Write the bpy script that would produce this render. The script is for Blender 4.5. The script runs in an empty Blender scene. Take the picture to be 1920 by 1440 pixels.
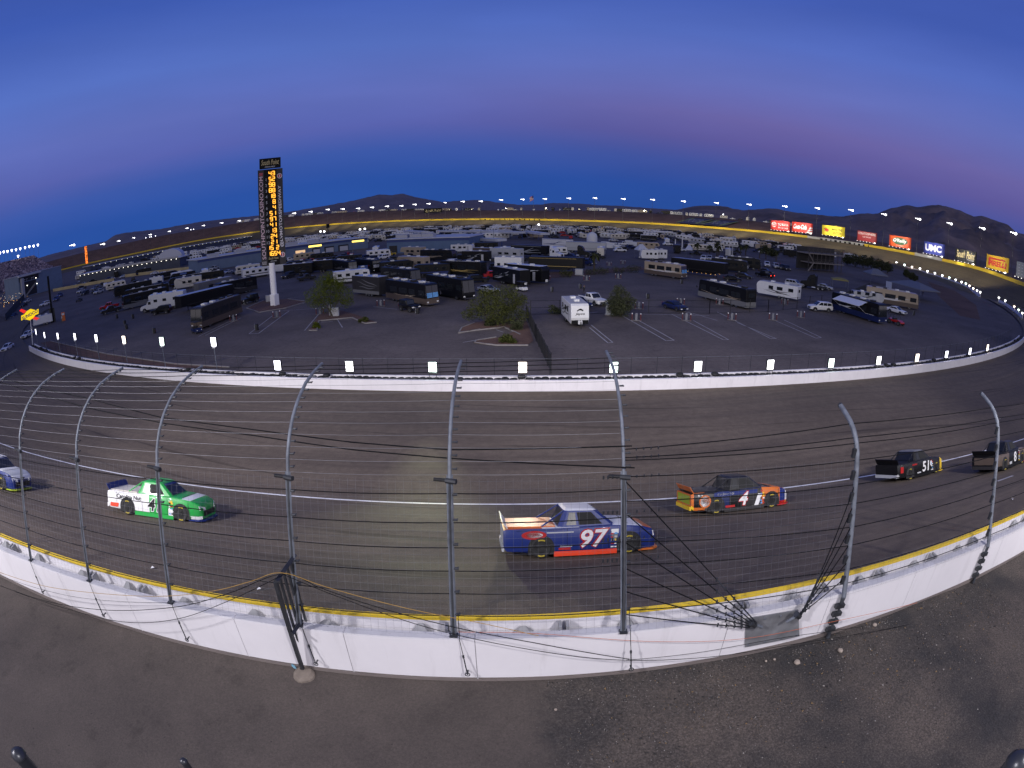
import bpy, bmesh, math, random
from mathutils import Vector, Matrix
R = random.Random(11)
SC = bpy.context.scene
COL = SC.collection
PI = math.pi
rad = math.radians
V = Vector

# ---------------------------------------------------------------- lens of the photograph (fisheye), camera 15.5 m above the infield
FOC, PITCH, ROLL, HC = 1050.0, rad(17.75), rad(-0.7), 15.5

def ray(px, py):
    dx, dy = px - 960.0, -(py - 720.0)
    c, s = math.cos(ROLL), math.sin(ROLL)
    dx, dy = c * dx - s * dy, s * dx + c * dy
    r = math.hypot(dx, dy) + 1e-9
    th = 2 * math.asin(r / (2 * FOC))
    a, b, z = math.sin(th) * dx / r, math.sin(th) * dy / r, math.cos(th)
    return V((a, z * math.cos(PITCH) + b * math.sin(PITCH), -z * math.sin(PITCH) + b * math.cos(PITCH)))

def at(px, py, z=0.0):
    """the point at height z seen at a pixel of the photograph"""
    d = ray(px, py)
    return V((0, 0, HC)) + d * ((z - HC) / d.z)

def az_el(px, py):
    d = ray(px, py)
    return math.degrees(math.atan2(d.x, d.y)), math.degrees(math.asin(d.z))

def far(px, py, D):
    """the point at horizontal distance D seen at a pixel"""
    d = ray(px, py)
    return V((0, 0, HC)) + d * (D / math.hypot(d.x, d.y))

def on_plane(px, py, p0, n):
    d = ray(px, py)
    o = V((0, 0, HC))
    return o + d * ((p0 - o).dot(n) / d.dot(n))

def interp(x, xs, ys):
    if x <= xs[0]:
        return ys[0]
    for i in range(1, len(xs)):
        if x <= xs[i]:
            t = (x - xs[i - 1]) / (xs[i] - xs[i - 1])
            return ys[i - 1] + t * (ys[i] - ys[i - 1])
    return ys[-1]

# ---------------------------------------------------------------- materials
MATS = {}

def mat(name, col, rough=0.5, metal=0.0, var=0.12, scale=6.0, emit=None, power=0.0, coat=0.0, bump=0.0, spec=0.5):
    if name in MATS:
        return MATS[name]
    m = bpy.data.materials.new(name)
    MATS[name] = m
    m.use_nodes = True
    nt = m.node_tree
    b = nt.nodes['Principled BSDF']
    b.inputs['Roughness'].default_value = rough
    b.inputs['Metallic'].default_value = metal
    b.inputs['Coat Weight'].default_value = coat
    b.inputs['Specular IOR Level'].default_value = spec
    c = (col[0], col[1], col[2], 1)
    if var:
        tc = nt.nodes.new('ShaderNodeTexCoord')
        nz = nt.nodes.new('ShaderNodeTexNoise')
        nz.inputs['Scale'].default_value = scale
        nz.inputs['Detail'].default_value = 5
        mp = nt.nodes.new('ShaderNodeMapRange')
        mp.inputs[1].default_value = 0.25
        mp.inputs[2].default_value = 0.75
        mp.inputs[3].default_value = 1 - var
        mp.inputs[4].default_value = 1 + var
        mx = nt.nodes.new('ShaderNodeVectorMath')
        mx.operation = 'SCALE'
        mx.inputs[0].default_value = col[:3]
        nt.links.new(tc.outputs['Object'], nz.inputs['Vector'])
        nt.links.new(nz.outputs['Fac'], mp.inputs[0])
        nt.links.new(mp.outputs[0], mx.inputs['Scale'])
        nt.links.new(mx.outputs[0], b.inputs['Base Color'])
        if bump:
            bp = nt.nodes.new('ShaderNodeBump')
            bp.inputs['Strength'].default_value = bump
            bp.inputs['Distance'].default_value = 0.02
            nt.links.new(nz.outputs['Fac'], bp.inputs['Height'])
            nt.links.new(bp.outputs[0], b.inputs['Normal'])
    else:
        b.inputs['Base Color'].default_value = c
    if emit:
        b.inputs['Emission Color'].default_value = (emit[0], emit[1], emit[2], 1)
        b.inputs['Emission Strength'].default_value = power
    return m

def paint(name, col, rough=0.3):
    dark = max(col) < 0.1
    return mat('paint_' + name, col, 0.4 if dark else rough, 0, 0.05, 3, coat=0.0 if dark else 0.3, spec=0.25 if dark else 0.5)

PAINTS = dict(
    white=(0.72, 0.72, 0.72), black=(0.007, 0.007, 0.008), charcoal=(0.032, 0.03, 0.031), grey=(0.16, 0.16, 0.165),
    silver=(0.42, 0.43, 0.45), red=(0.4, 0.015, 0.015), blue=(0.012, 0.026, 0.15), navy=(0.012, 0.02, 0.08), yellow=(0.75, 0.5, 0.03),
    tan=(0.36, 0.29, 0.21), brown=(0.1, 0.075, 0.06), green=(0.02, 0.33, 0.06), orange=(0.55, 0.14, 0.025), cream=(0.62, 0.58, 0.5),
    lime=(0.3, 0.38, 0.03), skyblue=(0.1, 0.3, 0.6), gold=(0.5, 0.36, 0.12), scarlet=(0.75, 0.06, 0.02))

def P(n):
    return paint(n, PAINTS[n])

def cached(name, *a, **k):
    return MATS.get(name) or mat(name, *a, **k)

GLASS = mat('dark_glass', (0.015, 0.018, 0.022), 0.06, 0, 0, spec=0.8)
RUBBER = mat('tyre_rubber', (0.014, 0.014, 0.015), 0.75, 0, 0.2, 12)
RIM = mat('rim_metal', (0.5, 0.5, 0.52), 0.3, 0.8, 0.1)
CHROME = mat('chrome', (0.6, 0.6, 0.62), 0.15, 1.0, 0)
STEEL = mat('galvanised_steel', (0.15, 0.165, 0.195), 0.6, 0.3, 0.35, 5)
DARKSTEEL = mat('dark_steel', (0.045, 0.048, 0.055), 0.5, 0.4, 0.3, 5)
WIRE = mat('fence_wire', (0.17, 0.17, 0.19), 0.5, 0.3, 0.2, 3)
CABLE = mat('cable_black', (0.007, 0.007, 0.008), 0.7, 0.0, 0.2, 3, spec=0.1)
BLACKMETAL = mat('black_metal', (0.012, 0.012, 0.014), 0.5, 0, 0.2)
LAMPW = mat('headlamp_lens', (0.7, 0.7, 0.7), 0.1, 0, 0)
TAIL = mat('tail_lamp', (0.25, 0.01, 0.01), 0.2, 0, 0)
TAILON = mat('tail_lamp_lit', (0.6, 0.02, 0.02), 0.3, 0, 0, emit=(1, 0.05, 0.03), power=3)
WHITEPLASTIC = mat('white_plastic', (0.68, 0.68, 0.68), 0.45, 0, 0.08)
ROOFGREY = mat('roof_membrane', (0.4, 0.4, 0.42), 0.6, 0, 0.12, 2)
BULB = mat('lit_bulb', (1, 1, 1), 0.4, 0, 0, emit=(1, 0.94, 0.8), power=4)
AMBERBULB = mat('amber_bulb', (1, 0.6, 0.2), 0.4, 0, 0, emit=(1, 0.5, 0.12), power=4)

# ---------------------------------------------------------------- mesh building
# parts that come in sets: every loose piece becomes a part of its own
SPLIT = {'window', 'side_window', 'roof_unit', 'landing_leg', 'support_post', 'bulb', 'roof_post', 'wall_lamp', 'lamp_head', 'bolt', 'joint', 'white_stripe', 'marker_bulb', 'sponsor_patch', 'emblem_disc', 'roof_strut', 'arrow', 'slide_out', 'awning_arm', 'dark_marking', 'side_skirt'}
class MB:
    def __init__(s):
        s.v, s.f, s.m, s.mats = [], [], [], []

    def mi(s, m):
        if m not in s.mats:
            s.mats.append(m)
        return s.mats.index(m)

    def add(s, vs, fs, m):
        o = len(s.v)
        k = s.mi(m)
        s.v += [V(p) for p in vs]
        for f in fs:
            s.f.append([o + i for i in f])
            s.m.append(k)
        return s

    def box(s, c, d, m, rz=0.0, M=None):
        x, y, z = d[0] / 2, d[1] / 2, d[2] / 2
        pts = [V((a, b, e)) for a in (-x, x) for b in (-y, y) for e in (-z, z)]
        T = Matrix.Translation(V(c)) @ Matrix.Rotation(rz, 4, 'Z')
        if M is not None:
            T = T @ M
        return s.add([T @ p for p in pts], [(0, 1, 3, 2), (4, 6, 7, 5), (0, 4, 5, 1), (2, 3, 7, 6), (0, 2, 6, 4), (1, 5, 7, 3)], m)

    def tube(s, pts, r, m, n=6, cap=True):
        pts = [V(p) for p in pts]
        rings = []
        for i, p in enumerate(pts):
            t = (pts[min(i + 1, len(pts) - 1)] - pts[max(i - 1, 0)])
            t = t.normalized() if t.length > 1e-9 else V((0, 0, 1))
            u = t.cross(V((0, 0, 1)))
            if u.length < 0.05:
                u = t.cross(V((0, 1, 0)))
            u.normalize()
            w = t.cross(u)
            q = r[i] if isinstance(r, (list, tuple)) else r
            rings.append([p + (u * math.cos(2 * PI * k / n) + w * math.sin(2 * PI * k / n)) * q for k in range(n)])
        return s.loft(rings, m, cap)

    def loft(s, rings, m, cap=True, mf=None):
        n = len(rings[0])
        o = len(s.v)
        for r in rings:
            s.v += [V(p) for p in r]
        for i in range(len(rings) - 1):
            for k in range(n):
                a, b = o + i * n + k, o + i * n + (k + 1) % n
                s.f.append([a, b, b + n, a + n])
                s.m.append(s.mi(mf(i, k) if mf else m))
        if cap:
            s.f.append([o + k for k in range(n)][::-1])
            s.m.append(s.mi(mf(-1, 0) if mf else m))
            e = o + (len(rings) - 1) * n
            s.f.append([e + k for k in range(n)])
            s.m.append(s.mi(mf(len(rings), 0) if mf else m))
        return s

    def lathe(s, prof, m, n=16, c=(0, 0, 0), axis='Z'):
        rings = []
        for r, h in prof:
            ring = []
            for k in range(n):
                a = 2 * PI * k / n
                p = (r * math.cos(a), r * math.sin(a), h)
                if axis == 'Y':
                    p = (p[0], -p[2], p[1])
                if axis == 'X':
                    p = (p[2], p[0], p[1])
                ring.append(V(c) + V(p))
            rings.append(ring)
        return s.loft(rings, m)

    def profile(s, poly, w, m, inset=0.05, mf=None, y0=0.0):
        """a side outline (x, z) given width w along y, with its long edges rounded"""
        cx = sum(p[0] for p in poly) / len(poly)
        cz = sum(p[1] for p in poly) / len(poly)
        sx = max(p[0] for p in poly) - min(p[0] for p in poly)
        sz = max(p[1] for p in poly) - min(p[1] for p in poly)
        def ring(y, i):
            kx, kz = 1 - 2 * i / sx, 1 - 2 * i / sz
            return [V((cx + (p[0] - cx) * kx, y0 + y, cz + (p[1] - cz) * kz)) for p in poly]
        h = w / 2
        return s.loft([ring(-h, inset), ring(-h + inset * 0.6, inset * 0.2), ring(-h + inset * 1.4, 0), ring(h - inset * 1.4, 0), ring(h - inset * 0.6, inset * 0.2), ring(h, inset)], m, True, mf)

    def quad(s, a, b, c, d, m):
        return s.add([a, b, c, d], [(0, 1, 2, 3)], m)

    def slab(s, pts, n, t, m):
        """polygon pts given thickness t against its normal n"""
        n = V(n)
        k = len(pts)
        vs = [V(p) for p in pts] + [V(p) - n * t for p in pts]
        return s.add(vs, [tuple(range(k)), tuple(range(2 * k - 1, k - 1, -1))] + [(i, k + i, k + (i + 1) % k, (i + 1) % k) for i in range(k)], m)

    def mesh(s, name, smooth=False):
        me = bpy.data.meshes.new(name)
        me.from_pydata(s.v, [], s.f)
        for m in s.mats:
            me.materials.append(m)
        me.polygons.foreach_set('material_index', s.m)
        if smooth:
            me.polygons.foreach_set('use_smooth', [True] * len(s.f))
        bm = bmesh.new()
        bm.from_mesh(me)
        bmesh.ops.recalc_face_normals(bm, faces=bm.faces)
        bm.to_mesh(me)
        bm.free()
        if smooth:
            try:
                me.set_sharp_from_angle(angle=rad(40))
            except Exception:
                pass
        return me

    def build(s, name, parent=None, smooth=False):
        if name in SPLIT:
            o = None
            for q in s.islands():
                o = obj(name, q.mesh(name, smooth), parent)
            return o
        return obj(name, s.mesh(name, smooth), parent)

    def islands(s):
        par = list(range(len(s.v)))
        def find(i):
            while par[i] != i:
                par[i] = par[par[i]]
                i = par[i]
            return i
        for f in s.f:
            for i in f[1:]:
                par[find(i)] = find(f[0])
        out = {}
        for f, m in zip(s.f, s.m):
            k = find(f[0])
            if k not in out:
                out[k] = (MB(), {})
            q, mp = out[k]
            g = []
            for i in f:
                if i not in mp:
                    mp[i] = len(q.v)
                    q.v.append(s.v[i])
                g.append(mp[i])
            q.f.append(g)
            q.m.append(q.mi(s.mats[m]))
        return [q for q, _ in out.values()]

def obj(name, me, parent=None):
    o = bpy.data.objects.new(name, me)
    COL.objects.link(o)
    o.parent = parent
    return o

def tag(o, label=None, cat=None, group=None, kind=None):
    if label:
        o['label'] = label
    if cat:
        o['category'] = cat
    if group:
        o['group'] = group
    if kind:
        o['kind'] = kind
    return o

def thing(name, label, cat, loc=(0, 0, 0), rz=0.0, group=None):
    o = obj(name, None)
    o.empty_display_size = 0.3
    o.location = loc
    o.rotation_euler = (0, 0, rz)
    return tag(o, label, cat, group)

def dup(root, loc, rz, label=None, group=None, scale=None):
    def cp(o, par):
        c = o.copy()
        COL.objects.link(c)
        if par is not None:
            c.parent = par
        for ch in o.children:
            cp(ch, c)
        return c
    c = cp(root, None)
    c.location = loc
    c.rotation_euler = (0, 0, rz)
    if scale:
        c.scale = scale
    return tag(c, label, None, group)

TXT = {}
def text_mesh(txt, m, shear=0.0, width=None, height=1.0, depth=0.006, bold=0.0, squeeze=None):
    """lettering centred on the origin in the xy plane, cap height = height"""
    cu = bpy.data.curves.new('lettering', 'FONT')
    cu.body = txt
    cu.align_x = 'CENTER'
    cu.shear = shear
    cu.extrude = depth / 2
    cu.offset = bold
    cu.resolution_u = 3
    o = bpy.data.objects.new('lettering', cu)
    COL.objects.link(o)
    dg = bpy.context.evaluated_depsgraph_get()
    me = bpy.data.meshes.new_from_object(o.evaluated_get(dg))
    bpy.data.objects.remove(o)
    bpy.data.curves.remove(cu)
    xs = [v.co.x for v in me.vertices]
    ys = [v.co.y for v in me.vertices]
    w, h = max(xs) - min(xs), max(ys) - min(ys)
    cx, cy = (max(xs) + min(xs)) / 2, (max(ys) + min(ys)) / 2
    ky = height / h
    kx = (width / w) if width else ky
    for v in me.vertices:
        v.co.x = (v.co.x - cx) * kx
        v.co.y = (v.co.y - cy) * ky
    me.materials.clear()
    me.materials.append(m)
    me.name = 'lettering'
    return me

def frame(o, x, y, z=None):
    """matrix with origin o, x and y axes given"""
    x = V(x).normalized()
    z = x.cross(V(y)).normalized()
    y = z.cross(x)
    return Matrix(((x.x, y.x, z.x, o[0]), (x.y, y.y, z.y, o[1]), (x.z, y.z, z.z, o[2]), (0, 0, 0, 1)))

def letter(txt, m, parent, o, x, y, name='lettering', **k):
    ob = obj(name, text_mesh(txt, m, **k), parent)
    ob.matrix_local = frame(V(o), x, y)
    return ob
# ---------------------------------------------------------------- the oval: outer wall, white line and inner wall in plan
from mathutils import noise as NZ
Q = V((5.0, 234.0))

def hit_circle(phi, c, r):
    d = V((math.sin(phi), -math.cos(phi)))
    o = Q - V(c)
    b = o.dot(d)
    return -b + math.sqrt(b * b - o.dot(o) + r * r)

def smooth(a, b, x):
    t = min(1, max(0, (x - a) / (b - a)))
    return t * t * (3 - 2 * t)

def r_outer(phi):
    k = smooth(5, 13, abs(math.degrees(phi)))
    return (hit_circle(phi, (-2.77, 173.98), 166.52) * (1 - k) if k < 1 else 0) + 226.4 * k

def r_line(phi):
    k = smooth(12, 30, abs(math.degrees(phi)))
    return (hit_circle(phi, (3.22, 297.87), 272.36) * (1 - k) if k < 1 else 0) + 208.5 * k

def r_inner(phi):
    k = smooth(26, 44, abs(math.degrees(phi)))
    return (hit_circle(phi, (6.34, 234.6), 189.44) * (1 - k) if k < 1 else 0) + 189.0 * k

def pol(phi, r, z=0.0):
    return V((Q.x + r * math.sin(phi), Q.y - r * math.cos(phi), z))

ZW, ZB, ZO = 8.25, 7.15, 7.06          # near wall top, track beside it, ground outside it
ZL, ZI = 0.70, 0.30                     # white line, foot of inner wall
AZ_D = [(-60, 700), (-50, 770), (-43, 800), (-36, 800), (-26, 760), (-16, 680), (-5, 590), (6, 530), (13, 500), (20.6, 465), (28, 425), (35, 385), (42, 345), (45, 325), (49, 300), (52.7, 273), (54.1, 253), (59, 236)]
AZ_E = [(-60, -1.0), (-43.5, -0.72), (-39, -0.68), (-31.8, -0.42), (-26.2, -0.36), (-22.6, -0.33), (-16.6, -0.40), (-5.2, -0.65), (7, -0.87), (20.6, -0.96), (26.9, -0.93), (35, -0.98), (42.4, -1.06), (49.4, -1.2), (54.1, -1.66), (59, -2.0)]
def wall_D(a):
    return interp(a, [p[0] for p in AZ_D], [p[1] for p in AZ_D])
def wall_E(a):
    return interp(a, [p[0] for p in AZ_E], [p[1] for p in AZ_E])
def far_pt(a, D, el):
    return V((D * math.sin(rad(a)), D * math.cos(rad(a)), HC + D * math.tan(rad(el))))

FARW = []                                # far wall top, from right to left
a = 59.0
while a >= -60:
    FARW.append(far_pt(a, wall_D(a), wall_E(a)))
    a -= 0.5
for _ in range(6):
    FARW = [FARW[0]] + [(FARW[i - 1] + FARW[i] * 2 + FARW[i + 1]) / 4 for i in range(1, len(FARW) - 1)] + [FARW[-1]]
def far_normals():
    out = []
    for i in range(len(FARW)):
        t = FARW[min(i + 1, len(FARW) - 1)] - FARW[max(i - 1, 0)]
        t.z = 0
        t.normalize()
        n = V((-t.y, t.x, 0))
        if n.dot(V((Q.x, Q.y, 0)) - V((FARW[i].x, FARW[i].y, 0))) < 0:
            n = -n
        out.append(n)
    return out
FARN = far_normals()                      # towards the infield

def strip_mesh(name, rows, m, uv=None, smooth_=True, mf=None):
    """rows: list of polylines of equal length, lofted open; uv in metres"""
    b = MB()
    n = len(rows[0])
    for r in rows:
        b.v += [V(p) for p in r]
    for i in range(len(rows) - 1):
        for k in range(n - 1):
            b.f.append([i * n + k, i * n + k + 1, (i + 1) * n + k + 1, (i + 1) * n + k])
            b.m.append(b.mi(mf(i, k) if mf else m))
    me = bpy.data.meshes.new(name)
    me.from_pydata(b.v, [], b.f)
    for q in b.mats:
        me.materials.append(q)
    me.polygons.foreach_set('material_index', b.m)
    me.polygons.foreach_set('use_smooth', [smooth_] * len(b.f))
    lay = me.uv_layers.new(name='UVMap')
    along = [[0.0] for _ in rows]
    for i in range(1, len(rows)):
        for k in range(n):
            if k == 0:
                along[i] = []
            along[i].append((along[i - 1][k] if len(along[i - 1]) > k else 0) + (rows[i][k] - rows[i - 1][k]).length)
    across = []
    for r in rows:
        q = [0.0]
        for k in range(1, n):
            q.append(q[-1] + (r[k] - r[k - 1]).length)
        across.append(q)
    for lp in me.loops:
        i, k = divmod(lp.vertex_index, n)
        lay.data[lp.index].uv = (along[i][0] * 1.0 if len(along[i]) == 1 else along[i][n // 2], across[i][k])
    me.update()
    up = sum((p.normal.z for p in me.polygons), 0.0)
    if up < 0:
        me.flip_normals()
    return me

def nodes(m):
    return m.node_tree, m.node_tree.nodes['Principled BSDF']

def N(nt, t, **k):
    n = nt.nodes.new('ShaderNode' + t)
    for a_, b_ in k.items():
        setattr(n, a_, b_)
    return n

def mixrgb(nt, fac, a_, b_, mode='MIX'):
    n = nt.nodes.new('ShaderNodeMix')
    n.data_type = 'RGBA'
    n.blend_type = mode
    for sock, v in ((n.inputs[0], fac), (n.inputs[6], a_), (n.inputs[7], b_)):
        if hasattr(v, 'is_linked') or hasattr(v, 'links'):
            nt.links.new(v, sock)
        elif isinstance(v, (int, float)):
            sock.default_value = v
        else:
            sock.default_value = (v[0], v[1], v[2], 1)
    return n.outputs[2]

def ramp(nt, sock, stops):
    n = nt.nodes.new('ShaderNodeValToRGB')
    e = n.color_ramp.elements
    e[0].position, e[1].position = stops[0][0], stops[-1][0]
    e[0].color, e[1].color = (*stops[0][1], 1), (*stops[-1][1], 1)
    for p, c in stops[1:-1]:
        q = e.new(p)
        q.color = (*c, 1)
    nt.links.new(sock, n.inputs[0])
    return n.outputs[0]

def tex(nt, vec, scale, detail=6, rough=0.6, sx=1, sy=1, sz=1, kind='TexNoise'):
    mp = N(nt, 'Mapping')
    mp.inputs['Scale'].default_value = (sx, sy, sz)
    nt.links.new(vec, mp.inputs[0])
    n = N(nt, kind)
    n.inputs['Scale'].default_value = scale
    if kind == 'TexNoise':
        n.inputs['Detail'].default_value = detail
        n.inputs['Roughness'].default_value = rough
    nt.links.new(mp.outputs[0], n.inputs['Vector'])
    return n

def g3(v):
    return (v, v, v)

def asphalt(name, base, streaks=False, patch=0.25, speck=0.3, rough=0.75, cracks=0.0):
    """asphalt with worn patches, aggregate specks and, on the race track, rubber laid along the racing direction"""
    m = mat(name, base, rough, 0, 0, spec=0.2)
    nt, b = nodes(m)
    tc = N(nt, 'TexCoord')
    big = tex(nt, tc.outputs['Object'], 0.09, 6, 0.62)
    mid = tex(nt, tc.outputs['Object'], 1.7, 5, 0.65)
    fine = tex(nt, tc.outputs['Object'], 24, 3, 0.8)
    c = mixrgb(nt, ramp(nt, big.outputs['Fac'], [(0.3, g3(0)), (0.7, g3(1))]), [x * (1 - patch) for x in base], [x * (1 + patch) for x in base])
    c = mixrgb(nt, 1.0, c, ramp(nt, mid.outputs['Fac'], [(0.3, g3(0.84)), (0.7, g3(1.14))]), 'MULTIPLY')
    c = mixrgb(nt, 1.0, c, ramp(nt, fine.outputs['Fac'], [(0.32, g3(1 - speck)), (0.5, g3(1)), (0.66, g3(1 + speck * 1.4))]), 'MULTIPLY')
    if streaks:
        s1 = tex(nt, tc.outputs['UV'], 1.0, 5, 0.6, 0.012, 0.55, 1)
        s2 = tex(nt, tc.outputs['UV'], 1.0, 4, 0.7, 0.03, 2.6, 1)
        c = mixrgb(nt, 1.0, c, ramp(nt, s1.outputs['Fac'], [(0.3, g3(0.74)), (0.52, g3(1)), (0.72, g3(1.16))]), 'MULTIPLY')
        c = mixrgb(nt, 1.0, c, ramp(nt, s2.outputs['Fac'], [(0.34, g3(0.86)), (0.5, g3(1)), (0.7, g3(1.08))]), 'MULTIPLY')
        # long tyre marks crossing the lanes at a slight angle
        mp = N(nt, 'Mapping')
        mp.inputs['Rotation'].default_value = (0, 0, rad(7))
        nt.links.new(tc.outputs['UV'], mp.inputs[0])
        s3 = tex(nt, mp.outputs[0], 1.0, 2, 0.4, 0.035, 1.5, 1)
        c = mixrgb(nt, 1.0, c, ramp(nt, s3.outputs['Fac'], [(0.3, g3(0.62)), (0.36, g3(1))]), 'MULTIPLY')
        rr = ramp(nt, s1.outputs['Fac'], [(0.3, g3(rough - 0.1)), (0.7, g3(rough + 0.1))])
        nt.links.new(rr, b.inputs['Roughness'])
    if cracks:
        vz = N(nt, 'TexVoronoi')
        vz.feature = 'DISTANCE_TO_EDGE'
        vz.inputs['Scale'].default_value = 0.11
        wob = tex(nt, tc.outputs['Object'], 0.5, 4)
        ad = N(nt, 'VectorMath', operation='MULTIPLY_ADD')
        ad.inputs[1].default_value = (5, 5, 0)
        nt.links.new(wob.outputs['Color'], ad.inputs[0])
        nt.links.new(tc.outputs['Object'], ad.inputs[2])
        nt.links.new(ad.outputs[0], vz.inputs['Vector'])
        c = mixrgb(nt, 1.0, c, ramp(nt, vz.outputs['Distance'], [(0.0, g3(1 - cracks)), (0.006, g3(1))]), 'MULTIPLY')
    bp = N(nt, 'Bump')
    bp.inputs['Strength'].default_value = 0.25
    bp.inputs['Distance'].default_value = 0.01
    nt.links.new(fine.outputs['Fac'], bp.inputs['Height'])
    nt.links.new(bp.outputs[0], b.inputs['Normal'])
    nt.links.new(c, b.inputs['Base Color'])
    return m

TRACK = asphalt('track_asphalt', (0.114, 0.091, 0.073), True, 0.12, 0.25, 0.8)
TRACKFAR = asphalt('far_track_asphalt', (0.12, 0.097, 0.062), True, 0.1, 0.1, 0.85)
LOT = asphalt('lot_asphalt', (0.115, 0.097, 0.092), False, 0.26, 0.25, 0.85, 0.35)
ROADOUT = asphalt('service_road_asphalt', (0.062, 0.052, 0.047), False, 0.3, 0.35, 0.85)
DIRT = asphalt('brown_dirt', (0.13, 0.078, 0.058), False, 0.25, 0.3, 0.95)
DESERT = asphalt('desert_ground', (0.12, 0.085, 0.07), False, 0.3, 0.2, 0.95)
ISLAND = asphalt('island_gravel', (0.13, 0.078, 0.06), False, 0.2, 0.5, 0.95)
KERB = mat('kerb_concrete', (0.24, 0.22, 0.21), 0.8, 0, 0.2, 1.5)
LINEW = mat('line_paint', (0.8, 0.8, 0.8), 0.6, 0, 0.25, 1.2)
LINEWORN = mat('worn_line_paint', (0.34, 0.33, 0.34), 0.7, 0, 0.3, 2.0)

# white painted concrete with scuffs and run-off stains
def wall_paint(name, col, dirt):
    m = mat(name, col, 0.55, 0, 0)
    nt, b = nodes(m)
    tc = N(nt, 'TexCoord')
    a1 = tex(nt, tc.outputs['Object'], 0.8, 6, 0.65)
    a2 = tex(nt, tc.outputs['Object'], 2.0, 5, 0.7, 1.5, 1.5, 0.18)
    c = mixrgb(nt, ramp(nt, a1.outputs['Fac'], [(0.35, g3(0)), (0.75, g3(1))]), col, [x * (1 - dirt * 0.5) for x in col])
    c = mixrgb(nt, ramp(nt, a2.outputs['Fac'], [(0.56, g3(0)), (0.75, g3(dirt))]), c, (0.2, 0.18, 0.17))
    nt.links.new(c, b.inputs['Base Color'])
    return m
WALLW = wall_paint('white_wall_paint', (0.78, 0.76, 0.79), 0.16)
WALLIN = wall_paint('inner_wall_paint', (0.78, 0.75, 0.78), 0.2)
WALLTOP = wall_paint('wall_top_paint', (0.5, 0.49, 0.51), 0.5)
WALLFOOT = wall_paint('bare_concrete', (0.2, 0.17, 0.16), 0.5)
YELLOW = mat('yellow_wall_paint', (0.68, 0.47, 0.025), 0.5, 0, 0.12, 1.5)

# -- ground to the horizon
me = bpy.data.meshes.new('ground')
n_ = 72
vs = [(0, 0, -0.08)] + [(12000 * math.sin(2 * PI * k / n_), 12000 * math.cos(2 * PI * k / n_), -0.08) for k in range(n_)]
me.from_pydata(vs, [], [(0, 1 + (k + 1) % n_, 1 + k) for k in range(n_)])
me.materials.append(DESERT)
tag(obj('ground', me), kind='structure')

# -- infield asphalt
pts = [pol(rad(p), r_inner(rad(p)) + 4, 0) for p in range(-44, 60, 2)]
pts += [V((p.x, p.y, 0)) + n * 20 for p, n in zip(FARW[4::3], FARN[4::3])]
pts += [V((-420, 220, 0)), V((-260, 90, 0)), V((-170, 60, 0)), V((-140, 52, 0))]
me = bpy.data.meshes.new('infield')
me.from_pydata(pts, [], [list(range(len(pts)))])
me.materials.append(LOT)
if me.polygons[0].normal.z < 0:
    me.flip_normals()
tag(obj('infield', me), kind='structure')

# -- near banked track, apron included
rows = []
for d in range(-60, 61):
    ph = rad(d)
    ro, rl, ri = r_outer(ph) - 0.7, r_line(ph), r_inner(ph)
    row = []
    for k in range(9):
        t = k / 8
        row.append(pol(ph, ro + (rl - ro) * t, ZB + (ZL - ZB) * t))
    row.append(pol(ph, rl - 2.0, ZL - 0.16))
    for k in range(1, 6):
        t = k / 5
        row.append(pol(ph, rl - 2 + (ri - 1.0 - rl + 2) * t, ZL - 0.16 + (ZI - ZL + 0.16) * t))
    rows.append(row)
tag(obj('race_track', strip_mesh('race_track', rows, TRACK)), kind='structure')

def bank_z(ph, r):
    ro, rl = r_outer(ph) - 0.7, r_line(ph)
    if r >= rl:
        return ZB + (ZL - ZB) * (ro - r) / (ro - rl)
    return ZL - 0.08 * min(2, rl - r)

def painted(name, p0, p1, rfun, w, m):
    rows = []
    n = max(2, int(abs(p1 - p0) / 0.5))
    for i in range(n + 1):
        ph = rad(p0 + (p1 - p0) * i / n)
        r = rfun(ph)
        rows.append([pol(ph, r + w / 2, bank_z(ph, r + w / 2) + 0.012), pol(ph, r - w / 2, bank_z(ph, r - w / 2) + 0.012)])
    return tag(obj(name, strip_mesh(name, rows, m)), kind='structure')
painted('track_line_marking', -40, 50, lambda ph: r_line(ph) + 0.02, 0.2, LINEW)
for pa, pb in (((1866, 914), (1897, 905)),):
    A, B = at(*pa, 4.2), at(*pb, 4.2)
    a0 = math.degrees(math.atan2(A.x - Q.x, Q.y - A.y))
    a1 = math.degrees(math.atan2(B.x - Q.x, Q.y - B.y))
    rr = math.hypot(A.x - Q.x, A.y - Q.y)
    painted('lane_dash_marking', a0, a1, lambda ph: rr, 0.2, LINEWORN)

# -- far banked track
rows = []
for p, n in zip(FARW, FARN):
    q = V((p.x, p.y, 0))
    zb = p.z - 1.6
    row = [q + n * (0.3 + 17.7 * k / 5) + V((0, 0, zb + (1.0 - zb) * k / 5)) for k in range(6)]
    row += [q + n * 33 + V((0, 0, 0.35)), q + n * 36 + V((0, 0, 0.02))]
    rows.append(row)
tag(obj('far_race_track', strip_mesh('far_race_track', rows, TRACKFAR)), kind='structure')

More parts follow.
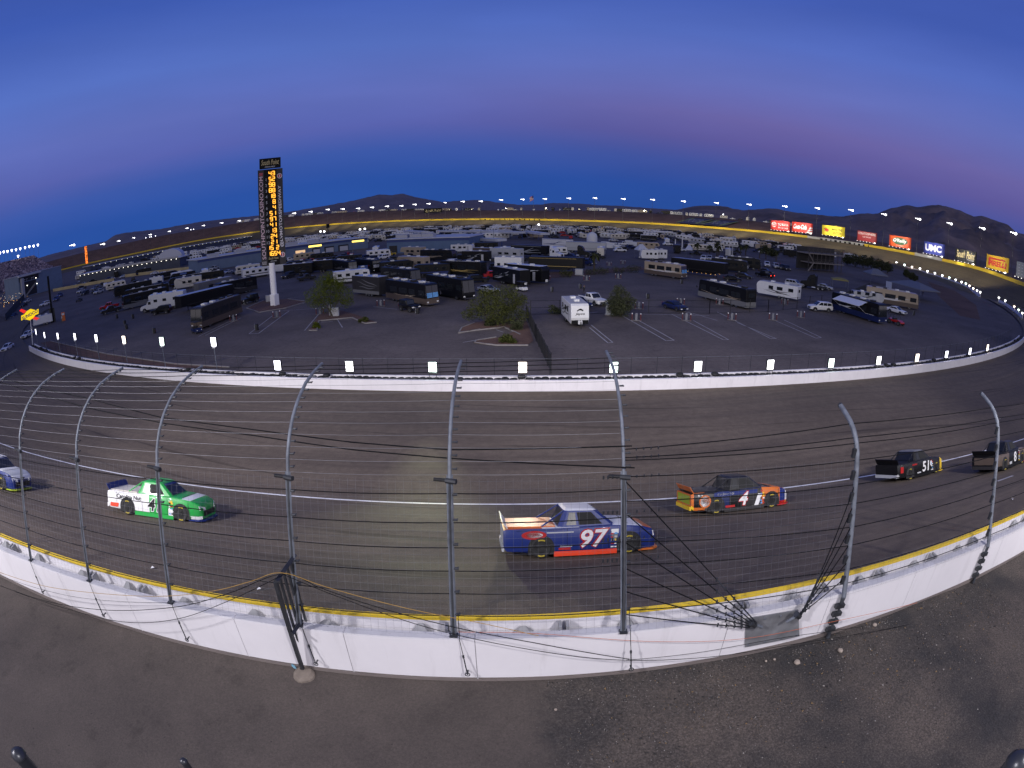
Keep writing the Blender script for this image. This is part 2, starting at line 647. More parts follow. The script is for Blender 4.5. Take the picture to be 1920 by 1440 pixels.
# -- service road and gravel outside the near wall
rows = []
for i in range(-60, 61):
    x = i * 1.0
    ph = math.atan2(x - Q.x, Q.y - 7.6)
    e = pol(ph, r_outer(ph) - 0.1, ZO)
    row = [e]
    for k in range(1, 31):
        y = e.y - (k * 0.12 if k < 12 else 1.44 + (k - 12) * 1.6)
        hump = 0.0
        if x > 2:
            hump = 0.10 * NZ.noise(V((x * 0.35, y * 0.35, 2))) + 0.06 * NZ.noise(V((x * 1.2, y * 1.2, 5)))
        row.append(V((x, y, ZO + hump * min(1, (x - 2) / 4) - 0.02 * max(0, e.y - y - 3))))
    rows.append(row)
GRAVELMAT = mat('roadside_gravel', (0.05, 0.042, 0.04), 0.95, 0, 0)
nt, b_ = nodes(GRAVELMAT)
tc = N(nt, 'TexCoord')
t1 = tex(nt, tc.outputs['Object'], 22, 4, 0.75)
t2 = tex(nt, tc.outputs['Object'], 0.45, 6, 0.65)
t3 = tex(nt, tc.outputs['Object'], 60, 2, 0.6)
c_g = mixrgb(nt, ramp(nt, t2.outputs['Fac'], [(0.35, g3(0)), (0.65, g3(1))]), (0.026, 0.024, 0.025), (0.082, 0.066, 0.055))
c_g = mixrgb(nt, 1.0, c_g, ramp(nt, t1.outputs['Fac'], [(0.35, g3(0.5)), (0.52, g3(1)), (0.68, g3(1.8))]), 'MULTIPLY')
c_g = mixrgb(nt, ramp(nt, t3.outputs['Fac'], [(0.68, g3(0)), (0.74, g3(0.6))]), c_g, (0.22, 0.195, 0.18))
# the smooth asphalt of the road ends in a ragged edge under the gravel
sx = N(nt, 'SeparateXYZ')
nt.links.new(tc.outputs['Object'], sx.inputs[0])
wob = tex(nt, tc.outputs['Object'], 1.6, 7, 0.7)
ed = N(nt, 'Math', operation='MULTIPLY_ADD')
ed.inputs[1].default_value = 1.9
nt.links.new(wob.outputs['Fac'], ed.inputs[0])
nt.links.new(sx.outputs['X'], ed.inputs[2])
f_e = ramp(nt, ed.outputs[0], [(0.0, g3(0)), (1.0, g3(1))])
ee = N(nt, 'MapRange')
ee.inputs[1].default_value, ee.inputs[2].default_value = 1.15, 1.75
nt.links.new(ed.outputs[0], ee.inputs[0])
a1 = tex(nt, tc.outputs['Object'], 0.35, 6, 0.6)
a2 = tex(nt, tc.outputs['Object'], 24, 3, 0.85)
c_a = mixrgb(nt, ramp(nt, a1.outputs['Fac'], [(0.3, g3(0)), (0.7, g3(1))]), (0.05, 0.041, 0.037), (0.084, 0.068, 0.059))
a3 = tex(nt, tc.outputs['Object'], 1.3, 7, 0.7)
c_a = mixrgb(nt, 1.0, c_a, ramp(nt, a3.outputs['Fac'], [(0.3, g3(0.72)), (0.45, g3(1)), (0.62, g3(1)), (0.75, g3(1.3))]), 'MULTIPLY')
a4 = tex(nt, tc.outputs['Object'], 9, 2, 0.5)
c_a = mixrgb(nt, 1.0, c_a, ramp(nt, a4.outputs['Fac'], [(0.22, g3(0.35)), (0.25, g3(1))]), 'MULTIPLY')
c_a = mixrgb(nt, 1.0, c_a, ramp(nt, a2.outputs['Fac'], [(0.3, g3(0.72)), (0.5, g3(1)), (0.7, g3(1.32))]), 'MULTIPLY')
nt.links.new(mixrgb(nt, ee.outputs[0], c_a, c_g), b_.inputs['Base Color'])
bp = N(nt, 'Bump')
bp.inputs['Strength'].default_value = 0.6
bp.inputs['Distance'].default_value = 0.03
nt.links.new(t1.outputs['Fac'], bp.inputs['Height'])
nt.links.new(bp.outputs[0], b_.inputs['Normal'])
tag(obj('service_road', strip_mesh('service_road', rows, GRAVELMAT)), kind='structure')

# -- earth berm behind the far turn
RIDGE = [(-47, 0.2), (-43, 0.35), (-36, 0.55), (-30.5, 0.62), (-27, 0.72), (-22.6, 0.72), (-18, 0.62), (-13, 0.45), (-8, 0.22), (-3, 0.1), (2, 0.05), (8, 0.08), (14, 0.02), (20, -0.05), (26, -0.1), (30, -0.4), (36, -0.9), (60, -1.3)]
def ridge_el(a):
    return interp(a, [p[0] for p in RIDGE], [p[1] for p in RIDGE])
rows = []
for p, n in zip(FARW, FARN):
    q = V((p.x, p.y, 0))
    az = math.degrees(math.atan2(p.x, p.y))
    D = math.hypot(p.x, p.y)
    zr = HC + (D + 46) * math.tan(rad(ridge_el(az)))
    z0 = p.z - 1.3
    row = [q - n * 1.2 + V((0, 0, z0))]
    for k in range(1, 7):
        row.append(q - n * (1.2 + 44 * k / 6) + V((0, 0, z0 + (zr - z0) * k / 6 + 0.4 * NZ.noise(V((p.x * 0.03, p.y * 0.03, k * 0.7))))))
    row += [q - n * 60 + V((0, 0, zr)), q - n * 105 + V((0, 0, zr - 1.5)), q - n * 210 + V((0, 0, -0.3))]
    rows.append(row)
tag(obj('berm_terrain', strip_mesh('berm_terrain', rows, DIRT)), kind='structure')

# -- hills on the skyline, as terrain several kilometres away
SKY_L = [(-40, 505), (60, 488), (100, 476), (150, 464), (200, 452), (215, 441), (240, 436), (300, 430), (370, 417), (430, 410), (500, 403), (545, 397), (600, 388), (660, 377), (680, 372), (710, 365), (735, 366), (755, 363), (780, 370), (830, 379), (870, 376), (900, 375), (935, 380), (970, 384), (1010, 384), (1035, 381), (1085, 382), (1120, 385), (1160, 386), (1210, 390), (1270, 394), (1330, 402), (1400, 412)]
SKY_R = [(1190, 400), (1270, 394), (1300, 387), (1320, 386), (1350, 386), (1392, 395), (1450, 391), (1490, 399), (1550, 405), (1577, 407), (1612, 401), (1645, 401), (1670, 391), (1702, 385), (1720, 389), (1750, 385), (1774, 387), (1802, 396), (1826, 407), (1841, 405), (1864, 413), (1890, 422), (1905, 436), (1920, 440), (1990, 470)]
def hills(name, sky, Df, m, rough):
    az = [az_el(*p) for p in sky]
    xs, es = [p[0] for p in az], [p[1] for p in az]
    rows = []
    a = xs[0]
    while a <= xs[-1]:
        e = interp(a, xs, es) + 0.05 * NZ.noise(V((a * 1.7, 3.1, 0))) + 0.03 * NZ.noise(V((a * 5.3, 1.1, 0)))
        D = Df(a)
        zr = HC + D * math.tan(rad(max(e, -0.05))) + 2
        row = []
        for k in range(26):
            t = k / 20
            Dk = D * (0.42 + 0.58 * t)
            h = zr * (t ** 1.6 if t <= 1 else max(0.0, 1 - (t - 1) * 2.2))
            env = math.sin(PI * min(t, 1)) if t < 1 else 0
            P_ = V((Dk * math.sin(rad(a)), Dk * math.cos(rad(a)), 0))
            rg = NZ.ridged_multi_fractal(P_ * 0.0016, 0.9, 2.1, 6, 1.0, 2.0) - 1.0
            h += zr * rough * env * rg
            row.append(P_ + V((0, 0, max(h, -1.0) if t < 1 else h)))
        rows.append(row)
        a += 0.28
    return tag(obj(name, strip_mesh(name, rows, m)), kind='structure')
def rock(name, c1, c2):
    m = mat(name, c1, 0.95, 0, 0)
    nt, b = nodes(m)
    tc = N(nt, 'TexCoord')
    t1 = tex(nt, tc.outputs['Object'], 0.004, 8, 0.7)
    nt.links.new(mixrgb(nt, ramp(nt, t1.outputs['Fac'], [(0.35, g3(0)), (0.65, g3(1))]), c1, c2), b.inputs['Base Color'])
    return m
hills('distant_hills', SKY_L, lambda a: 5200 + 2500 * smooth(-26, -14, a), rock('hazy_rock', (0.12, 0.1, 0.115), (0.2, 0.155, 0.16)), 0.25)  # bluish air haze worked into this range's rock colour
hills('desert_hills', SKY_R, lambda a: 3600, rock('hill_rock', (0.08, 0.06, 0.058), (0.24, 0.17, 0.145)), 0.42)

# ---------------------------------------------------------------- sky and light
w = bpy.data.worlds.new('World')
SC.world = w
w.use_nodes = True
nt = w.node_tree
bg = nt.nodes['Background']
tc = N(nt, 'TexCoord')
nrm = N(nt, 'VectorMath', operation='NORMALIZE')
nt.links.new(tc.outputs['Generated'], nrm.inputs[0])
sp = N(nt, 'SeparateXYZ')
nt.links.new(nrm.outputs[0], sp.inputs[0])
def s2l(r, g, b, k=1.0):
    f = lambda c: (c / 255 / 12.92 if c / 255 < 0.04045 else ((c / 255 + 0.055) / 1.055) ** 2.4) * k
    return (f(r), f(g), f(b))
def elr(stops):
    return [(math.sin(rad(e)), c) for e, c in stops]
# the pink band sinks to both sides of the point opposite the sunset
xo = N(nt, 'Math', operation='ADD')
xo.inputs[1].default_value = 0.12
nt.links.new(sp.outputs['X'], xo.inputs[0])
xq = N(nt, 'Math', operation='MULTIPLY')
nt.links.new(xo.outputs[0], xq.inputs[0])
nt.links.new(xo.outputs[0], xq.inputs[1])
xz = N(nt, 'Math', operation='MULTIPLY_ADD')
xz.inputs[1].default_value = 0.085
nt.links.new(xq.outputs[0], xz.inputs[0])
nt.links.new(sp.outputs['Z'], xz.inputs[2])
mxz = N(nt, 'Math', operation='MAXIMUM')
mxz.inputs[1].default_value = 0.0
nt.links.new(xz.outputs[0], mxz.inputs[0])
pink = ramp(nt, mxz.outputs[0], elr([(0, s2l(38, 76, 150)), (3.5, s2l(42, 76, 154)), (6.5, s2l(66, 82, 154)), (9, s2l(92, 87, 152)), (11.5, s2l(104, 98, 162)), (15.5, s2l(98, 109, 181)), (20, s2l(84, 107, 187)), (25, s2l(66, 91, 174)), (45, s2l(48, 66, 140)), (90, s2l(40, 58, 125))]))
blue = ramp(nt, mxz.outputs[0], elr([(0, s2l(38, 80, 156)), (4, s2l(42, 80, 160)), (7, s2l(60, 88, 166)), (9.5, s2l(86, 97, 171)), (13, s2l(94, 108, 182)), (18, s2l(85, 111, 190)), (25, s2l(62, 90, 174)), (45, s2l(48, 66, 140)), (90, s2l(40, 58, 125))]))
glow = ramp(nt, mxz.outputs[0], elr([(0, (0.66, 0.58, 0.62)), (8, (0.72, 0.66, 0.74)), (20, (0.5, 0.5, 0.62)), (45, (0.2, 0.23, 0.36)), (90, (0.03, 0.05, 0.2))]))
mr = N(nt, 'MapRange')
mr.inputs[1].default_value, mr.inputs[2].default_value = -0.35, 0.5
mr.interpolation_type = 'SMOOTHSTEP'
nt.links.new(sp.outputs['X'], mr.inputs[0])
front = mixrgb(nt, mr.outputs[0], blue, pink)
mb_ = N(nt, 'MapRange')
mb_.inputs[1].default_value, mb_.inputs[2].default_value = 0.15, -0.6
mb_.interpolation_type = 'SMOOTHSTEP'
nt.links.new(sp.outputs['Y'], mb_.inputs[0])
allsky = mixrgb(nt, mb_.outputs[0], front, glow)
gr = tex(nt, nrm.outputs[0], 3.0, 4, 0.5, 1, 1, 5)
allsky = mixrgb(nt, 1.0, allsky, ramp(nt, gr.outputs['Fac'], [(0.3, g3(0.96)), (0.7, g3(1.04))]), 'MULTIPLY')
hs = N(nt, 'HueSaturation')
hs.inputs['Saturation'].default_value = 1.0
hs.inputs['Value'].default_value = 1.04
nt.links.new(allsky, hs.inputs['Color'])
nt.links.new(hs.outputs[0], bg.inputs['Color'])
bg.inputs['Strength'].default_value = 1.0

def spot(loc, aim, watts, col=(1, 0.96, 1.0), cone=70, size=1.2, blend=0.6):
    L = bpy.data.lights.new('bare_flood_spot', 'SPOT')  # bare spot without a fixture, shared by real and added lamps
    L.energy, L.color, L.spot_size, L.spot_blend, L.shadow_soft_size = watts, col, rad(cone), blend, size
    o = obj('bare_flood_spot', L)
    d = V(aim) - V(loc)
    o.location = loc
    o.rotation_euler = d.to_track_quat('-Z', 'Y').to_euler()
    return o
# floodlights of the near turn: bare spots behind the stand, narrow-cone pair added for evenness
spot((-30, -14, 38), (-8, 17, 3), 60000, (0.99, 0.955, 1.0), cone=92)
spot((-34, -14, 38), (-10, 38, 1), 62000, (1, 0.955, 0.98), cone=44)  # added narrow spot that brightens the far apron
spot((18, -18, 38), (6, 30, 2), 42000, (1, 0.955, 0.98), cone=72)
spot((24, -18, 38), (20, 42, 1), 50000, (1, 0.955, 0.98), cone=46)  # its partner on the right, likewise added for even light
spot((-72, 0, 38), (-42, 40, 2), 62000, (1, 0.955, 0.98), cone=80)
spot((66, -4, 38), (50, 44, 2), 42000, (1, 0.955, 0.98), cone=78)
# ---------------------------------------------------------------- near wall and SAFER-style barrier
def edge(x, off, z):
    """a point on the near wall line: x along, off metres inward from the outer face"""
    ph = math.atan2(x - Q.x, Q.y - 7.6)
    return pol(ph, r_outer(ph) - off, z)

def sweep(b, x0, x1, sec, m, step=0.7, mf=None):
    n = max(1, int(abs(x1 - x0) / step))
    rings = [[edge(x0 + (x1 - x0) * i / n, o, z) for o, z in sec] for i in range(n + 1)]
    b.loft(rings, m, True, mf)
    return b

cw = thing('concrete_wall', 'white painted concrete safety wall in front of the seats, with dark joints', 'wall', edge(0, 0, ZO))
def loc(b, root):
    inv = root.location
    for p in b.v:
        p -= inv
    return b
joints = [-19.5, -15.2] + [at(px, py, ZW).x for px, py in ((108, 1073), (238, 1110), (440, 1157), (646, 1180), (891, 1189), (1371, 1163), (1566, 1130), (1720, 1072))] + [13.6, 17.5, 22]
for i in range(len(joints) - 1):
    x0, x1 = joints[i] + 0.008, joints[i + 1] - 0.008
    b = MB()
    sec = [(0, ZO + 0.09), (0, ZW), (0.2, ZW), (0.2, ZO - 0.1), (0.0, ZO - 0.1)]
    sweep(b, x0, x1, [(0.0, ZO + 0.10), (0.0, ZW - 0.02), (0.02, ZW), (0.2, ZW), (0.2, ZO - 0.2), (0.03, ZO - 0.2), (0.02, ZO + 0.09)], WALLW, mf=lambda i_, k: WALLTOP if k in (1, 2) else (WALLFOOT if k in (4, 5, 6) else WALLW))
    loc(b, cw).build('wall_panel', cw)
b = MB()
for x in joints[1:-1]:
    p = edge(x, 0.1, (ZO + ZW) / 2)
    b.box(p, (0.03, 0.175, ZW - ZO - 0.03), mat('joint_filler', (0.42, 0.41, 0.42), 0.8, 0, 0.2, 4))
loc(b, cw).build('joint', cw)
b = MB()
n_ = 260
foot = []
for i in range(n_ + 1):
    x = -19 + 41 * i / n_
    hgt = 0.05 + 0.07 * NZ.noise(V((x * 0.9, 0, 0))) + 0.03 * NZ.noise(V((x * 5, 2, 0)))
    foot.append([edge(x, -0.012, ZO - 0.1), edge(x, -0.012, ZO + max(0.01, hgt + 0.02)), edge(x, 0.015, ZO + max(0.01, hgt + 0.02)), edge(x, 0.015, ZO - 0.1)])
b.loft(foot, WALLFOOT)
loc(b, cw).build('bare_footing', cw)

sb = thing('crash_barrier', 'steel tube crash barrier with yellow painted top, along the track side of the white wall', 'barrier', edge(0, 0.6, ZB))
b = MB()
sweep(b, -19.5, 22, [(0.58, ZB - 0.1), (0.58, ZW - 0.04), (0.69, ZW - 0.04), (0.69, ZB - 0.1)], WALLW)
loc(b, sb).build('steel_face', sb)
b = MB()
sweep(b, -19.5, 22, [(0.573, ZW - 0.035), (0.573, ZW + 0.005), (0.697, ZW + 0.005), (0.697, ZW - 0.035)], YELLOW)
loc(b, sb).build('yellow_cap', sb)
FOAM = mat('foam_pad', (0.27, 0.27, 0.28), 0.9, 0, 0.2, 4)
b = MB()
sweep(b, -19.5, 22, [(0.21, ZW - 0.5), (0.21, ZW - 0.36), (0.56, ZW - 0.3), (0.56, ZW - 0.5)], WALLTOP)
loc(b, sb).build('gap_strip', sb)
x = -18.6
while x < 21:
    wd = R.uniform(0.42, 0.62)
    b = MB()
    zt = ZW - R.uniform(0.05, 0.16)
    p = [edge(x - wd / 2, 0.24, ZW - 0.34), edge(x + wd / 2, 0.24, ZW - 0.34), edge(x + wd * 0.4, 0.54, ZW - 0.3), edge(x - wd * 0.4, 0.54, ZW - 0.3), edge(x - 0.05, 0.53, zt), edge(x + 0.04, 0.53, zt)]
    b.add(p, [(0, 1, 2, 3), (0, 4, 5, 1), (0, 3, 4), (1, 5, 2), (3, 2, 5, 4)], FOAM)
    loc(b, sb).build('foam_pad', sb)
    if R.random() < 0.45:
        b = MB()
        xx = x + R.uniform(0.5, 0.7)
        for q in (0, 0.14):
            b.box(edge(xx + q, 0.42, ZW - 0.18), (0.06, 0.2, 0.3), FOAM)
        loc(b, sb).build('strut', sb)
    x += R.uniform(1.5, 2.1)

# ---------------------------------------------------------------- catch fence
PROF = [(0, 0), (0.33, 0.95), (0.66, 1.9), (1.0, 2.84), (1.13, 3.16), (1.33, 3.45), (1.6, 3.72), (1.95, 3.95), (2.4, 4.13), (2.9, 4.22), (3.38, 4.25)]
PROF_R = [(0, 0), (0.36, 1.0), (0.7, 2.05), (0.92, 2.78), (1.03, 3.06), (1.22, 3.29), (1.5, 3.47), (1.92, 3.62)]
def arc(prof):
    s = [0]
    for i in range(1, len(prof)):
        s.append(s[-1] + math.hypot(prof[i][0] - prof[i - 1][0], prof[i][1] - prof[i - 1][1]))
    return s
def prof_pt(prof, s):
    a_ = arc(prof)
    return interp(s, a_, [p[0] for p in prof]), interp(s, a_, [p[1] for p in prof])
class Post:
    def __init__(s, px, py, prof, off=0.1, shift=0.0):
        g = at(px, py, ZW)
        s.ph = math.atan2(g.x - Q.x, Q.y - g.y)
        s.r = r_outer(s.ph) - off
        s.prof = prof
        s.x = g.x
        s.n = V((-math.sin(s.ph), math.cos(s.ph), 0))
        s.t = V((math.cos(s.ph), math.sin(s.ph), 0))
        s.base = pol(s.ph, s.r, ZW)
    def at(s, d, side=0.0):
        a_, z = prof_pt(s.prof, d)
        return s.base + s.n * a_ + V((0, 0, z)) + s.t * side
    def px(s, px, py):
        return on_plane(px, py, s.base, s.t)
PA = [Post(53, 1055, PROF), Post(167, 1090, PROF), Post(325, 1125, PROF), Post(565, 1165, PROF), Post(852, 1185, PROF), Post(1167, 1178, [(q[0] + 0.22 * min(1, q[1]) + 0.11 * q[1], q[1]) for q in PROF], 0.02)]
PR = [Post(1583, 1120, PROF_R, -0.09), Post(1848, 1020, PROF_R, -0.09)]
PL = Post(53, 1055, PROF)
for k_ in (-15.7, -18.6):
    q_ = Post(53, 1055, PROF)
    g_ = edge(k_, 0.1, ZW)
    q_.ph = math.atan2(g_.x - Q.x, Q.y - g_.y)
    q_.r = r_outer(q_.ph) - 0.1
    q_.x, q_.base = g_.x, pol(q_.ph, q_.r, ZW)
    q_.n, q_.t = V((-math.sin(q_.ph), math.cos(q_.ph), 0)), V((math.cos(q_.ph), math.sin(q_.ph), 0))
    PA.insert(0, q_)
q_ = Post(1848, 1020, PROF_R, -0.09)
g_ = edge(16.4, -0.09, ZW)
q_.ph = math.atan2(g_.x - Q.x, Q.y - g_.y)
q_.r = r_outer(q_.ph) + 0.09
q_.x, q_.base = g_.x, pol(q_.ph, q_.r, ZW)
q_.n, q_.t = V((-math.sin(q_.ph), math.cos(q_.ph), 0)), V((math.cos(q_.ph), math.sin(q_.ph), 0))
PR.append(q_)

cf = thing('catch_fence', 'tall catch fence of curved steel posts, cables and wire mesh above the white wall', 'fence', edge(0, 0.1, ZW))
def cadd(b, name, smooth=False):
    return loc(b, cf).build(name, cf, smooth)
for p in PA:
    L = arc(p.prof)[-1]
    b = MB()
    n_ = 22
    b.tube([p.at(2.9 + (L - 2.9) * i / n_) for i in range(n_ + 1)], 0.034, STEEL, 10)
    # lower half: a pair of channels with the tube between
    for sd in (-0.034, 0.034):
        b.tube([p.at(0, sd), p.at(1.5, sd), p.at(3.05, sd)], 0.024, STEEL, 4)
    b.tube([p.at(0), p.at(3.0)], 0.026, DARKSTEEL, 6)
    b.box(p.at(0) + V((0, 0, 0.015)), (0.15, 0.12, 0.03), DARKSTEEL, p.ph)
    a_ = p.at(2.95)
    b.tube([a_ - p.t * 0.28 + V((0, 0, 0.02)), a_ + p.t * 0.05], 0.035, BLACKMETAL, 8)
    b.tube([a_ - p.t * 0.07, a_ + p.t * 0.12 - p.n * 0.05], 0.05, DARKSTEEL, 8)
    s_ = 0.45
    while s_ < L - 0.05:
        c_ = p.at(s_, 0.07)
        b.tube([c_ - p.t * 0.03, c_ + p.t * 0.06], 0.017 if s_ > 3 else 0.024, DARKSTEEL, 6)
        b.tube([c_ + p.t * 0.05 - p.n * 0.03, c_ + p.t * 0.05 + p.n * 0.05], 0.012, DARKSTEEL, 5)
        s_ += 0.45 if s_ < 2.8 else 0.235
    cadd(b, 'post', True)
for p in PR:
    L = arc(p.prof)[-1]
    b = MB()
    n_ = 18
    b.tube([p.base + V((0, 0, -1.2)), p.at(0)] + [p.at(L * i / n_) for i in range(1, n_ + 1)], 0.058, STEEL, 10)
    b.tube([p.at(L), p.at(L + 0.001) + p.n * 0.03], 0.062, DARKSTEEL, 10)
    for k in range(4):
        b.box(p.base + V((0, 0, -0.25 - 0.23 * k)) + p.n * 0.0 - p.t * 0.02, (0.24, 0.1, 0.1), DARKSTEEL, p.ph)
    for k in range(7):
        b.box(p.at(0.4 + 0.45 * k, -0.09), (0.07, 0.07, 0.2), DARKSTEEL, p.ph)
    cadd(b, 'post', True)

def along(posts, s, r, m, name, sag=0.0, side=0.0, sub=5):
    pts = []
    for i in range(len(posts) - 1):
        a_, c_ = posts[i].at(s if not callable(s) else s(posts[i]), side), posts[i + 1].at(s if not callable(s) else s(posts[i + 1]), side)
        for k in range(sub):
            t = k / sub
            pts.append(a_ + (c_ - a_) * t - V((0, 0, sag * 4 * t * (1 - t))))
    pts.append(posts[-1].at(s if not callable(s) else s(posts[-1]), side))
    b = MB()
    b.tube(pts, r, m, 5)
    return cadd(b, name)
for s_ in (0.42, 0.86, 1.3, 1.74, 2.2, 2.72):
    along(PA, s_, 0.0098, CABLE, 'cable', 0.02)
k_ = 0
s_ = 3.05
while s_ < arc(PROF)[-1]:
    along(PA, s_, 0.0032 if k_ < 10 else 0.0085, WIRE if k_ < 10 else CABLE, 'cable', 0.015)
    s_ += 0.235
    k_ += 1
# from the last curved post on, the cables run on to the straight posts on the right
for s_, s2 in ((0.42, 0.3), (0.86, 0.62), (1.3, 1.15), (1.74, 1.55), (2.2, 2.05), (2.5, 2.45), (2.95, 2.95), (3.25, 3.3), (3.3, 3.42), (3.45, 3.75), (4.0, 4.2)):
    if s_ > 3.9:
        continue
    b = MB()
    a_, c_ = PA[-1].at(s_), PR[0].at(min(s2, arc(PROF_R)[-1] - 0.06))
    b.tube([a_ + (c_ - a_) * (k / 8) - V((0, 0, 0.1 * (k / 8) * (1 - k / 8))) for k in range(9)], 0.0105, CABLE, 5)
    cadd(b, 'cable')
for s_ in (0.3, 0.62, 1.15, 1.55, 2.05, 2.45, 2.95, 3.3, 3.42, 3.75):
    along(PR, min(s_, arc(PROF_R)[-1] - 0.06), 0.0105, CABLE, 'cable', 0.03)
# two heavy cables run down from the tip on the left to the middle of the last curved post
for pts in (((0, 709), (165, 747), (300, 782), (480, 806), (660, 829), (842, 843), (1185, 836)), ((0, 716), (170, 766), (310, 794), (480, 817), (660, 843), (842, 859), (1190, 877))):
    b = MB()
    a_ = PA[2].at(5.6) - PA[2].t * 3.0
    q = []
    for px, py in pts:
        d_ = ray(px, py)
        # pull each point onto a vertical sheet that slopes from the left tips to the post
        k = px / 1150
        q.append(on_plane(px, py, V((0, 9.0 + 2.2 * (1 - k), 0)), V((0, 1, 0))))
    b.tube(q, 0.014, CABLE, 5)
    cadd(b, 'heavy_cable')
# turnbuckle sets beside the last curved post
for s_ in (2.95, 3.3, 3.45, 2.3, 1.8, 1.4):
    a_, c_ = PA[-1].at(s_), PR[0].at(s_ + 0.1 if s_ < 3.6 else 3.6)
    b = MB()
    for k in range(4):
        q = a_ + (c_ - a_) * (0.05 + 0.028 * k)
        b.tube([q - V((0, 0, 0.035)), q + V((0, 0, 0.02))], 0.013, DARKSTEEL, 6)
        q = a_ + (PA[-2].at(s_) - a_) * (0.04 + 0.028 * k)
        if s_ < 3:
            b.tube([q - V((0, 0, 0.035)), q + V((0, 0, 0.03))], 0.017, DARKSTEEL, 6)
    cadd(b, 'bolt')

# woven wire mesh, lower part of the fence
def mesh_surface(posts, s_max):
    xs = [p.x for p in posts]
    def P_(x, s):
        for i in range(len(posts) - 1):
            if x <= posts[i + 1].x or i == len(posts) - 2:
                t = (x - posts[i].x) / (posts[i + 1].x - posts[i].x)
                return posts[i].at(s, 0) * (1 - t) + posts[i + 1].at(s, 0) * t + posts[0].n * 0.035
    return P_
b = MB()
Pm = mesh_surface(PA, 3)
x = PA[0].x
x1 = PA[-1].x
while x < x1:
    wob = 0.006 * NZ.noise(V((x * 3, 0, 0)))
    b.tube([Pm(x + wob, -0.12), Pm(x + wob, 0.8), Pm(x + wob, 1.6), Pm(x + wob, 2.95)], 0.0015, WIRE, 3, False)
    x += 0.148
s_ = -0.05
while s_ < 2.95:
    b.tube([Pm(PA[0].x + (x1 - PA[0].x) * k / 60, s_ + 0.01 * NZ.noise(V((k * 0.4, s_ * 7, 0)))) for k in range(61)], 0.0015, WIRE, 3, False)
    s_ += 0.148
cadd(b, 'wire_mesh')
b = MB()
def Pg(t, s):
    a_, c_ = PA[-1].at(s * 1.0), PR[0].at(min(s, 3.3) * 1.0 + 0.0)
    return a_ * (1 - t) + c_ * t
n_ = 31
for k in range(n_ + 1):
    t = k / n_
    b.tube([Pg(t, s) for s in (0.0, 1.0, 2.0, 3.0)], 0.0015, WIRE, 3, False)
s_ = 0.0
while s_ < 3.05:
    b.tube([Pg(k / 10, s_) for k in range(11)], 0.0015, WIRE, 3, False)
    s_ += 0.148
cadd(b, 'wire_mesh')
b = MB()
Pm2 = mesh_surface(PR, 1)
x = PR[0].x
while x < PR[-1].x:
    b.tube([Pm2(x, -0.1), Pm2(x, 0.62)], 0.0015, WIRE, 3, False)
    x += 0.148
for k in range(5):
    b.tube([Pm2(PR[0].x + (PR[-1].x - PR[0].x) * q / 12, 0.15 * k) for q in range(13)], 0.0015, WIRE, 3, False)
cadd(b, 'wire_mesh')
# tie-downs hanging on the outer face below each post
for p in PA:
    b = MB()
    t0 = p.at(0, 0.12) - p.n * 0.12
    t1 = t0 - p.n * 0.10 + p.t * 0.10 - V((0, 0, 0.86))
    b.tube([p.at(0.5, 0.1) - p.n * 0.06, t0, t0 + (t1 - t0) * 0.45], 0.007, CABLE, 5)
    b.tube([t0 + (t1 - t0) * 0.43, t0 + (t1 - t0) * 0.5], 0.022, DARKSTEEL, 6)
    b.tube([t0 + (t1 - t0) * 0.5, t0 + (t1 - t0) * 0.95], 0.013, DARKSTEEL, 6)
    ring = [t1 + p.t * (0.045 * math.cos(a_)) + V((0, 0, 0.045 * math.sin(a_))) for a_ in [2 * PI * k / 10 for k in range(11)]]
    b.tube(ring, 0.011, DARKSTEEL, 5)
    b.tube([t1, t1 + p.n * 0.12], 0.016, DARKSTEEL, 6)
    cadd(b, 'tie_down')

# cable anchor: steel plate on the wall with two fans of cables
ap = thing('cable_anchor', 'steel plate bolted to the white wall with two fans of thick cables', 'cable anchor', edge(4.8, -0.03, ZO + 0.5))
PLATE = mat('plate_steel', (0.2, 0.205, 0.22), 0.5, 0.25, 0.35, 3)
yw = V((0, 1, 0))
def wallpx(px, py, off=-0.03):
    g = on_plane(px, py, edge(4.8, off, 7.5), V((-math.sin(math.atan2(4.8 - Q.x, Q.y - 7.6)), math.cos(math.atan2(4.8 - Q.x, Q.y - 7.6)), 0)))
    return g
cor = [wallpx(*p) for p in ((1398, 1160), (1497, 1144), (1499, 1193), (1397, 1214))]
b = MB()
b.slab(cor, (0, -1, 0), 0.025, PLATE)
loc(b, ap).build('plate', ap)
b = MB()
for u in (0.05, 0.35, 0.65, 0.95):
    for v_ in (0.08, 0.92):
        q = (cor[0] * (1 - u) + cor[1] * u) * (1 - v_) + (cor[3] * (1 - u) + cor[2] * u) * v_
        b.tube([q, q - yw * 0.03], 0.018, STEEL, 6)
loc(b, ap).build('bolt', ap)
nl, nr = wallpx(1412, 1170, -0.2), wallpx(1496, 1154, -0.2)
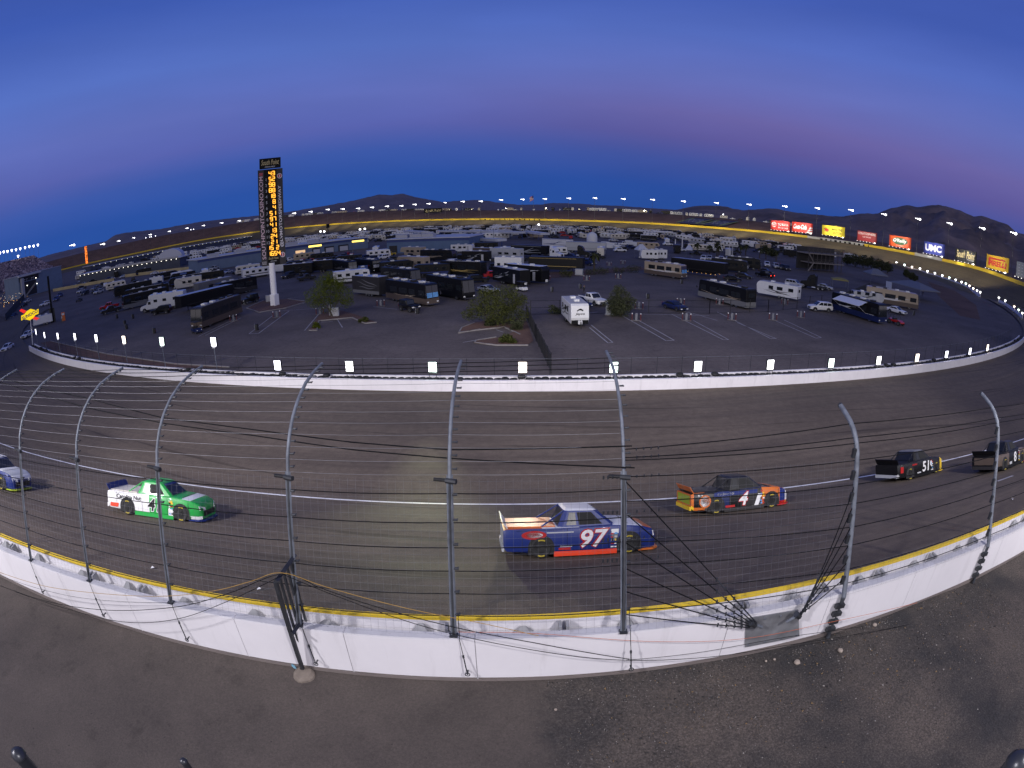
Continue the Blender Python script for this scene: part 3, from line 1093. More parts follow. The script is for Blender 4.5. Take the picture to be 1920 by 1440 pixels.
for hub, post, ss in ((nl, PA[-1], (0.35, 0.8, 1.25, 1.75, 2.3, 2.9)), (nr, PR[0], (0.45, 0.8, 1.2, 1.6, 2.05, 2.5))):
    for k, s_ in enumerate(ss):
        h = hub + V((0.02 * k - 0.05, -0.01 * k, 0.028 * (k - 3)))
        e_ = post.at(s_)
        b = MB()
        b.tube([h, h + (e_ - h) * 0.5, e_], 0.012, CABLE, 5)
        for q in (0.07, 0.13, 0.2, 0.27):
            c_ = h + (e_ - h) * (q + 0.012 * k)
            b.tube([c_ - V((0, 0, 0.04)), c_ + V((0, 0, 0.04))], 0.02, DARKSTEEL, 6)
            if q > 0.1:
                b.tube([h, c_], 0.014, DARKSTEEL, 5)
        loc(b, ap).build('cable', ap)
    b = MB()
    b.tube([hub + V((-0.06, 0, 0.05)), hub + V((0.06, 0.02, -0.06))], 0.07, DARKSTEEL, 8)
    b.tube([hub, hub + V((0.25 if hub is nl else -0.22, 0.03, -0.16))], 0.035, STEEL, 8)
    loc(b, ap).build('clevis', ap)

# ladder-like brace frame outside the wall
pd = PA[5]
A_, B_ = pd.px(517, 1091), at(568, 1256, ZO + 0.06)
C_, D_ = pd.px(551, 1043), pd.px(548, 1189)
E_ = pd.px(566, 1163)
bf = thing('brace_frame', 'dark steel brace frame of parallel bars leaning against the white wall on a concrete footing', 'brace frame', (B_.x, B_.y, ZO))
b = MB()
b.tube([A_, B_], 0.05, DARKSTEEL, 4)
loc(b, bf).build('leg', bf)
b = MB()
b.tube([A_, C_ + (C_ - A_) * 0.05], 0.052, DARKSTEEL, 4)
loc(b, bf).build('top_arm', bf)
b = MB()
b.tube([D_, E_], 0.045, DARKSTEEL, 4)
loc(b, bf).build('lower_arm', bf)
low = [D_ + (E_ - D_) * (k / 5) for k in range(6)]
for k in range(1, 5):
    t = k / 5
    b = MB()
    u_ = A_ + (C_ - A_) * t
    b.tube([u_, u_ + (B_ - A_) * (0.93 - 0.07 * k)], 0.03, DARKSTEEL, 4)
    loc(b, bf).build('bar', bf)
b = MB()
f_ = V((B_.x, B_.y - 0.02, ZO + 0.0))
b.lathe([(0.25, -0.03), (0.23, 0.04), (0.17, 0.085), (0.05, 0.1)], mat('footing_concrete', (0.17, 0.14, 0.115), 0.9, 0, 0.3, 5), 17, f_ + V((0.04, -0.06, 0)))
for p in b.v:
    p += V((NZ.noise(p * 3), NZ.noise(p * 3 + V((5, 0, 0))), 0)) * 0.06
loc(b, bf).build('footing', bf)

# loose cables slung from the brace frame and along the outer face
def sling(pts, off, m, r, label):
    q = [on_plane(px, py, edge(0, off, 7.5), V((0, 1, 0))) for px, py in pts]
    fine = []
    for i in range(len(q) - 1):
        p0, p1, p2, p3 = q[max(i - 1, 0)], q[i], q[i + 1], q[min(i + 2, len(q) - 1)]
        for k in range(6):
            t = k / 6
            fine.append(0.5 * ((2 * p1) + (p2 - p0) * t + (2 * p0 - 5 * p1 + 4 * p2 - p3) * t * t + (3 * p1 - p0 - 3 * p2 + p3) * t ** 3))
    fine.append(q[-1])
    b = MB()
    b.tube(fine, r, m, 5)
    o = b.build('slung_cable')
    return tag(o, label, 'cable', 'cables slung along the wall')
YC = mat('yellow_cable', (0.34, 0.19, 0.02), 0.5, 0, 0.1)
OC = mat('orange_cord', (0.45, 0.1, 0.03), 0.5, 0, 0.1)
sling(((-10, 1070), (80, 1098), (180, 1112), (300, 1118), (400, 1108), (470, 1090), (528, 1074), (610, 1100), (760, 1140), (900, 1168), (1010, 1192)), -0.35, YC, 0.006, 'yellow cable hung over the top arm of the brace frame')
sling(((0, 1098), (90, 1128), (200, 1144), (330, 1138), (430, 1112), (529, 1076), (600, 1102), (700, 1136), (860, 1178), (1000, 1205), (1180, 1236)), -0.33, CABLE, 0.008, 'black cable hung over the brace frame just below the yellow one')
sling(((0, 1079), (70, 1103), (160, 1122), (300, 1130), (420, 1121), (520, 1100)), -0.05, DARKSTEEL, 0.005, 'thin grey cable drooping high on the left part of the wall')
sling(((30, 1110), (120, 1140), (230, 1166), (330, 1161), (430, 1126), (530, 1078)), -0.3, CABLE, 0.007, 'black cable sagging lowest on the wall left of the brace frame')
sling(((531, 1077), (650, 1125), (800, 1176), (960, 1212), (1150, 1237), (1330, 1232), (1500, 1206), (1700, 1172), (1800, 1150)), -0.2, CABLE, 0.007, 'black cable running low on the wall under the steel plate')
sling(((860, 1185), (1010, 1188), (1230, 1203), (1400, 1197), (1560, 1166), (1720, 1130)), -0.06, OC, 0.005, 'thin orange cord crossing the wall and the steel plate')
sling(((1170, 1238), (1300, 1225), (1420, 1204), (1500, 1191), (1620, 1174)), -0.22, CABLE, 0.006, 'short black cable slanting across the bottom of the steel plate')

# litter and stones at the foot of the wall
STONE = mat('pale_stone', (0.3, 0.25, 0.21), 0.9, 0, 0.2, 8)
def stone(p, r, sq=0.6, seed=0):
    b = MB()
    bm = bmesh.new()
    bmesh.ops.create_icosphere(bm, subdivisions=2, radius=r)
    vs = [V((v.co.x * (1 + 0.3 * NZ.noise(v.co * (2 / r) + V((seed, 0, 0)))), v.co.y * (1 + 0.3 * NZ.noise(v.co * (2 / r) + V((0, seed, 0)))), v.co.z * sq)) for v in bm.verts]
    b.add(vs, [[v.index for v in f.verts] for f in bm.faces], STONE)
    bm.free()
    o = b.build('stone', None, True)
    o.location = p
    return o
for i, (px, py, r, lab) in enumerate(((1494, 1243, 0.075, 'round pale stone in the gravel below the steel plate'), (1575, 1221, 0.07, 'pale rounded stone beside the straight fence post'), (1452, 1237, 0.035, 'small pale stone left of the round stone below the plate'), (1436, 1240, 0.03, 'smallest pale pebble in the gravel below the plate'), (1640, 1173, 0.06, 'pale stone close to the wall right of the straight post'), (1042, 1331, 0.03, 'lone white pebble in the gravel near the road edge'))):
    tag(stone(at(px, py, ZO) + V((0, 0, r * 0.4)), r, 0.65, i * 3.1), lab, 'stone', 'stones in the gravel')
BOT = mat('clear_blue_plastic', (0.12, 0.25, 0.33), 0.2, 0, 0.1)
o = MB().lathe([(0.0, 0), (0.032, 0.003), (0.033, 0.15), (0.015, 0.185), (0.014, 0.205), (0, 0.207)], BOT, 12).build('plastic_bottle', None, True)
o.location = at(547, 1247, ZO) + V((0, 0, 0.035))
o.rotation_euler = (rad(88), 0, rad(50))
tag(o, 'empty plastic bottle lying at the foot of the wall beside the brace frame', 'bottle')
# gravel: far too many to count
b = MB()
rr = random.Random(5)
GMATS = [mat('gravel_grey', (0.12, 0.11, 0.105), 0.9, 0, 0.2), mat('gravel_pale', (0.27, 0.25, 0.23), 0.9, 0, 0.2), mat('gravel_dark', (0.03, 0.028, 0.028), 0.9, 0, 0.2), mat('gravel_ochre', (0.2, 0.13, 0.06), 0.9, 0, 0.2)]
for i in range(9000):
    x = rr.uniform(0.2, 13)
    e_ = edge(x, 0, 0)
    y = e_.y - 0.05 - abs(rr.gauss(0, 1.0)) * 1.7
    if x + 0.9 * NZ.noise(V((x, y, 0))) + (e_.y - y) * 0.15 < 1.0 and rr.random() < 0.9:
        continue
    r = min(0.03, 0.004 + rr.expovariate(160))
    hump = 0.10 * NZ.noise(V((x * 0.35, y * 0.35, 2))) + 0.06 * NZ.noise(V((x * 1.2, y * 1.2, 5)))
    z = ZO + (hump * min(1, (x - 2) / 4) if x > 2 else 0) - 0.02 * max(0, e_.y - y - 3)
    c_ = V((x, y, z + r * 0.4))
    q = [c_ + V((rr.uniform(-1, 1), rr.uniform(-1, 1), rr.uniform(-0.3, 0.3))).normalized() * r for _ in range(4)] + [c_ + V((0, 0, r * 0.8)), c_ - V((0, 0, r))]
    b.add(q, [(0, 1, 4), (1, 2, 4), (2, 3, 4), (3, 0, 4), (0, 1, 5), (1, 2, 5), (2, 3, 5), (3, 0, 5)], GMATS[rr.choice((0, 0, 0, 0, 0, 1, 2, 2, 2, 3))])
tag(b.build('gravel'), kind='stuff')

# railing posts of the stand, right under the camera
for px, py, D, r, h, lab in ((37, 1417, 2.6, 0.042, 2.4, 'thick dark railing post with rounded cap at the bottom left corner'), (345, 1428, 4.4, 0.035, 2.4, 'slim dark railing post with rounded cap, second from the bottom left corner'), (1905, 1432, 2.4, 0.06, 2.4, 'dark railing post poking in at the bottom right corner')):
    p = V((0, 0, HC)) + ray(px, py) * D
    t = thing('railing_post', lab, 'railing post', (p.x, p.y, p.z - h))
    RP = mat('railing_paint', (0.04, 0.042, 0.05), 0.35, 0.3, 0.2)
    MB().lathe([(r * 0.85, 0), (r * 0.85, h)], RP, 16).build('post', t, True)
    MB().lathe([(r * 0.9, h), (r, h + 0.005), (r * 0.9, h + r * 0.5), (r * 0.55, h + r * 0.85), (0, h + r)], RP, 16).build('cap', t, True)
# ---------------------------------------------------------------- inner wall, tyres and low floodlights along it
IN0, IN1 = -30.3, 30.5                    # degrees about the turn centre
def inner_sweep(b, sec, m, p0=IN0, p1=IN1, step=0.5, mf=None):
    n = int((p1 - p0) / step)
    rings = []
    for i in range(n + 1):
        ph = rad(p0 + (p1 - p0) * i / n)
        r = r_inner(ph)
        rings.append([pol(ph, r - o, z) for o, z in sec])
    return b.loft(rings, m, True, mf)
iw = thing('infield_wall', 'long low white wall round the inside of the turn, in front of the row of tyres', 'wall', pol(0, r_inner(0), 0))
b = MB()
inner_sweep(b, [(0, -0.1), (0.05, 1.28), (0.3, 1.28), (0.35, -0.1)], WALLIN)
loc(b, iw).build('wall_face', iw)
rw = thing('rear_infield_wall', 'thin white wall just behind the tyres on the inside of the turn', 'wall', pol(0, r_inner(0) - 1.2, 0))
b = MB()
inner_sweep(b, [(1.35, -0.1), (1.35, 1.3), (1.55, 1.3), (1.55, -0.1)], WALLIN)
loc(b, rw).build('wall_face', rw)
b = MB()
inner_sweep(b, [(0.35, -0.05), (0.35, 0.9), (1.35, 0.9), (1.35, -0.05)], WALLTOP)
loc(b, rw).build('ledge', rw)
tb = MB().lathe([(0.18, 0), (0.3, -0.01), (0.35, 0.06), (0.35, 0.18), (0.3, 0.25), (0.18, 0.24), (0.15, 0.12)], RUBBER, 14).mesh('tyre', True)
rr = random.Random(3)
k, ph = 0, IN0 + 0.3
while ph < IN1 and k < 296:
    o = obj('tyre', tb)
    r = r_inner(rad(ph)) - 0.78 + rr.uniform(-0.1, 0.1)
    stack = rr.random() < 0.12
    o.location = pol(rad(ph), r, 1.02 + (0.24 if stack else 0) + rr.uniform(0, 0.05))
    o.rotation_euler = (rr.uniform(-0.12, 0.12), rr.uniform(-0.12, 0.12), rr.uniform(0, 6))
    tag(o, 'black tyre lying flat in the row along the white infield wall', 'tyre', 'tyres along the infield wall')
    k += 1
    ph += 0.205 + rr.uniform(-0.02, 0.02)

FLENS = {}
def flens(col, power):
    key = 'flood_lens_%d_%d_%d_%d' % (col[0] * 100, col[1] * 100, col[2] * 100, power)
    return mat(key, (0.8, 0.8, 0.8), 0.3, 0, 0, emit=col, power=power)
FL = [(67, 622, 0), (83, 628, 0), (108, 630, 0), (140, 631, 0), (180, 634, 0), (232, 637, 1), (303, 640, 2), (400, 641, 0), (520, 685, 0), (655, 687, 3), (811, 689, 2), (980, 689, 1), (1151, 689, 2), (1309, 687, 3), (1445, 684, 3), (1559, 681, 2), (1648, 676, 3), (1720, 671, 1), (1775, 665, 0), (1819, 659, 0), (1852, 652, 1)]
FCOL = [(0.86, 0.85, 1.0), (1.0, 0.84, 0.72), (0.78, 1.0, 0.9), (1, 1, 1)]
FNAME = ['bluish white', 'warm white', 'greenish white', 'pure white']
HOUS = mat('lamp_housing', (0.05, 0.05, 0.05), 0.5, 0.3, 0.1)
def floodlight(px, py, c, i):
    pole = i < 8
    d = ray(px, py)
    az = math.atan2(d.x, d.y)
    # where this azimuth meets the line of the lamps
    off = 1.95 if pole else 0.78
    lo, hi = 20.0, 160.0
    for _ in range(50):
        m_ = (lo + hi) / 2
        g = V((m_ * math.sin(az), m_ * math.cos(az)))
        ph = math.atan2(g.x - Q.x, Q.y - g.y)
        if math.hypot(g.x - Q.x, g.y - Q.y) > r_inner(ph) - off:
            lo = m_
        else:
            hi = m_
    p = far(px, py, lo)
    ground = 0.0 if pole else 1.25
    g = V((p.x, p.y, ground))
    near = ['', 'standing on a thin post', 'sitting low on the tyres'][1 if pole else 2]
    t = thing('floodlight', '%s floodlight %s, %s from the left in the inner-wall row' % (FNAME[c], near, ['first', 'second', 'third', 'fourth', 'fifth', 'sixth', 'seventh', 'eighth', 'ninth', 'tenth', 'eleventh', 'twelfth', 'thirteenth', 'fourteenth', 'fifteenth', 'sixteenth', 'seventeenth', 'eighteenth', 'nineteenth', 'twentieth', 'last'][i]), 'floodlight', g, 0, 'low floodlights along the infield wall')
    h = p.z - ground
    # lamps face straight out across the track
    aim = math.atan2(p.y - Q.y, p.x - Q.x)
    M = Matrix.Rotation(aim - PI / 2, 4, 'Z')
    b = MB()
    b.box((0, -0.14, h), (0.78, 0.22, 1.0), HOUS, 0, None)
    b.box((0, -0.3, h), (0.4, 0.14, 0.5), HOUS)
    hb = b.build('housing', t)
    hb.rotation_euler = (0, 0, aim - PI / 2)
    b = MB()
    b.box((0, -0.01, h), (0.7, 0.05, 0.92), flens(FCOL[c], 5))
    lb = b.build('lens', t)
    lb.rotation_euler = (0, 0, aim - PI / 2)
    b = MB()
    if pole:
        b.tube([(0, 0, 0), (0, 0, h - 0.5)], 0.05, STEEL, 8)
        b.box((0, 0, h - 0.58), (0.3, 0.3, 0.12), WHITEPLASTIC)
    else:
        b.tube([(0.3, 0, -0.2), (0.3, 0, h - 0.4)], 0.03, HOUS, 6)
        b.tube([(-0.3, 0, -0.2), (-0.3, 0, h - 0.4)], 0.03, HOUS, 6)
        b.box((0, 0, h - 0.55), (0.7, 0.06, 0.06), HOUS)
    pb = b.build('post', t)
    pb.rotation_euler = (0, 0, aim - PI / 2)
for i, (px, py, c) in enumerate(FL):
    floodlight(px, py, c, i)

# chain-link fence between the tyre wall and the car park
cl = thing('chain_link_fence', 'low see-through chain-link fence on thin posts behind the tyre wall', 'fence', pol(0, r_inner(0) - 3.2, 0))
ph = -27.0
rail = []
mb = MB()
while ph < 31:
    p = pol(rad(ph), r_inner(rad(ph)) - 3.6, 0)
    rail.append(p + V((0, 0, 2.25)))
    b = MB()
    b.tube([p, p + V((0, 0, 2.3))], 0.025, DARKSTEEL, 6)
    loc(b, cl).build('post', cl)
    ph += 0.78
b = MB()
b.tube(rail, 0.014, STEEL, 5)
loc(b, cl).build('rail', cl)
b = MB()
for z in (0.5, 1.0, 1.5, 2.0):
    b.tube([p - V((0, 0, 2.25 - z)) for p in rail], 0.004, STEEL, 3)
loc(b, cl).build('wire_mesh', cl)

def iron_fence(pts, h, label, step, name='iron_fence', pickets=True, m=BLACKMETAL):
    g = [at(*p) for p in pts]
    t = thing(name, label, 'fence', g[0])
    rails = MB()
    pk = MB()
    for a_, c_ in zip(g[:-1], g[1:]):
        n = max(1, round((c_ - a_).length / step))
        for k in range(n + 1):
            q = a_ + (c_ - a_) * (k / n)
            b = MB()
            b.box(q + V((0, 0, h / 2 + 0.05)), (0.09, 0.09, h + 0.1), m)
            loc(b, t).build('post', t)
            if pickets and k < n:
                for j in range(1, 12):
                    u = q + (c_ - a_) * (j / 12 / n)
                    pk.tube([u + V((0, 0, 0.1)), u + V((0, 0, h))], 0.013, m, 4)
        for z in ((0.2, h - 0.15) if pickets else (0.08, h * 0.5, h)):
            rails.tube([a_ + V((0, 0, z)), c_ + V((0, 0, z))], 0.025, m, 4)
    loc(rails, t).build('rail', t)
    if pickets:
        loc(pk, t).build('picket_slats', t)
    return t
iron_fence([(987, 598), (1005, 640), (1033, 700)], 2.0, 'black iron picket fence running down towards the tyre wall beside the palo verde tree', 2.6)
iron_fence([(995, 590), (1155, 588), (1330, 588), (1440, 585), (1560, 571)], 2.1, 'black wire fence on thin posts crossing the car park behind the white trailer', 4.6, 'wire_fence', False)

# ---------------------------------------------------------------- lettered panels placed upright at a known distance
def panel(name, label, cat, cor, D, face, thick=0.3, Dr=None, group=None):
    """cor: pixels tl, tr, br, bl; the panel stands upright through bl and br at distance D"""
    A_ = far(cor[3][0], cor[3][1], D)
    B_ = far(cor[2][0], cor[2][1], Dr or D)
    x = V((B_.x - A_.x, B_.y - A_.y, 0))
    wdt = x.length
    x.normalize()
    n = V((x.y, -x.x, 0))                 # towards the camera
    if n.dot(-A_) < 0:
        n = -n
    tl = on_plane(*cor[0], A_, n)
    tr = on_plane(*cor[1], A_, n)
    z0 = (A_.z + B_.z) / 2
    hgt = (tl.z + tr.z) / 2 - z0
    o = V(((A_.x + B_.x) / 2, (A_.y + B_.y) / 2, z0))
    t = thing(name, label, cat, o, math.atan2(x.y, x.x), group)
    b = MB()
    b.box((0, thick / 2, hgt / 2), (wdt, thick, hgt), face)
    b.build('board', t)
    return t, wdt, hgt

def put(t, txt, m, u, v, h, w=None, shear=0, bold=0, vert=False, y=-0.03, name='lettering', depth=0.02):
    """lettering on the front (-y) of a panel at u, v metres from its lower middle"""
    if vert:
        return letter(txt, m, t, (u, y, v), (0, 0, 1), (-1, 0, 0), name, shear=shear, width=w, height=h, bold=bold, depth=depth)
    return letter(txt, m, t, (u, y, v), (1, 0, 0), (0, 0, 1), name, shear=shear, width=w, height=h, bold=bold, depth=depth)

def ring_mesh(b, c, rx, rz, t, m, n=24, y=-0.04):
    for k in range(n):
        a0, a1 = 2 * PI * k / n, 2 * PI * (k + 1) / n
        P_ = lambda a_, q: (c[0] + (rx - q) * math.cos(a_), y, c[1] + (rz - q) * math.sin(a_))
        b.quad(P_(a0, 0), P_(a1, 0), P_(a1, t), P_(a0, t), m)
def disc_mesh(b, c, rx, rz, m, n=24, y=-0.03):
    b.add([(c[0] + rx * math.cos(2 * PI * k / n), y, c[1] + rz * math.sin(2 * PI * k / n)) for k in range(n)], [tuple(range(n))], m)

SWHITE = mat('sign_white', (0.75, 0.75, 0.75), 0.5, 0, 0)
SBLACK = mat('sign_black', (0.008, 0.008, 0.009), 0.6, 0, 0, spec=0.15)
SGOLD = mat('sign_gold', (0.55, 0.45, 0.22), 0.4, 0, 0)
SRED = mat('sign_red', (0.6, 0.03, 0.025), 0.5, 0, 0)
SGREY = mat('sign_grey', (0.06, 0.06, 0.065), 0.5, 0, 0.1)
SPOST = mat('sign_post_steel', (0.05, 0.05, 0.055), 0.6, 0.3, 0.1)

# -- billboards along the outside of the far wall
BB = [
    ('red', (0.55, 0.03, 0.022), ((1445, 412.5), (1480.7, 416), (1480.7, 433.5), (1445, 430))),
    ('cola', (0.62, 0.035, 0.02), ((1484.7, 415.5), (1526, 419.5), (1523, 437.5), (1484.7, 433.5))),
    ('yellow', (0.85, 0.68, 0.03), ((1541, 421), (1584, 427), (1583, 445), (1541, 439.6))),
    ('dark_red', (0.3, 0.022, 0.025), ((1607.5, 432), (1643, 437.5), (1643, 456), (1607, 450))),
    ('orange_red', (0.7, 0.085, 0.012), ((1667, 439.4), (1708, 446.5), (1707, 467.5), (1667, 460))),
    ('blue', (0.03, 0.045, 0.28), ((1732, 451.6), (1772, 459), (1770, 481.6), (1731.6, 473))),
    ('black', (0.012, 0.012, 0.014), ((1791.6, 464.7), (1830, 473), (1829, 495.6), (1790.6, 487))),
    ('tyre_yellow', (0.7, 0.45, 0.02), ((1849.7, 476), (1892, 485), (1889.6, 511.6), (1848.7, 501))),
    ('pale', (0.3, 0.32, 0.34), ((1906, 489), (1945, 499), (1943, 528), (1905, 517)))]
BLAB = ['red billboard with a white ringed emblem and TOYOTA in white', 'red billboard with Coca-Cola in white script', 'bright yellow billboard reading MAKE THE SWITCH', 'dull dark red billboard reading STRATOSPHERE LAS VEGAS', "orange-red billboard with O'Reilly in white and green", 'dark blue billboard with UMC in large white letters', 'black billboard with South Point in gold script', 'yellow billboard reading PIRELLI in red', 'pale grey billboard cut off by the edge of the view']
for i, (nm, col, cor) in enumerate(BB):
    azl, azr = az_el(*cor[3])[0], az_el(*cor[2])[0]
    Dl, Dr_ = wall_D(azl) + 5, wall_D(azr) + 5
    t, wd, hg = panel('billboard', BLAB[i], 'billboard', cor, Dl, mat('board_' + nm, col, 0.6, 0, 0.05, 0.3), 0.5, Dr_, 'billboards along the outside wall')
    b = MB()
    for u in (-0.35, 0, 0.35):
        b.box((u * wd, 0.6, hg / 2 - 4), (0.35, 0.35, hg + 6), SPOST)
    b.build('support_post', t)
    b = MB()
    n_l = 6
    for k in range(n_l):
        u = (k + 0.5) / n_l - 0.5
        b.box((u * wd, -1.6, -0.3), (0.28, 0.25, 0.22), BULB)
    b.box((0.5 * wd, -1.7, -0.2), (0.75, 0.5, 0.6), BULB)
    b.build('bulb', t)
    if i == 0:
        b = MB()
        ring_mesh(b, (-wd * 0.33, hg * 0.56), wd * 0.13, hg * 0.27, 0.35, SWHITE)
        ring_mesh(b, (-wd * 0.33, hg * 0.62), wd * 0.10, hg * 0.10, 0.25, SWHITE)
        ring_mesh(b, (-wd * 0.33, hg * 0.53), wd * 0.05, hg * 0.23, 0.25, SWHITE)
        b.build('emblem', t)
        put(t, 'TOYOTA', SWHITE, wd * 0.15, hg * 0.62, hg * 0.26, wd * 0.56, bold=0.02)
        put(t, "LET'S GO PLACES", SWHITE, wd * 0.15, hg * 0.27, hg * 0.16, wd * 0.52)
    elif i == 1:
        put(t, 'Coca-Cola', SWHITE, -wd * 0.1, hg * 0.55, hg * 0.5, wd * 0.66, 0.45, 0.03)
        b = MB()
        for k in range(3):
            b.quad((wd * 0.2 + k * wd * 0.06, -0.03, hg * (0.02 + 0.22 * k)), (wd * 0.5, -0.03, hg * (0.02 + 0.22 * k)), (wd * 0.5, -0.03, hg * (0.15 + 0.22 * k)), (wd * 0.28 + k * wd * 0.06, -0.03, hg * (0.15 + 0.22 * k)), SWHITE)
        b.build('white_stripe', t)
    elif i == 2:
        put(t, 'MAKE THE', SBLACK, wd * 0.17, hg * 0.66, hg * 0.24, wd * 0.46, bold=0.02)
        put(t, 'SWITCH', SBLACK, wd * 0.17, hg * 0.32, hg * 0.24, wd * 0.36, bold=0.02)
        b = MB()
        ring_mesh(b, (-wd * 0.28, hg * 0.55), wd * 0.14, hg * 0.2, 0.3, SGREY)
        disc_mesh(b, (-wd * 0.28, hg * 0.55), wd * 0.1, hg * 0.12, SRED)
        b.build('emblem', t)
    elif i == 3:
        put(t, 'STRATOSPHERE', SWHITE, 0, hg * 0.78, hg * 0.22, wd * 0.9)
        put(t, 'LAS VEGAS', SWHITE, 0, hg * 0.45, hg * 0.13, wd * 0.42)
    elif i == 4:
        b = MB()
        disc_mesh(b, (0, hg * 0.55), wd * 0.36, hg * 0.33, mat('board_green', (0.02, 0.09, 0.03), 0.5, 0, 0), 32, -0.02)
        b.build('green_oval', t)
        put(t, "O'Reilly", SWHITE, 0, hg * 0.56, hg * 0.42, wd * 0.62, 0.15, 0.03, y=-0.05)
        put(t, 'AUTO PARTS', SWHITE, 0, hg * 0.14, hg * 0.1, wd * 0.36)
    elif i == 5:
        put(t, 'UMC', SWHITE, -wd * 0.03, hg * 0.52, hg * 0.6, wd * 0.8, bold=0.05)
    elif i == 6:
        put(t, 'South Point', SGOLD, 0, hg * 0.6, hg * 0.62, wd * 0.92, 0.3, 0.03)
        put(t, 'HOTEL & CASINO', SWHITE, wd * 0.25, hg * 0.22, hg * 0.1, wd * 0.34)
    elif i == 7:
        put(t, 'PIRELLI', SRED, wd * 0.02, hg * 0.42, hg * 0.4, wd * 0.8, bold=0.05)
        b = MB()
        b.quad((-wd * 0.4, -0.03, hg * 0.7), (wd * 0.36, -0.03, hg * 0.7), (wd * 0.36, -0.03, hg * 0.82), (-wd * 0.4, -0.03, hg * 0.82), SRED)
        b.quad((-wd * 0.4, -0.03, hg * 0.22), (-wd * 0.33, -0.03, hg * 0.22), (-wd * 0.33, -0.03, hg * 0.7), (-wd * 0.4, -0.03, hg * 0.7), SRED)
        b.build('long_p_bar', t)
    else:
        for k in range(4):
            put(t, ['VISIT', 'LAS VEGAS', 'SPEEDWAY', 'TICKETS'][k] if False else '- - - - -', SWHITE, -wd * 0.05, hg * (0.8 - 0.2 * k), hg * 0.03, wd * 0.7)
    o_ = t.location
    nrm_ = V((math.sin(t.rotation_euler.z), -math.cos(t.rotation_euler.z), 0))
    if i != 8:
        spot(o_ + nrm_ * 15 + V((0, 0, hg * 0.7)), o_ + V((0, 0, hg * 0.62)), [15000, 15000, 14500, 7000, 13500, 13500, 13000, 5000, 0][i], (1, 0.95, 0.92), 62, 0.5, 0.35)  # added spot in mid-air, standing in for the bulb row's light

# -- yellow outer wall of the far turn
fw = thing('yellow_wall', 'long yellow wall round the outside of the far turn, whitish under the billboards', 'wall', FARW[60])
WPALE = mat('pale_wall_paint', (0.42, 0.41, 0.4), 0.6, 0, 0.3, 0.2)
def seg_mat(p):
    az = math.degrees(math.atan2(p.x, p.y))
    for (a_, c_) in ((az_el(1523, 440)[0], az_el(1625, 462)[0]), (az_el(1723, 478)[0], az_el(1771, 488)[0])):
        if a_ < az < c_:
            return WPALE
    return YELLOW
b = MB()
rings = []
for p, n in zip(FARW, FARN):
    q = V((p.x, p.y, 0))
    rings.append([q + n * 0.32 + V((0, 0, p.z - 1.7)), q + n * 0.3 + V((0, 0, p.z)), q + V((0, 0, p.z)), q + V((0, 0, p.z - 2.2))])
b.loft(rings, YELLOW, True, lambda i, k: seg_mat(FARW[min(max(i, 0), len(FARW) - 1)]))
loc(b, fw).build('wall_face', fw)
def on_wall(az):
    D = wall_D(az)
    i = min(range(len(FARW)), key=lambda k: abs(math.degrees(math.atan2(FARW[k].x, FARW[k].y)) - az))
    return FARW[i], FARN[i]
b = MB()
rr = random.Random(8)
for k in range(34):
    az = az_el(1540, 442)[0] + (az_el(1626, 462)[0] - az_el(1540, 442)[0]) * k / 33
    if rr.random() < 0.7:
        p, n = on_wall(az)
        b.box(V((p.x, p.y, p.z - 1.1)) + n * 0.36, (rr.uniform(0.8, 2.4), 0.06, 1.1), SBLACK, math.atan2(-n.x, n.y))
for k in range(40):
    az = az_el(893, 410)[0] + (az_el(1012, 411)[0] - az_el(893, 410)[0]) * k / 39
    if rr.random() < 0.8:
        p, n = on_wall(az)
        b.box(V((p.x, p.y, p.z - 1.1)) + n * 0.36, (rr.uniform(0.7, 1.5), 0.06, 1.1), SBLACK, math.atan2(-n.x, n.y))
loc(b, fw).build('dark_marking', fw)

# two banners lying on the slope of the berm
for px0, px1, lab in (((1262, 412.5), (1308, 418.0), 'dark MONSTER banner on the brown berm, the one nearer the middle of the far turn'), ((1309, 418.2), (1356, 424.2), 'dark MONSTER banner on the brown berm, the one nearer the red billboards')):
    a0, a1 = az_el(*px0)[0], az_el(*px1)[0]
    pA, nA = on_wall(a0)
    pB, nB = on_wall(a1)
    az = (a0 + a1) / 2
    D = math.hypot(pA.x, pA.y)
    z0, zr = pA.z - 1.3, HC + (D + 46) * math.tan(rad(ridge_el(az)))
    sl = (zr - z0) / 44
    x_ = V((pB.x - pA.x, pB.y - pA.y, 0))
    wd = x_.length * 0.97
    up = (-nA * 1 + V((0, 0, sl)))
    o_ = (V((pA.x, pA.y, 0)) + V((pB.x, pB.y, 0))) / 2 - nA * 20 + V((0, 0, z0 + sl * 19 + 1.0))
    t = thing('ground_banner', lab, 'banner', o_, 0, 'banners on the berm')
    b = MB()
    b.box((0, 0, 0), (wd, 26, 0.15), mat('banner_navy', (0.02, 0.024, 0.06), 0.8, 0, 0.1))
    bo = b.build('sheet', t)
    F_ = frame((0, 0, 0), x_, up)
    bo.matrix_local = F_
    me = text_mesh('MONSTER', mat('banner_grey', (0.25, 0.26, 0.33), 0.7, 0, 0), 0, wd * 0.62, 13)
    lo = obj('lettering', me, t)
    lo.matrix_local = F_ @ Matrix.Translation((0, 0, 0.15))
    b = MB()
    GR = mat('banner_lime', (0.16, 0.2, 0.04), 0.7, 0, 0)
    for sd in (-1, 1):
        for k in range(3):
            u = sd * wd * (0.37 + 0.035 * k)
            b.quad((u - 0.4 - 3, -11, 0.12), (u + 0.4 - 3, -11, 0.12), (u + 0.4 + 3, 11, 0.12), (u - 0.4 + 3, 11, 0.12), GR)
    so = b.build('claw_stripes', t)
    so.matrix_local = F_

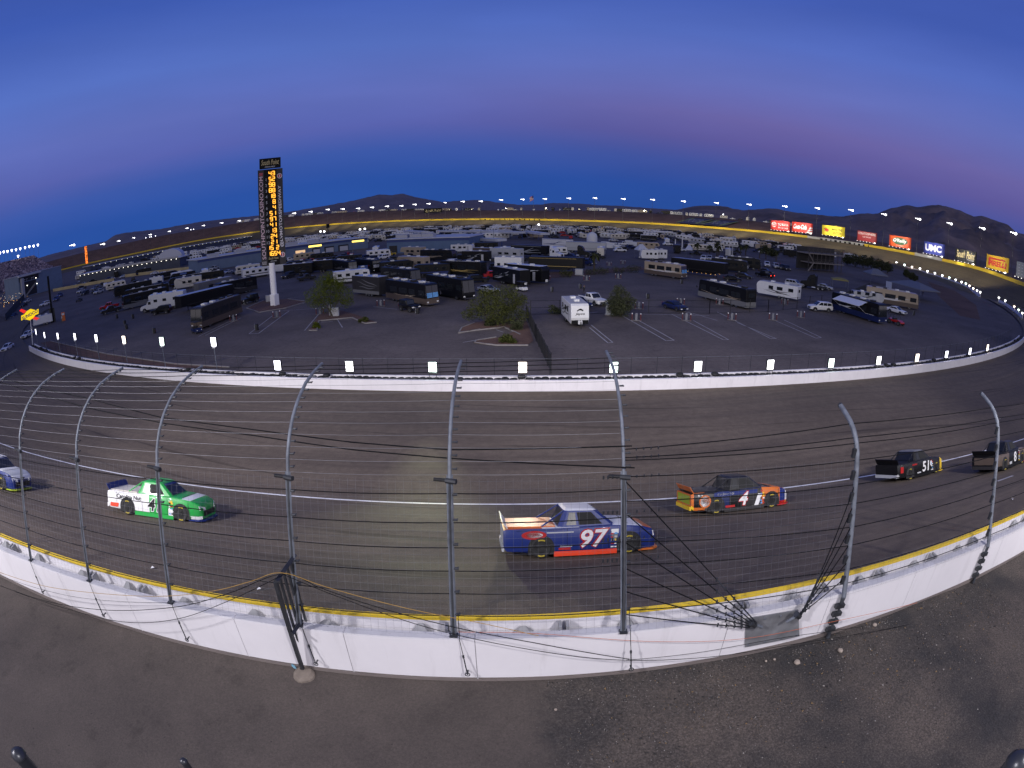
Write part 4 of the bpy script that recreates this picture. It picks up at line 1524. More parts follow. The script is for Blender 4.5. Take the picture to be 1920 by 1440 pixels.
# -- stadium light poles behind the far wall
LIT = mat('stadium_lamp', (1, 1, 1), 0.4, 0, 0, emit=(0.95, 0.95, 1.0), power=5)
POLES = [(135, 460, 1.6), (192, 458, 1.3), (222, 452, 0.9), (250, 446, 0.8), (281, 440, 0.8), (317, 434, 0.8), (350, 428, 0.8), (381, 423, 0.8), (415, 418, 0.9), (448, 414, 0.8), (551, 400, 1), (582, 397, 1), (614, 393, 1), (642, 392, 1), (671, 391, 1), (697, 389, 1), (725, 387, 1), (752, 386, 1), (777, 383.5, 1), (803, 382, 1), (834, 380, 0.7), (867, 378, 1), (901, 377.5, 1), (939, 375, 1), (979, 374, 1), (1021, 373, 1.05), (1066, 372, 1.1), (1115, 371.5, 1.1), (1168, 373, 1.15), (1223, 374.5, 1.2), (1281, 377.5, 1.2), (1343, 380.5, 1.2), (1404, 383.5, 1.25), (1471, 387, 1.35), (1532, 390.5, 1.35), (1595, 394, 1.5), (1657, 402, 1.5), (1721, 410.5, 1.6), (1780, 419, 1.65), (1841, 428, 1.75), (1900, 437, 2.0)]
for i, (px, py, s) in enumerate(POLES):
    az, el = az_el(px, py)
    D = wall_D(az) + 12
    p = far(px, py, D)
    base = V((p.x, p.y, HC + D * math.tan(rad(wall_E(az))) - 2))
    where = 'above the yellow wall' if 500 < px < 1440 else ('above the billboards' if px > 1440 else 'above the pit buildings')
    t = thing('light_pole', 'tall slender stadium light pole with a glaring lamp cluster %s' % where, 'light pole', base, -rad(az), 'stadium light poles around the far turn ' + where)
    h = p.z - base.z
    b = MB()
    b.tube([(0, 0, 0), (0, 0, h + 0.4)], [0.16, 0.09], mat('pole_grey', (0.09, 0.09, 0.1), 0.5, 0.3, 0.1), 8)
    b.tube([(-2.6, 0, h), (2.6, 0, h)], 0.07, STEEL, 6)
    b.build('pole', t)
    b = MB()
    k_ = D / 500 * s * 0.8
    b.lathe([(0.15, -0.75 * k_), (0.7 * k_, -0.5 * k_), (0.85 * k_, 0.1), (0.4 * k_, 0.55 * k_), (0.05, 0.6 * k_)], LIT, 10, (1.5 * k_, -0.3, h))
    b.lathe([(0.1, -0.35 * k_), (0.5 * k_, -0.2 * k_), (0.45 * k_, 0.3 * k_), (0.05, 0.35 * k_)], LIT, 8, (-0.1 * k_, -0.3, h + 0.1))
    b.lathe([(0.1, -0.25 * k_), (0.36 * k_, -0.1 * k_), (0.3 * k_, 0.2 * k_), (0.05, 0.25 * k_)], LIT, 8, (-1.5 * k_, -0.3, h + 0.2))
    b.build('lamp_head', t)
    if px > 440:
        n = V((Q.x - p.x, Q.y - p.y, 0)).normalized()
        spot(V((p.x, p.y, 19)) + n * 34, V((p.x, p.y, 7)) + n * 11, (9000 if px < 900 else 14000) if px < 1240 else (24000 if px < 1500 else 15000), (1, 0.9, 0.64), 120, 1.0, 1.0)  # added spot hung clear of its pole to brighten wall and banking
# lamps on the garage and car-park masts, and odd lights on the ridge
MASTS = [(601, 434, 22), (608, 434, 22), (675, 430, 22), (684, 429, 22), (1010, 421, 12), (671, 396, 0), (586, 413, 0), (792, 404, 0), (836, 405, 0), (292, 449, 0), (281, 446, 0), (274, 453, 0), (284, 451, 0), (363, 431, 0), (358, 434, 0), (1356, 402, 0), (1361, 407, 0), (994, 439, 10)]
mi = 0
for px, py, pole in MASTS:
    az, el = az_el(px, py)
    D = 330 if pole else wall_D(az) + 62
    p = far(px, py, D)
    zb = 0 if pole else HC + (wall_D(az) + 46) * math.tan(rad(ridge_el(az)))
    t = thing('lamp_mast', ('pale mast with a small bright lamp standing beside the blue garages' if pole else 'small bright lamp on a short mast among the vehicles on the ridge'), 'lamp mast', (p.x, p.y, zb), 0, 'lamp masts by the garages' if pole else 'lamps on the ridge')
    b = MB()
    b.tube([(0, 0, 0), (0, 0, max(1.5, p.z - zb))], 0.09, STEEL, 6)
    b.build('mast', t)
    b = MB()
    b.lathe([(0.1, -0.5), (0.55, -0.3), (0.55, 0.3), (0.1, 0.5)], LIT, 8, (0, 0, max(1.5, p.z - zb)))
    b.build('lamp', t)
# far inner lamps on the right
FI = [(1555, 465.5), (1572, 468), (1588, 472), (1604, 475), (1620, 478), (1635, 481), (1650, 485), (1666, 488), (1681, 492), (1696, 496), (1710, 500), (1725, 503), (1739, 508), (1753, 511.5), (1767, 516), (1780, 520), (1792, 524), (1803, 528), (1811, 531), (1818, 535), (1825, 540), (1832, 544), (1838, 547), (1873, 557.5), (1885, 563), (1902, 574), (1910, 580), (1917, 586)]
ipts = []
for i, (px, py) in enumerate(FI):
    p = at(px, py, 2.0)
    ipts.append(V((p.x, p.y, 0)))
    c = FCOL[[3, 1, 3, 3, 0, 3, 2, 1, 3, 2, 1, 3, 3, 3, 3, 2, 3, 3, 2, 1, 1, 0, 3, 3, 3, 1, 2, 3][i]]
    D = math.hypot(p.x, p.y)
    t = thing('floodlight', 'small low floodlight on the curving inner wall of the far straight', 'floodlight', (p.x, p.y, 0), -math.atan2(p.x, p.y), 'low floodlights on the far inner wall')
    b = MB()
    b.tube([(0, 0, 0), (0, 0, 1.6)], 0.08, HOUS, 6)
    b.box((0, 0.2, 2.3), (1.5, 0.4, 0.7), HOUS)
    b.build('housing', t)
    b = MB()
    s = 0.55 * D / 250
    b.lathe([(0.05, -s), (s * 0.55, -s * 0.5), (s * 0.9, 0.1), (s * 0.6, s * 0.45), (0.05, s * 0.5)], mat('far_' + flens(c, 30).name, (0.8, 0.8, 0.8), 0.3, 0, 0, emit=c, power=5), 8, (0, -0.25, 1.9))
    b.build('lens', t)
fiw = thing('far_infield_wall', 'low grey wall on the inside of the far straight, under the string of lamps', 'wall', ipts[8])
b = MB()
cen = V((60, 300, 0))
rings = []
for p in ipts:
    n = (cen - p).normalized()
    rings.append([p - n * 0.3, p - n * 0.3 + V((0, 0, 1.2)), p + n * 0.1 + V((0, 0, 1.2)), p + n * 0.1])
b.loft(rings[:23], WALLIN)
b.loft(rings[23:], WALLIN)
loc(b, fiw).build('wall_face', fiw)

# -- flag on a pole on the ridge
p = far(1000, 372, 590)
zb = HC + 0.5
t = thing('flagpole', 'flagpole with the US flag on the ridge behind the far turn', 'flagpole', (p.x, p.y, zb))
b = MB()
hf = far(1000, 366, 590).z - zb
b.tube([(0, 0, 0), (0, 0, hf)], 0.12, STEEL, 6)
b.build('pole', t)
b = MB()
FR, FW_, FB = mat('flag_red', (0.5, 0.03, 0.04), 0.8, 0, 0), mat('flag_white', (0.7, 0.7, 0.7), 0.8, 0, 0), mat('flag_blue', (0.03, 0.04, 0.2), 0.8, 0, 0)
for k in range(13):
    z0 = hf - 0.3 - 0.36 * (k + 1)
    for j in range(8):
        u0, u1 = -j * 0.45, -(j + 1) * 0.45
        yy = lambda u: 0.25 * math.sin(u * 2.2)
        dz = lambda u: u * 0.55
        b.quad((u0, yy(u0), z0 + dz(u0)), (u1, yy(u1), z0 + dz(u1)), (u1, yy(u1), z0 + 0.36 + dz(u1)), (u0, yy(u0), z0 + 0.36 + dz(u0)), FB if k < 7 and j < 3 else (FR if k % 2 == 0 else FW_))
b.build('flag', t)

# ---------------------------------------------------------------- scoring tower
p0 = at(514, 573)
n_ = V((-p0.x, -p0.y, 0)).normalized()
xr = V((-n_.y, n_.x, 0))
if xr.x < 0:
    xr = -xr
st = thing('scoring_tower', 'tall black scoring tower on a white round column, with amber lap numbers', 'scoring tower', p0, math.atan2(xr.y, xr.x))
def uv(px, py):
    w_ = on_plane(px, py, p0, n_) - p0
    return w_.dot(xr), w_.z
uL, zb_ = uv(491, 500)
uR, _ = uv(537, 496)
_, zt_ = uv(508, 317)
_, ztop = uv(505, 296)
um = (uL + uR) / 2
wT = uR - uL
GREYP = mat('tower_panel_grey', (0.05, 0.047, 0.05), 0.6, 0, 0.15, 0.6, spec=0.2)
b = MB()
b.lathe([(0.9, 0), (0.9, zb_ * 0.28)], mat('column_white', (0.86, 0.85, 0.86), 0.5, 0, 0.05), 4, (um * 0.3, 0.2, 0))
b.lathe([(0.62, 0), (0.62, zb_ + 0.5)], MATS['column_white'], 24, (um * 0.3, 0.3, 0))
b.build('column', st, True)
b = MB()
hh = zt_ - zb_
b.box((um, 0.55, zb_ + hh / 2), (wT, 0.9, hh), SBLACK)
b.build('cabinet', st)
cw_ = wT * 0.5                            # middle column of numbers
for sd, nm in ((-1, 'left'), (1, 'right')):
    b = MB()
    b.box((um + sd * (cw_ / 2 + wT * 0.125), 0.06, zb_ + hh / 2), (wT * 0.25, 0.16, hh), GREYP)
    b.build('side_panel', st)
b = MB()
b.box((um - wT * 0.0, 0.55, (zt_ + ztop) / 2 + 0.1), (wT * 0.86, 0.8, ztop - zt_ - 0.25), SBLACK)
b.build('crown_board', st)
TX = mat('tower_lettering', (0.8, 0.76, 0.8), 0.5, 0, 0)
TXP = mat('tower_pink', (0.7, 0.5, 0.56), 0.5, 0, 0)
def stx(txt, m, u, v, h, w=None, shear=0, vert=False, y=-0.04):
    return put(st, txt, m, u, v, h, w, shear, 0.012, vert, y)
stx('South Point', SGOLD, um, zt_ + (ztop - zt_) * 0.62, (ztop - zt_) * 0.46, wT * 0.72, 0.3, y=0.1)
stx('HOTEL & CASINO', SWHITE, um, zt_ + (ztop - zt_) * 0.22, (ztop - zt_) * 0.11, wT * 0.4, y=0.1)
stx('SOUTHPOINTCASINO.COM', TXP, um - wT * 0.375, zb_ + hh * 0.5, wT * 0.15, hh * 0.86, 0, True)
stx('@LVMOTORSPEEDWAY', TX, um + wT * 0.375, zb_ + hh * 0.5, wT * 0.15, hh * 0.64, 0, True)
b = MB()
for z in (zb_ + hh * 0.92, zb_ + hh * 0.1):
    ring_mesh(b, (um + wT * 0.375, z), wT * 0.1, wT * 0.1, wT * 0.02, TX)
    disc_mesh(b, (um + wT * 0.375, z), wT * 0.078, wT * 0.078, mat('tower_emblem_red', (0.4, 0.06, 0.09), 0.5, 0, 0))
    b.box((um + wT * 0.375, -0.05, z), (wT * 0.03, 0.02, wT * 0.11), TX)
b.build('emblem', st)
b = MB()
b.box((um - wT * 0.375, -0.03, zb_ + hh * 0.955), (wT * 0.14, 0.03, hh * 0.03), mat('tower_emblem_red', (0.4, 0.06, 0.09)))
for k in range(18):
    b.box((um - wT * (0.46 - 0.03 * (k % 6)), -0.03, zb_ + hh * (0.02 + 0.012 * (k // 6))), (wT * 0.014, 0.03, hh * 0.006), TX)
b.build('trim_pattern', st)
stx('South Point', SGOLD, um, zb_ + hh * 0.075, hh * 0.026, wT * 0.4, 0.3)
stx('HOTEL & CASINO', SWHITE, um, zb_ + hh * 0.045, hh * 0.009, wT * 0.25)
AMB = mat('amber_segment', (1, 0.5, 0.05), 0.5, 0, 0, emit=(1, 0.42, 0.035), power=1.9)
SEG = {'0': 'abcdef', '1': 'bc', '2': 'abged', '3': 'abgcd', '4': 'fgbc', '5': 'afgcd', '6': 'afgedc', '7': 'abc', '8': 'abcdefg', '9': 'abcdfg'}
def digits(b, s, u, z, w, h):
    for ch in s:
        if ch != ' ':
            t_ = w * 0.2
            hw, q = w * 0.34, h * 0.42
            P_ = {'a': ((0, q), (hw * 2, t_)), 'd': ((0, -q), (hw * 2, t_)), 'g': ((0, 0), (hw * 2, t_)), 'f': ((-hw, q / 2), (t_, q)), 'e': ((-hw, -q / 2), (t_, q)), 'b': ((hw, q / 2), (t_, q)), 'c': ((hw, -q / 2), (t_, q))}
            for k in SEG[ch]:
                (du, dz), (sw, sh) = P_[k]
                b.box((u + du, -0.02, z + dz), (sw, 0.06, sh), AMB)
        u += w
RN = ['', '1', '2', '3', '4', '5', '6', '7', '8', '9', '10', '11', '12', '', '']
RV_ = ['43', '52', '98', '88', '18', ' 8', ' 4', '51', '97', '41', '13', '24', '21', '152', '164']
rows_z = [zb_ + hh * (0.955 - 0.0595 * k) for k in range(15)]
for k, (nm, val) in enumerate(zip(RN, RV_)):
    b = MB()
    wd = wT * 0.135
    if k < 13:
        digits(b, val, um - wT * 0.005, rows_z[k], wd, hh * 0.047)
    elif k == 13:
        digits(b, '15', um - wT * 0.17, rows_z[k], wd, hh * 0.047)
        digits(b, '2', um + wT * 0.19, rows_z[k], wd, hh * 0.047)
    else:
        digits(b, '16', um - wT * 0.17, rows_z[k], wd, hh * 0.047)
        digits(b, '54', um + wT * 0.09, rows_z[k], wd, hh * 0.047)
    b.build('lit_number', st)
    if nm:
        stx(nm, mat('tower_digit', (0.4, 0.4, 0.42), 0.5, 0, 0), um - wT * 0.17, rows_z[k] - hh * 0.004, hh * 0.03)
# cabinets at its foot
g = at(503, 566)
t = thing('electrical_cabinet', 'small grey electrical cabinet at the foot of the scoring tower', 'cabinet', g, math.atan2(xr.y, xr.x))
b = MB()
b.box((0, 0, 0.7), (0.95, 0.6, 1.4), mat('cabinet_grey', (0.3, 0.3, 0.32), 0.5, 0, 0.1))
b.build('body', t)
MB().box((0.1, -0.31, 0.75), (0.6, 0.03, 1.1), mat('cabinet_door', (0.36, 0.36, 0.38), 0.5, 0, 0.1)).build('door', t)

# ---------------------------------------------------------------- fuel sign on its white post
g = at(61, 660)
Dg = math.hypot(g.x, g.y)
n_ = V((-g.x, -g.y, 0)).normalized()
xr = V((-n_.y, n_.x, 0))
if xr.dot(V((-g.y, g.x, 0))) > 0:
    xr = -xr
fs = thing('fuel_sign', 'lit yellow diamond sign with a red arrow and SUNOCO in blue on a white post', 'sign', g, math.atan2(xr.y, xr.x))
def uvf(px, py):
    w_ = on_plane(px, py, g, n_) - g
    return w_.dot(xr), w_.z
cu_, cz_ = uvf(56, 590)
hz = abs(uvf(56, 579)[1] - uvf(56, 600)[1]) / 2
hu = abs(uvf(38, 590)[0] - uvf(74, 590)[0]) / 2
YEL = mat('fuel_sign_yellow', (0.8, 0.6, 0.02), 0.5, 0, 0, emit=(1, 0.68, 0.0), power=0.85)
REDL = mat('fuel_sign_red', (0.7, 0.02, 0.02), 0.5, 0, 0, emit=(1, 0.03, 0.02), power=0.75)
BLUL = mat('fuel_sign_blue', (0.02, 0.02, 0.25), 0.5, 0, 0)
MB().tube([(cu_ * 0.3, 0.1, 0), (cu_, 0.1, cz_ - hz * 0.8)], 0.09, WHITEPLASTIC, 10).build('post', fs)
b = MB()
b.slab([(cu_ - hu * 0.95, 0, cz_ - hz * 0.25), (cu_ - hu * 0.1, 0, cz_ - hz), (cu_ + hu * 0.3, 0, cz_ - hz * 0.75), (cu_ + hu * 0.95, 0, cz_ + hz * 0.25), (cu_ + hu * 0.15, 0, cz_ + hz), (cu_ - hu * 0.3, 0, cz_ + hz * 0.75)], (0, -1, 0), 0.2, YEL)
b.slab([(cu_ - hu * 0.98, -0.012, cz_ - hz * 0.62), (cu_ + hu * 0.92, -0.012, cz_ - hz * 0.24), (cu_ + hu * 0.98, -0.012, cz_ + hz * 0.62), (cu_ - hu * 0.92, -0.012, cz_ + hz * 0.24)], (0, -1, 0), 0.15, YEL)
b.build('diamond', fs)
b = MB()
b.slab([(cu_ + hu * 0.95, -0.02, cz_ - hz * 1.1), (cu_ + hu * 0.6, -0.02, cz_ - hz * 1.3), (cu_ + hu * 0.2, -0.02, cz_ - hz * 0.85), (cu_ + hu * 0.45, -0.02, cz_ - hz * 0.55)], (0, -1, 0), 0.1, REDL)
b.slab([(cu_ - hu * 1.05, -0.02, cz_ + hz * 1.2), (cu_ - hu * 0.8, -0.02, cz_ + hz * 1.45), (cu_ - hu * 0.3, -0.02, cz_ + hz * 0.85), (cu_ - hu * 0.6, -0.02, cz_ + hz * 0.5)], (0, -1, 0), 0.1, REDL)
b.build('arrow', fs)
lo = letter('SUNOCO', BLUL, fs, (cu_, -0.05, cz_), (1, 0, 0.2), (-0.2, 0, 1), height=hz * 0.62, width=hu * 1.75, bold=0.03)

# ---------------------------------------------------------------- buildings
BLUEWALL = mat('blue_grey_cladding', (0.13, 0.18, 0.27), 0.6, 0, 0.1, 0.4)
BLUETRIM = mat('blue_trim', (0.03, 0.055, 0.2), 0.5, 0, 0.1, 0.4)
ROOFW = mat('white_roof', (0.55, 0.56, 0.6), 0.6, 0, 0.12, 0.15)
CREAMW = mat('pale_yellow_wall', (0.42, 0.34, 0.18), 0.7, 0, 0.2, 0.3)
WARMWIN = mat('warm_lit_bay', (0.8, 0.6, 0.35), 0.6, 0, 0, emit=(1, 0.62, 0.3), power=0.7)
TUBEL = mat('yellow_wall_light', (1, 0.8, 0.2), 0.6, 0, 0, emit=(1, 0.72, 0.12), power=2.2)
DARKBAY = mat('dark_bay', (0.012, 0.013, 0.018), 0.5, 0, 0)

def building(name, label, cat, pl, pr, h, depth, wall=BLUEWALL, roof=ROOFW, over=0.6, trim=None, roof_t=0.35):
    """a long low building whose front foot runs from pixel pl to pixel pr"""
    A_, B_ = at(*pl), at(*pr)
    x = (B_ - A_)
    L = x.length
    t = thing(name, label, cat, A_, math.atan2(x.y, x.x))
    MB().box((L / 2, depth / 2, h / 2), (L, depth, h), wall).build('wall', t)
    MB().box((L / 2, depth / 2, h + roof_t / 2 + 0.003), (L + 2 * over, depth + 2 * over, roof_t), roof).build('roof', t)
    if trim:
        MB().box((L / 2, -0.05, h - 0.55), (L, 0.1, 1.0), trim).build('fascia', t)
    return t, L
# long garage running behind the scoring tower
t, L = building('garage_building', 'long blue-grey garage with lit bays and roller doors behind the scoring tower', 'garage', (372, 511), (690, 465), 5.2, 16, trim=BLUETRIM)
def on_front(t, px, py):
    a_ = t.rotation_euler.z
    n = V((math.sin(a_), -math.cos(a_), 0))
    w_ = on_plane(px, py, V(t.location), n) - V(t.location)
    return w_.dot(V((math.cos(a_), math.sin(a_), 0))), w_.z
for px0, px1, pt in ((585, 600, 464), (608, 626, 461), (634, 653, 458)):
    u0, u1 = on_front(t, px0, pt)[0], on_front(t, px1, pt)[0]
    f = MB().box(((u0 + u1) / 2, -0.03, 1.5), (u1 - u0, 0.1, 3.0), DARKBAY).build('bay', t)
    MB().box(((u0 + u1) / 2 + 0.2, -0.1, 1.25), ((u1 - u0) * 0.8, 0.1, 2.2), mat('roller_door', (0.5, 0.5, 0.53), 0.6, 0, 0.1)).build('roller_door', f)
u0, u1 = on_front(t, 554, 470)[0], on_front(t, 572, 470)[0]
MB().box(((u0 + u1) / 2, -0.03, 1.4), (u1 - u0, 0.1, 2.8), WARMWIN).build('lit_bay', t)
for px in (590, 671):
    u, z = on_front(t, px, 449)
    MB().box((u, -0.12, 4.0), (7, 0.15, 0.8), TUBEL).build('wall_light', t)
b = MB()
for u in (0.1, 0.25, 0.42, 0.55, 0.68, 0.74):
    b.box((u * L, 5, 6.2), (5, 3, 1.3), ROOFGREY)
b.build('roof_unit', t)
for k in range(5):
    u, z = on_front(t, 560 + 3 * k, 466)
    pass
# blue-topped building in the middle
t, L = building('garage_building', 'flat blue garage with a deep blue fascia in the middle of the infield', 'garage', (726, 476), (880, 472), 5.6, 26, mat('mid_blue_cladding', (0.09, 0.15, 0.27), 0.6, 0, 0.1, 0.4), ROOFW, 0.5, BLUETRIM)
MB().box((L * 0.08, -0.03, 1.7), (L * 0.1, 0.1, 3.0), DARKBAY).build('bay', t)
b = MB()
for u in (0.12, 0.3, 0.45):
    b.box((u * L, 8, 6.6), (5, 4, 1.4), ROOFGREY)
b.build('roof_unit', t)
# long white canopies
for pl, pr, lab in (((758, 443), (793, 446), 'short white flat canopy roof left of the longest one'), ((822, 444), (976, 449), 'longest white flat canopy roof in the middle of the infield'), ((984, 447), (1017, 452), 'short white canopy roof at the right end of the longest one'), ((877, 464), (937, 467), 'white flat canopy roof just right of the blue garage')):
    A_, B_ = at(*pl), at(*pr)
    x = B_ - A_
    t = thing('canopy', lab, 'canopy', A_, math.atan2(x.y, x.x))
    MB().box((x.length / 2, 1.5, 3.7), (x.length, 5, 1.1), ROOFW).build('roof', t)
    n = max(2, int(x.length / 9))
    for k in range(n + 1):
        MB().box((0.3 + (x.length - 0.6) * k / n, 1.5, 1.6), (0.25, 0.25, 3.2), BLUETRIM).build('post', t)
# long pit building with strings of bulbs
t, L = building('pit_building', 'long low pit building with a white roof and a string of bulbs under its eave', 'pit building', (150, 532), (338, 500), 5.0, 14, mat('pit_wall', (0.045, 0.055, 0.09), 0.6, 0, 0.2, 0.3), ROOFW, 1.2)
b = MB()
for k in range(22):
    u = (k + 0.5) / 22 * L
    b.box((u, -1.4, 4.6), (0.34, 0.2, 0.26), BULB)
b.build('bulb', t)
MB().box((L * 0.62, -1.3, 5.6), (L * 0.75, 0.3, 0.9), ROOFGREY).build('railing', t)
t, L = building('pit_building', 'second pit building with a white roof and bulbs, behind the first', 'pit building', (170, 509), (520, 443), 5.0, 12, mat('pit_wall', (0.045, 0.055, 0.09)), ROOFW, 1.2)
b = MB()
for k in range(44):
    b.box(((k + 0.5) / 44 * L, -1.4, 4.6 + 0.2 * (k % 2)), (0.34, 0.2, 0.26), BULB)
b.build('bulb', t)
g0, g1 = at(302, 499), at(345, 492)
t = thing('white_tent', 'large white hangar-shaped tent standing among the pit buildings', 'tent', g0, math.atan2((g1 - g0).y, (g1 - g0).x))
L = (g1 - g0).length
b = MB()
pr_ = [(0, 0), (0, 5)] + [(L / 2 - L / 2 * math.cos(PI * k / 10), 5 + 5 * math.sin(PI * k / 10)) for k in range(1, 10)] + [(L, 5), (L, 0)]
b.profile(pr_, 16, mat('tent_fabric', (0.55, 0.56, 0.62), 0.7, 0, 0.05), 0.1)
b.build('canopy', t)
for px0, px1, lab in (((100, 547), (214, 527), 'pale yellow low wall in front of the blue suite building'), ((235, 520), (364, 505), 'pale yellow low wall in front of the pit building')):
    A_, B_ = at(*px0), at(*px1)
    x = B_ - A_
    t = thing('yellow_low_wall', lab, 'wall', A_, math.atan2(x.y, x.x))
    MB().box((x.length / 2, 0, 0.75), (x.length, 0.3, 1.5), CREAMW).build('wall_face', t)
# suite building at the left
t, L = building('suite_building', 'blue-grey three-storey suite building with a pale roof, balconies and outside stairs', 'building', (38, 560), (118, 537), 12.5, 20, BLUEWALL, mat('suite_roof', (0.3, 0.32, 0.4), 0.6, 0, 0.1), 0.3)
f = MB().box((L * 0.24, -0.04, 10.2), (L * 0.44, 0.12, 2.6), DARKBAY).build('balcony', t)
MB().box((L * 0.24, -1.0, 12.2), (L * 0.5, 2.0, 0.9), mat('suite_fascia', (0.42, 0.43, 0.48), 0.6, 0, 0.1)).build('eave', f)
MB().box((L * 0.06, -1.2, 5.5), (L * 0.05, 2.2, 11), mat('suite_pier', (0.3, 0.31, 0.36), 0.6, 0, 0.1)).build('pier', t)
MB().box((L * 0.24, -0.04, 4.5), (L * 0.3, 0.1, 8), DARKBAY).build('stair_recess', t)
b = MB()
for k in range(14):
    b.box((L * (0.12 + 0.022 * k), -0.8, 0.8 + 0.5 * k), (L * 0.03, 1.4, 0.3), ROOFGREY)
b.build('stairs', t)
b = MB()
for u, z in ((0.18, 6.2), (0.4, 5.8), (0.39, 9.2)):
    b.box((u * L, -0.3, z), (0.5, 0.3, 0.4), BULB)
b.build('wall_lamp', t)
b = MB()
for u in (0.14, 0.19, 0.3, 0.34):
    b.box((u * L, -0.15, 10.0), (1.0, 0.1, 0.3), ROOFGREY)
    b.box((u * L - 0.4, -0.15, 9.4), (0.15, 0.1, 1.2), ROOFGREY)
b.build('railing', t)

# grandstand with its row of lights
A_, B_ = far(-40, 538, 560), far(100, 502, 640)
x = V((B_.x - A_.x, B_.y - A_.y, 0))
L = x.length
gs = thing('grandstand', 'far grandstand packed with spectators, a pink-grey speckled slope', 'grandstand', (A_.x, A_.y, 0), math.atan2(x.y, x.x))
hz0, hz1 = far(50, 512, 600).z, far(50, 478, 620).z
b = MB()
CROWD = mat('crowd_speckle', (0.3, 0.22, 0.24), 0.9, 0, 0)
nt, b_ = nodes(CROWD)
tc = N(nt, 'TexCoord')
vz = tex(nt, tc.outputs['Object'], 0.45, kind='TexVoronoi')
wn = N(nt, 'TexWhiteNoise')
nt.links.new(vz.outputs['Color'], wn.inputs['Vector'])
nt.links.new(ramp(nt, wn.outputs['Value'], [(0, (0.05, 0.05, 0.09)), (0.35, (0.2, 0.15, 0.17)), (0.7, (0.36, 0.27, 0.26)), (1, (0.6, 0.5, 0.5))]), b_.inputs['Base Color'])
n = 16
for k in range(n):
    z0 = hz0 + (hz1 - hz0) * k / n
    b.box((L / 2, k * 2.2, (z0) / 2), (L, 2.2, z0), CROWD)
b.build('seat_rows', gs)
MB().box((L * 0.4, 36, hz1 / 2 + 3), (9, 5, hz1 + 8), mat('press_box', (0.06, 0.06, 0.07), 0.6, 0, 0.1)).build('stair_tower', gs)
for i, (px, py) in enumerate(((0, 474), (7, 472), (14, 471), (22, 469), (30, 468), (38, 466), (47, 464), (55, 462), (63, 461), (71, 459), (34, 480))):
    p = far(px, py, 640)
    t = thing('light_pole', 'lamp on a tall pole in the dense row of lights over the far grandstand', 'light pole', (p.x, p.y, 0), -math.atan2(p.x, p.y), 'row of lights over the grandstand')
    MB().tube([(0, 0, 0), (0, 0, p.z)], 0.12, STEEL, 5).build('pole', t)
    MB().lathe([(0.1, -1.7), (0.9, -0.6), (1.2, 0.4), (0.8, 0.8), (0.1, 0.9)], LIT, 8, (0, 0, p.z)).build('lamp_head', t)
# orange scoring pylon
g = at(164, 503)
zt, zb2 = far(161, 462, math.hypot(g.x, g.y)).z, far(163, 494, math.hypot(g.x, g.y)).z
t = thing('scoring_pylon', 'slim scoring pylon glowing orange behind the suite building', 'pylon', g, -math.atan2(g.x, g.y))
MB().tube([(0, 0, 0), (0, 0, zb2)], 0.5, STEEL, 8).build('post', t)
MB().box((0, 0, (zt + zb2) / 2), (3.6, 1.2, zt - zb2), SBLACK).build('cabinet', t)
OR = mat('orange_segment', (1, 0.3, 0.05), 0.5, 0, 0, emit=(1, 0.22, 0.03), power=2.4)
b = MB()
for k in range(13):
    digits(b, '%d' % (R.choice((14, 27, 58, 93, 36, 81))), -1.0, zb2 + (zt - zb2) * (k + 0.5) / 13, 1.5, (zt - zb2) / 14)
for i_ in range(len(b.mats)):
    b.mats[i_] = OR
for q in b.v:
    q.y -= 0.65
b.build('lit_number', t)
# dark advertising pylon near the fuel station
g = at(100, 604)
zt = far(97, 516, math.hypot(g.x, g.y)).z
t = thing('dark_pylon', 'tall narrow black pylon near the lit fuel sign', 'pylon', g, -math.atan2(g.x, g.y))
MB().box((0, 0, zt / 2), (0.62, 0.4, zt), SBLACK).build('blade', t)
MB().box((0, 0.5, 1.9), (1.7, 0.9, 3.8), mat('pylon_base', (0.04, 0.04, 0.035), 0.6, 0, 0.2)).build('base', t)
# pit lights at the far left
g = [at(-6, 588), at(34, 546)]
t = thing('pit_stall_lights', 'glittering golden lights of the pit stalls at the left edge', 'lights', g[0])
b = MB()
rr = random.Random(4)
for k in range(120):
    q = g[0] + (g[1] - g[0]) * rr.random() + V((rr.uniform(-10, 10), rr.uniform(-6, 14), rr.uniform(0.6, 4)))
    s = rr.uniform(0.06, 0.14)
    b.box(q - g[0], (s, s, s), rr.choice((BULB, AMBERBULB, AMBERBULB)))
o = b.build('bulbs', t)
o['kind'] = 'stuff'
A_, B_ = at(12, 604), at(46, 560)
x = B_ - A_
t = thing('black_wall', 'black screened fence sloping away at the far left beside the pits', 'fence', A_, math.atan2(x.y, x.x))
MB().box((x.length / 2, 0, 1.4), (x.length, 0.12, 2.8), mat('black_screen', (0.012, 0.012, 0.014), 0.8, 0, 0.2)).build('screen', t)
# low white barrier blocks
for i, (px, py) in enumerate(((1135, 459), (1149, 461), (1156, 465), (1141, 465), (1163, 467), (1179, 456), (1187, 459), (1196, 462), (1205, 464), (1214, 466), (1222, 468))):
    g = at(px, py)
    t = thing('concrete_barrier', 'white concrete barrier block in the broken line across the infield road', 'barrier', g, rad(-20 if px < 1170 else -32), 'white barrier blocks')
    MB().profile([(-2.0, 0), (-2.0, 1.5), (2.0, 1.5), (2.0, 0)], 0.9, WHITEPLASTIC, 0.1).build('block', t)
# storage dome
g = at(1110, 457)
t = thing('storage_dome', 'white tank with a domed top behind the silver trailer', 'tank', g)
MB().lathe([(2.6, 0), (2.6, 3.4), (2.2, 4.6), (1.2, 5.4), (0.2, 5.7)], WHITEPLASTIC, 20).build('shell', t, True)
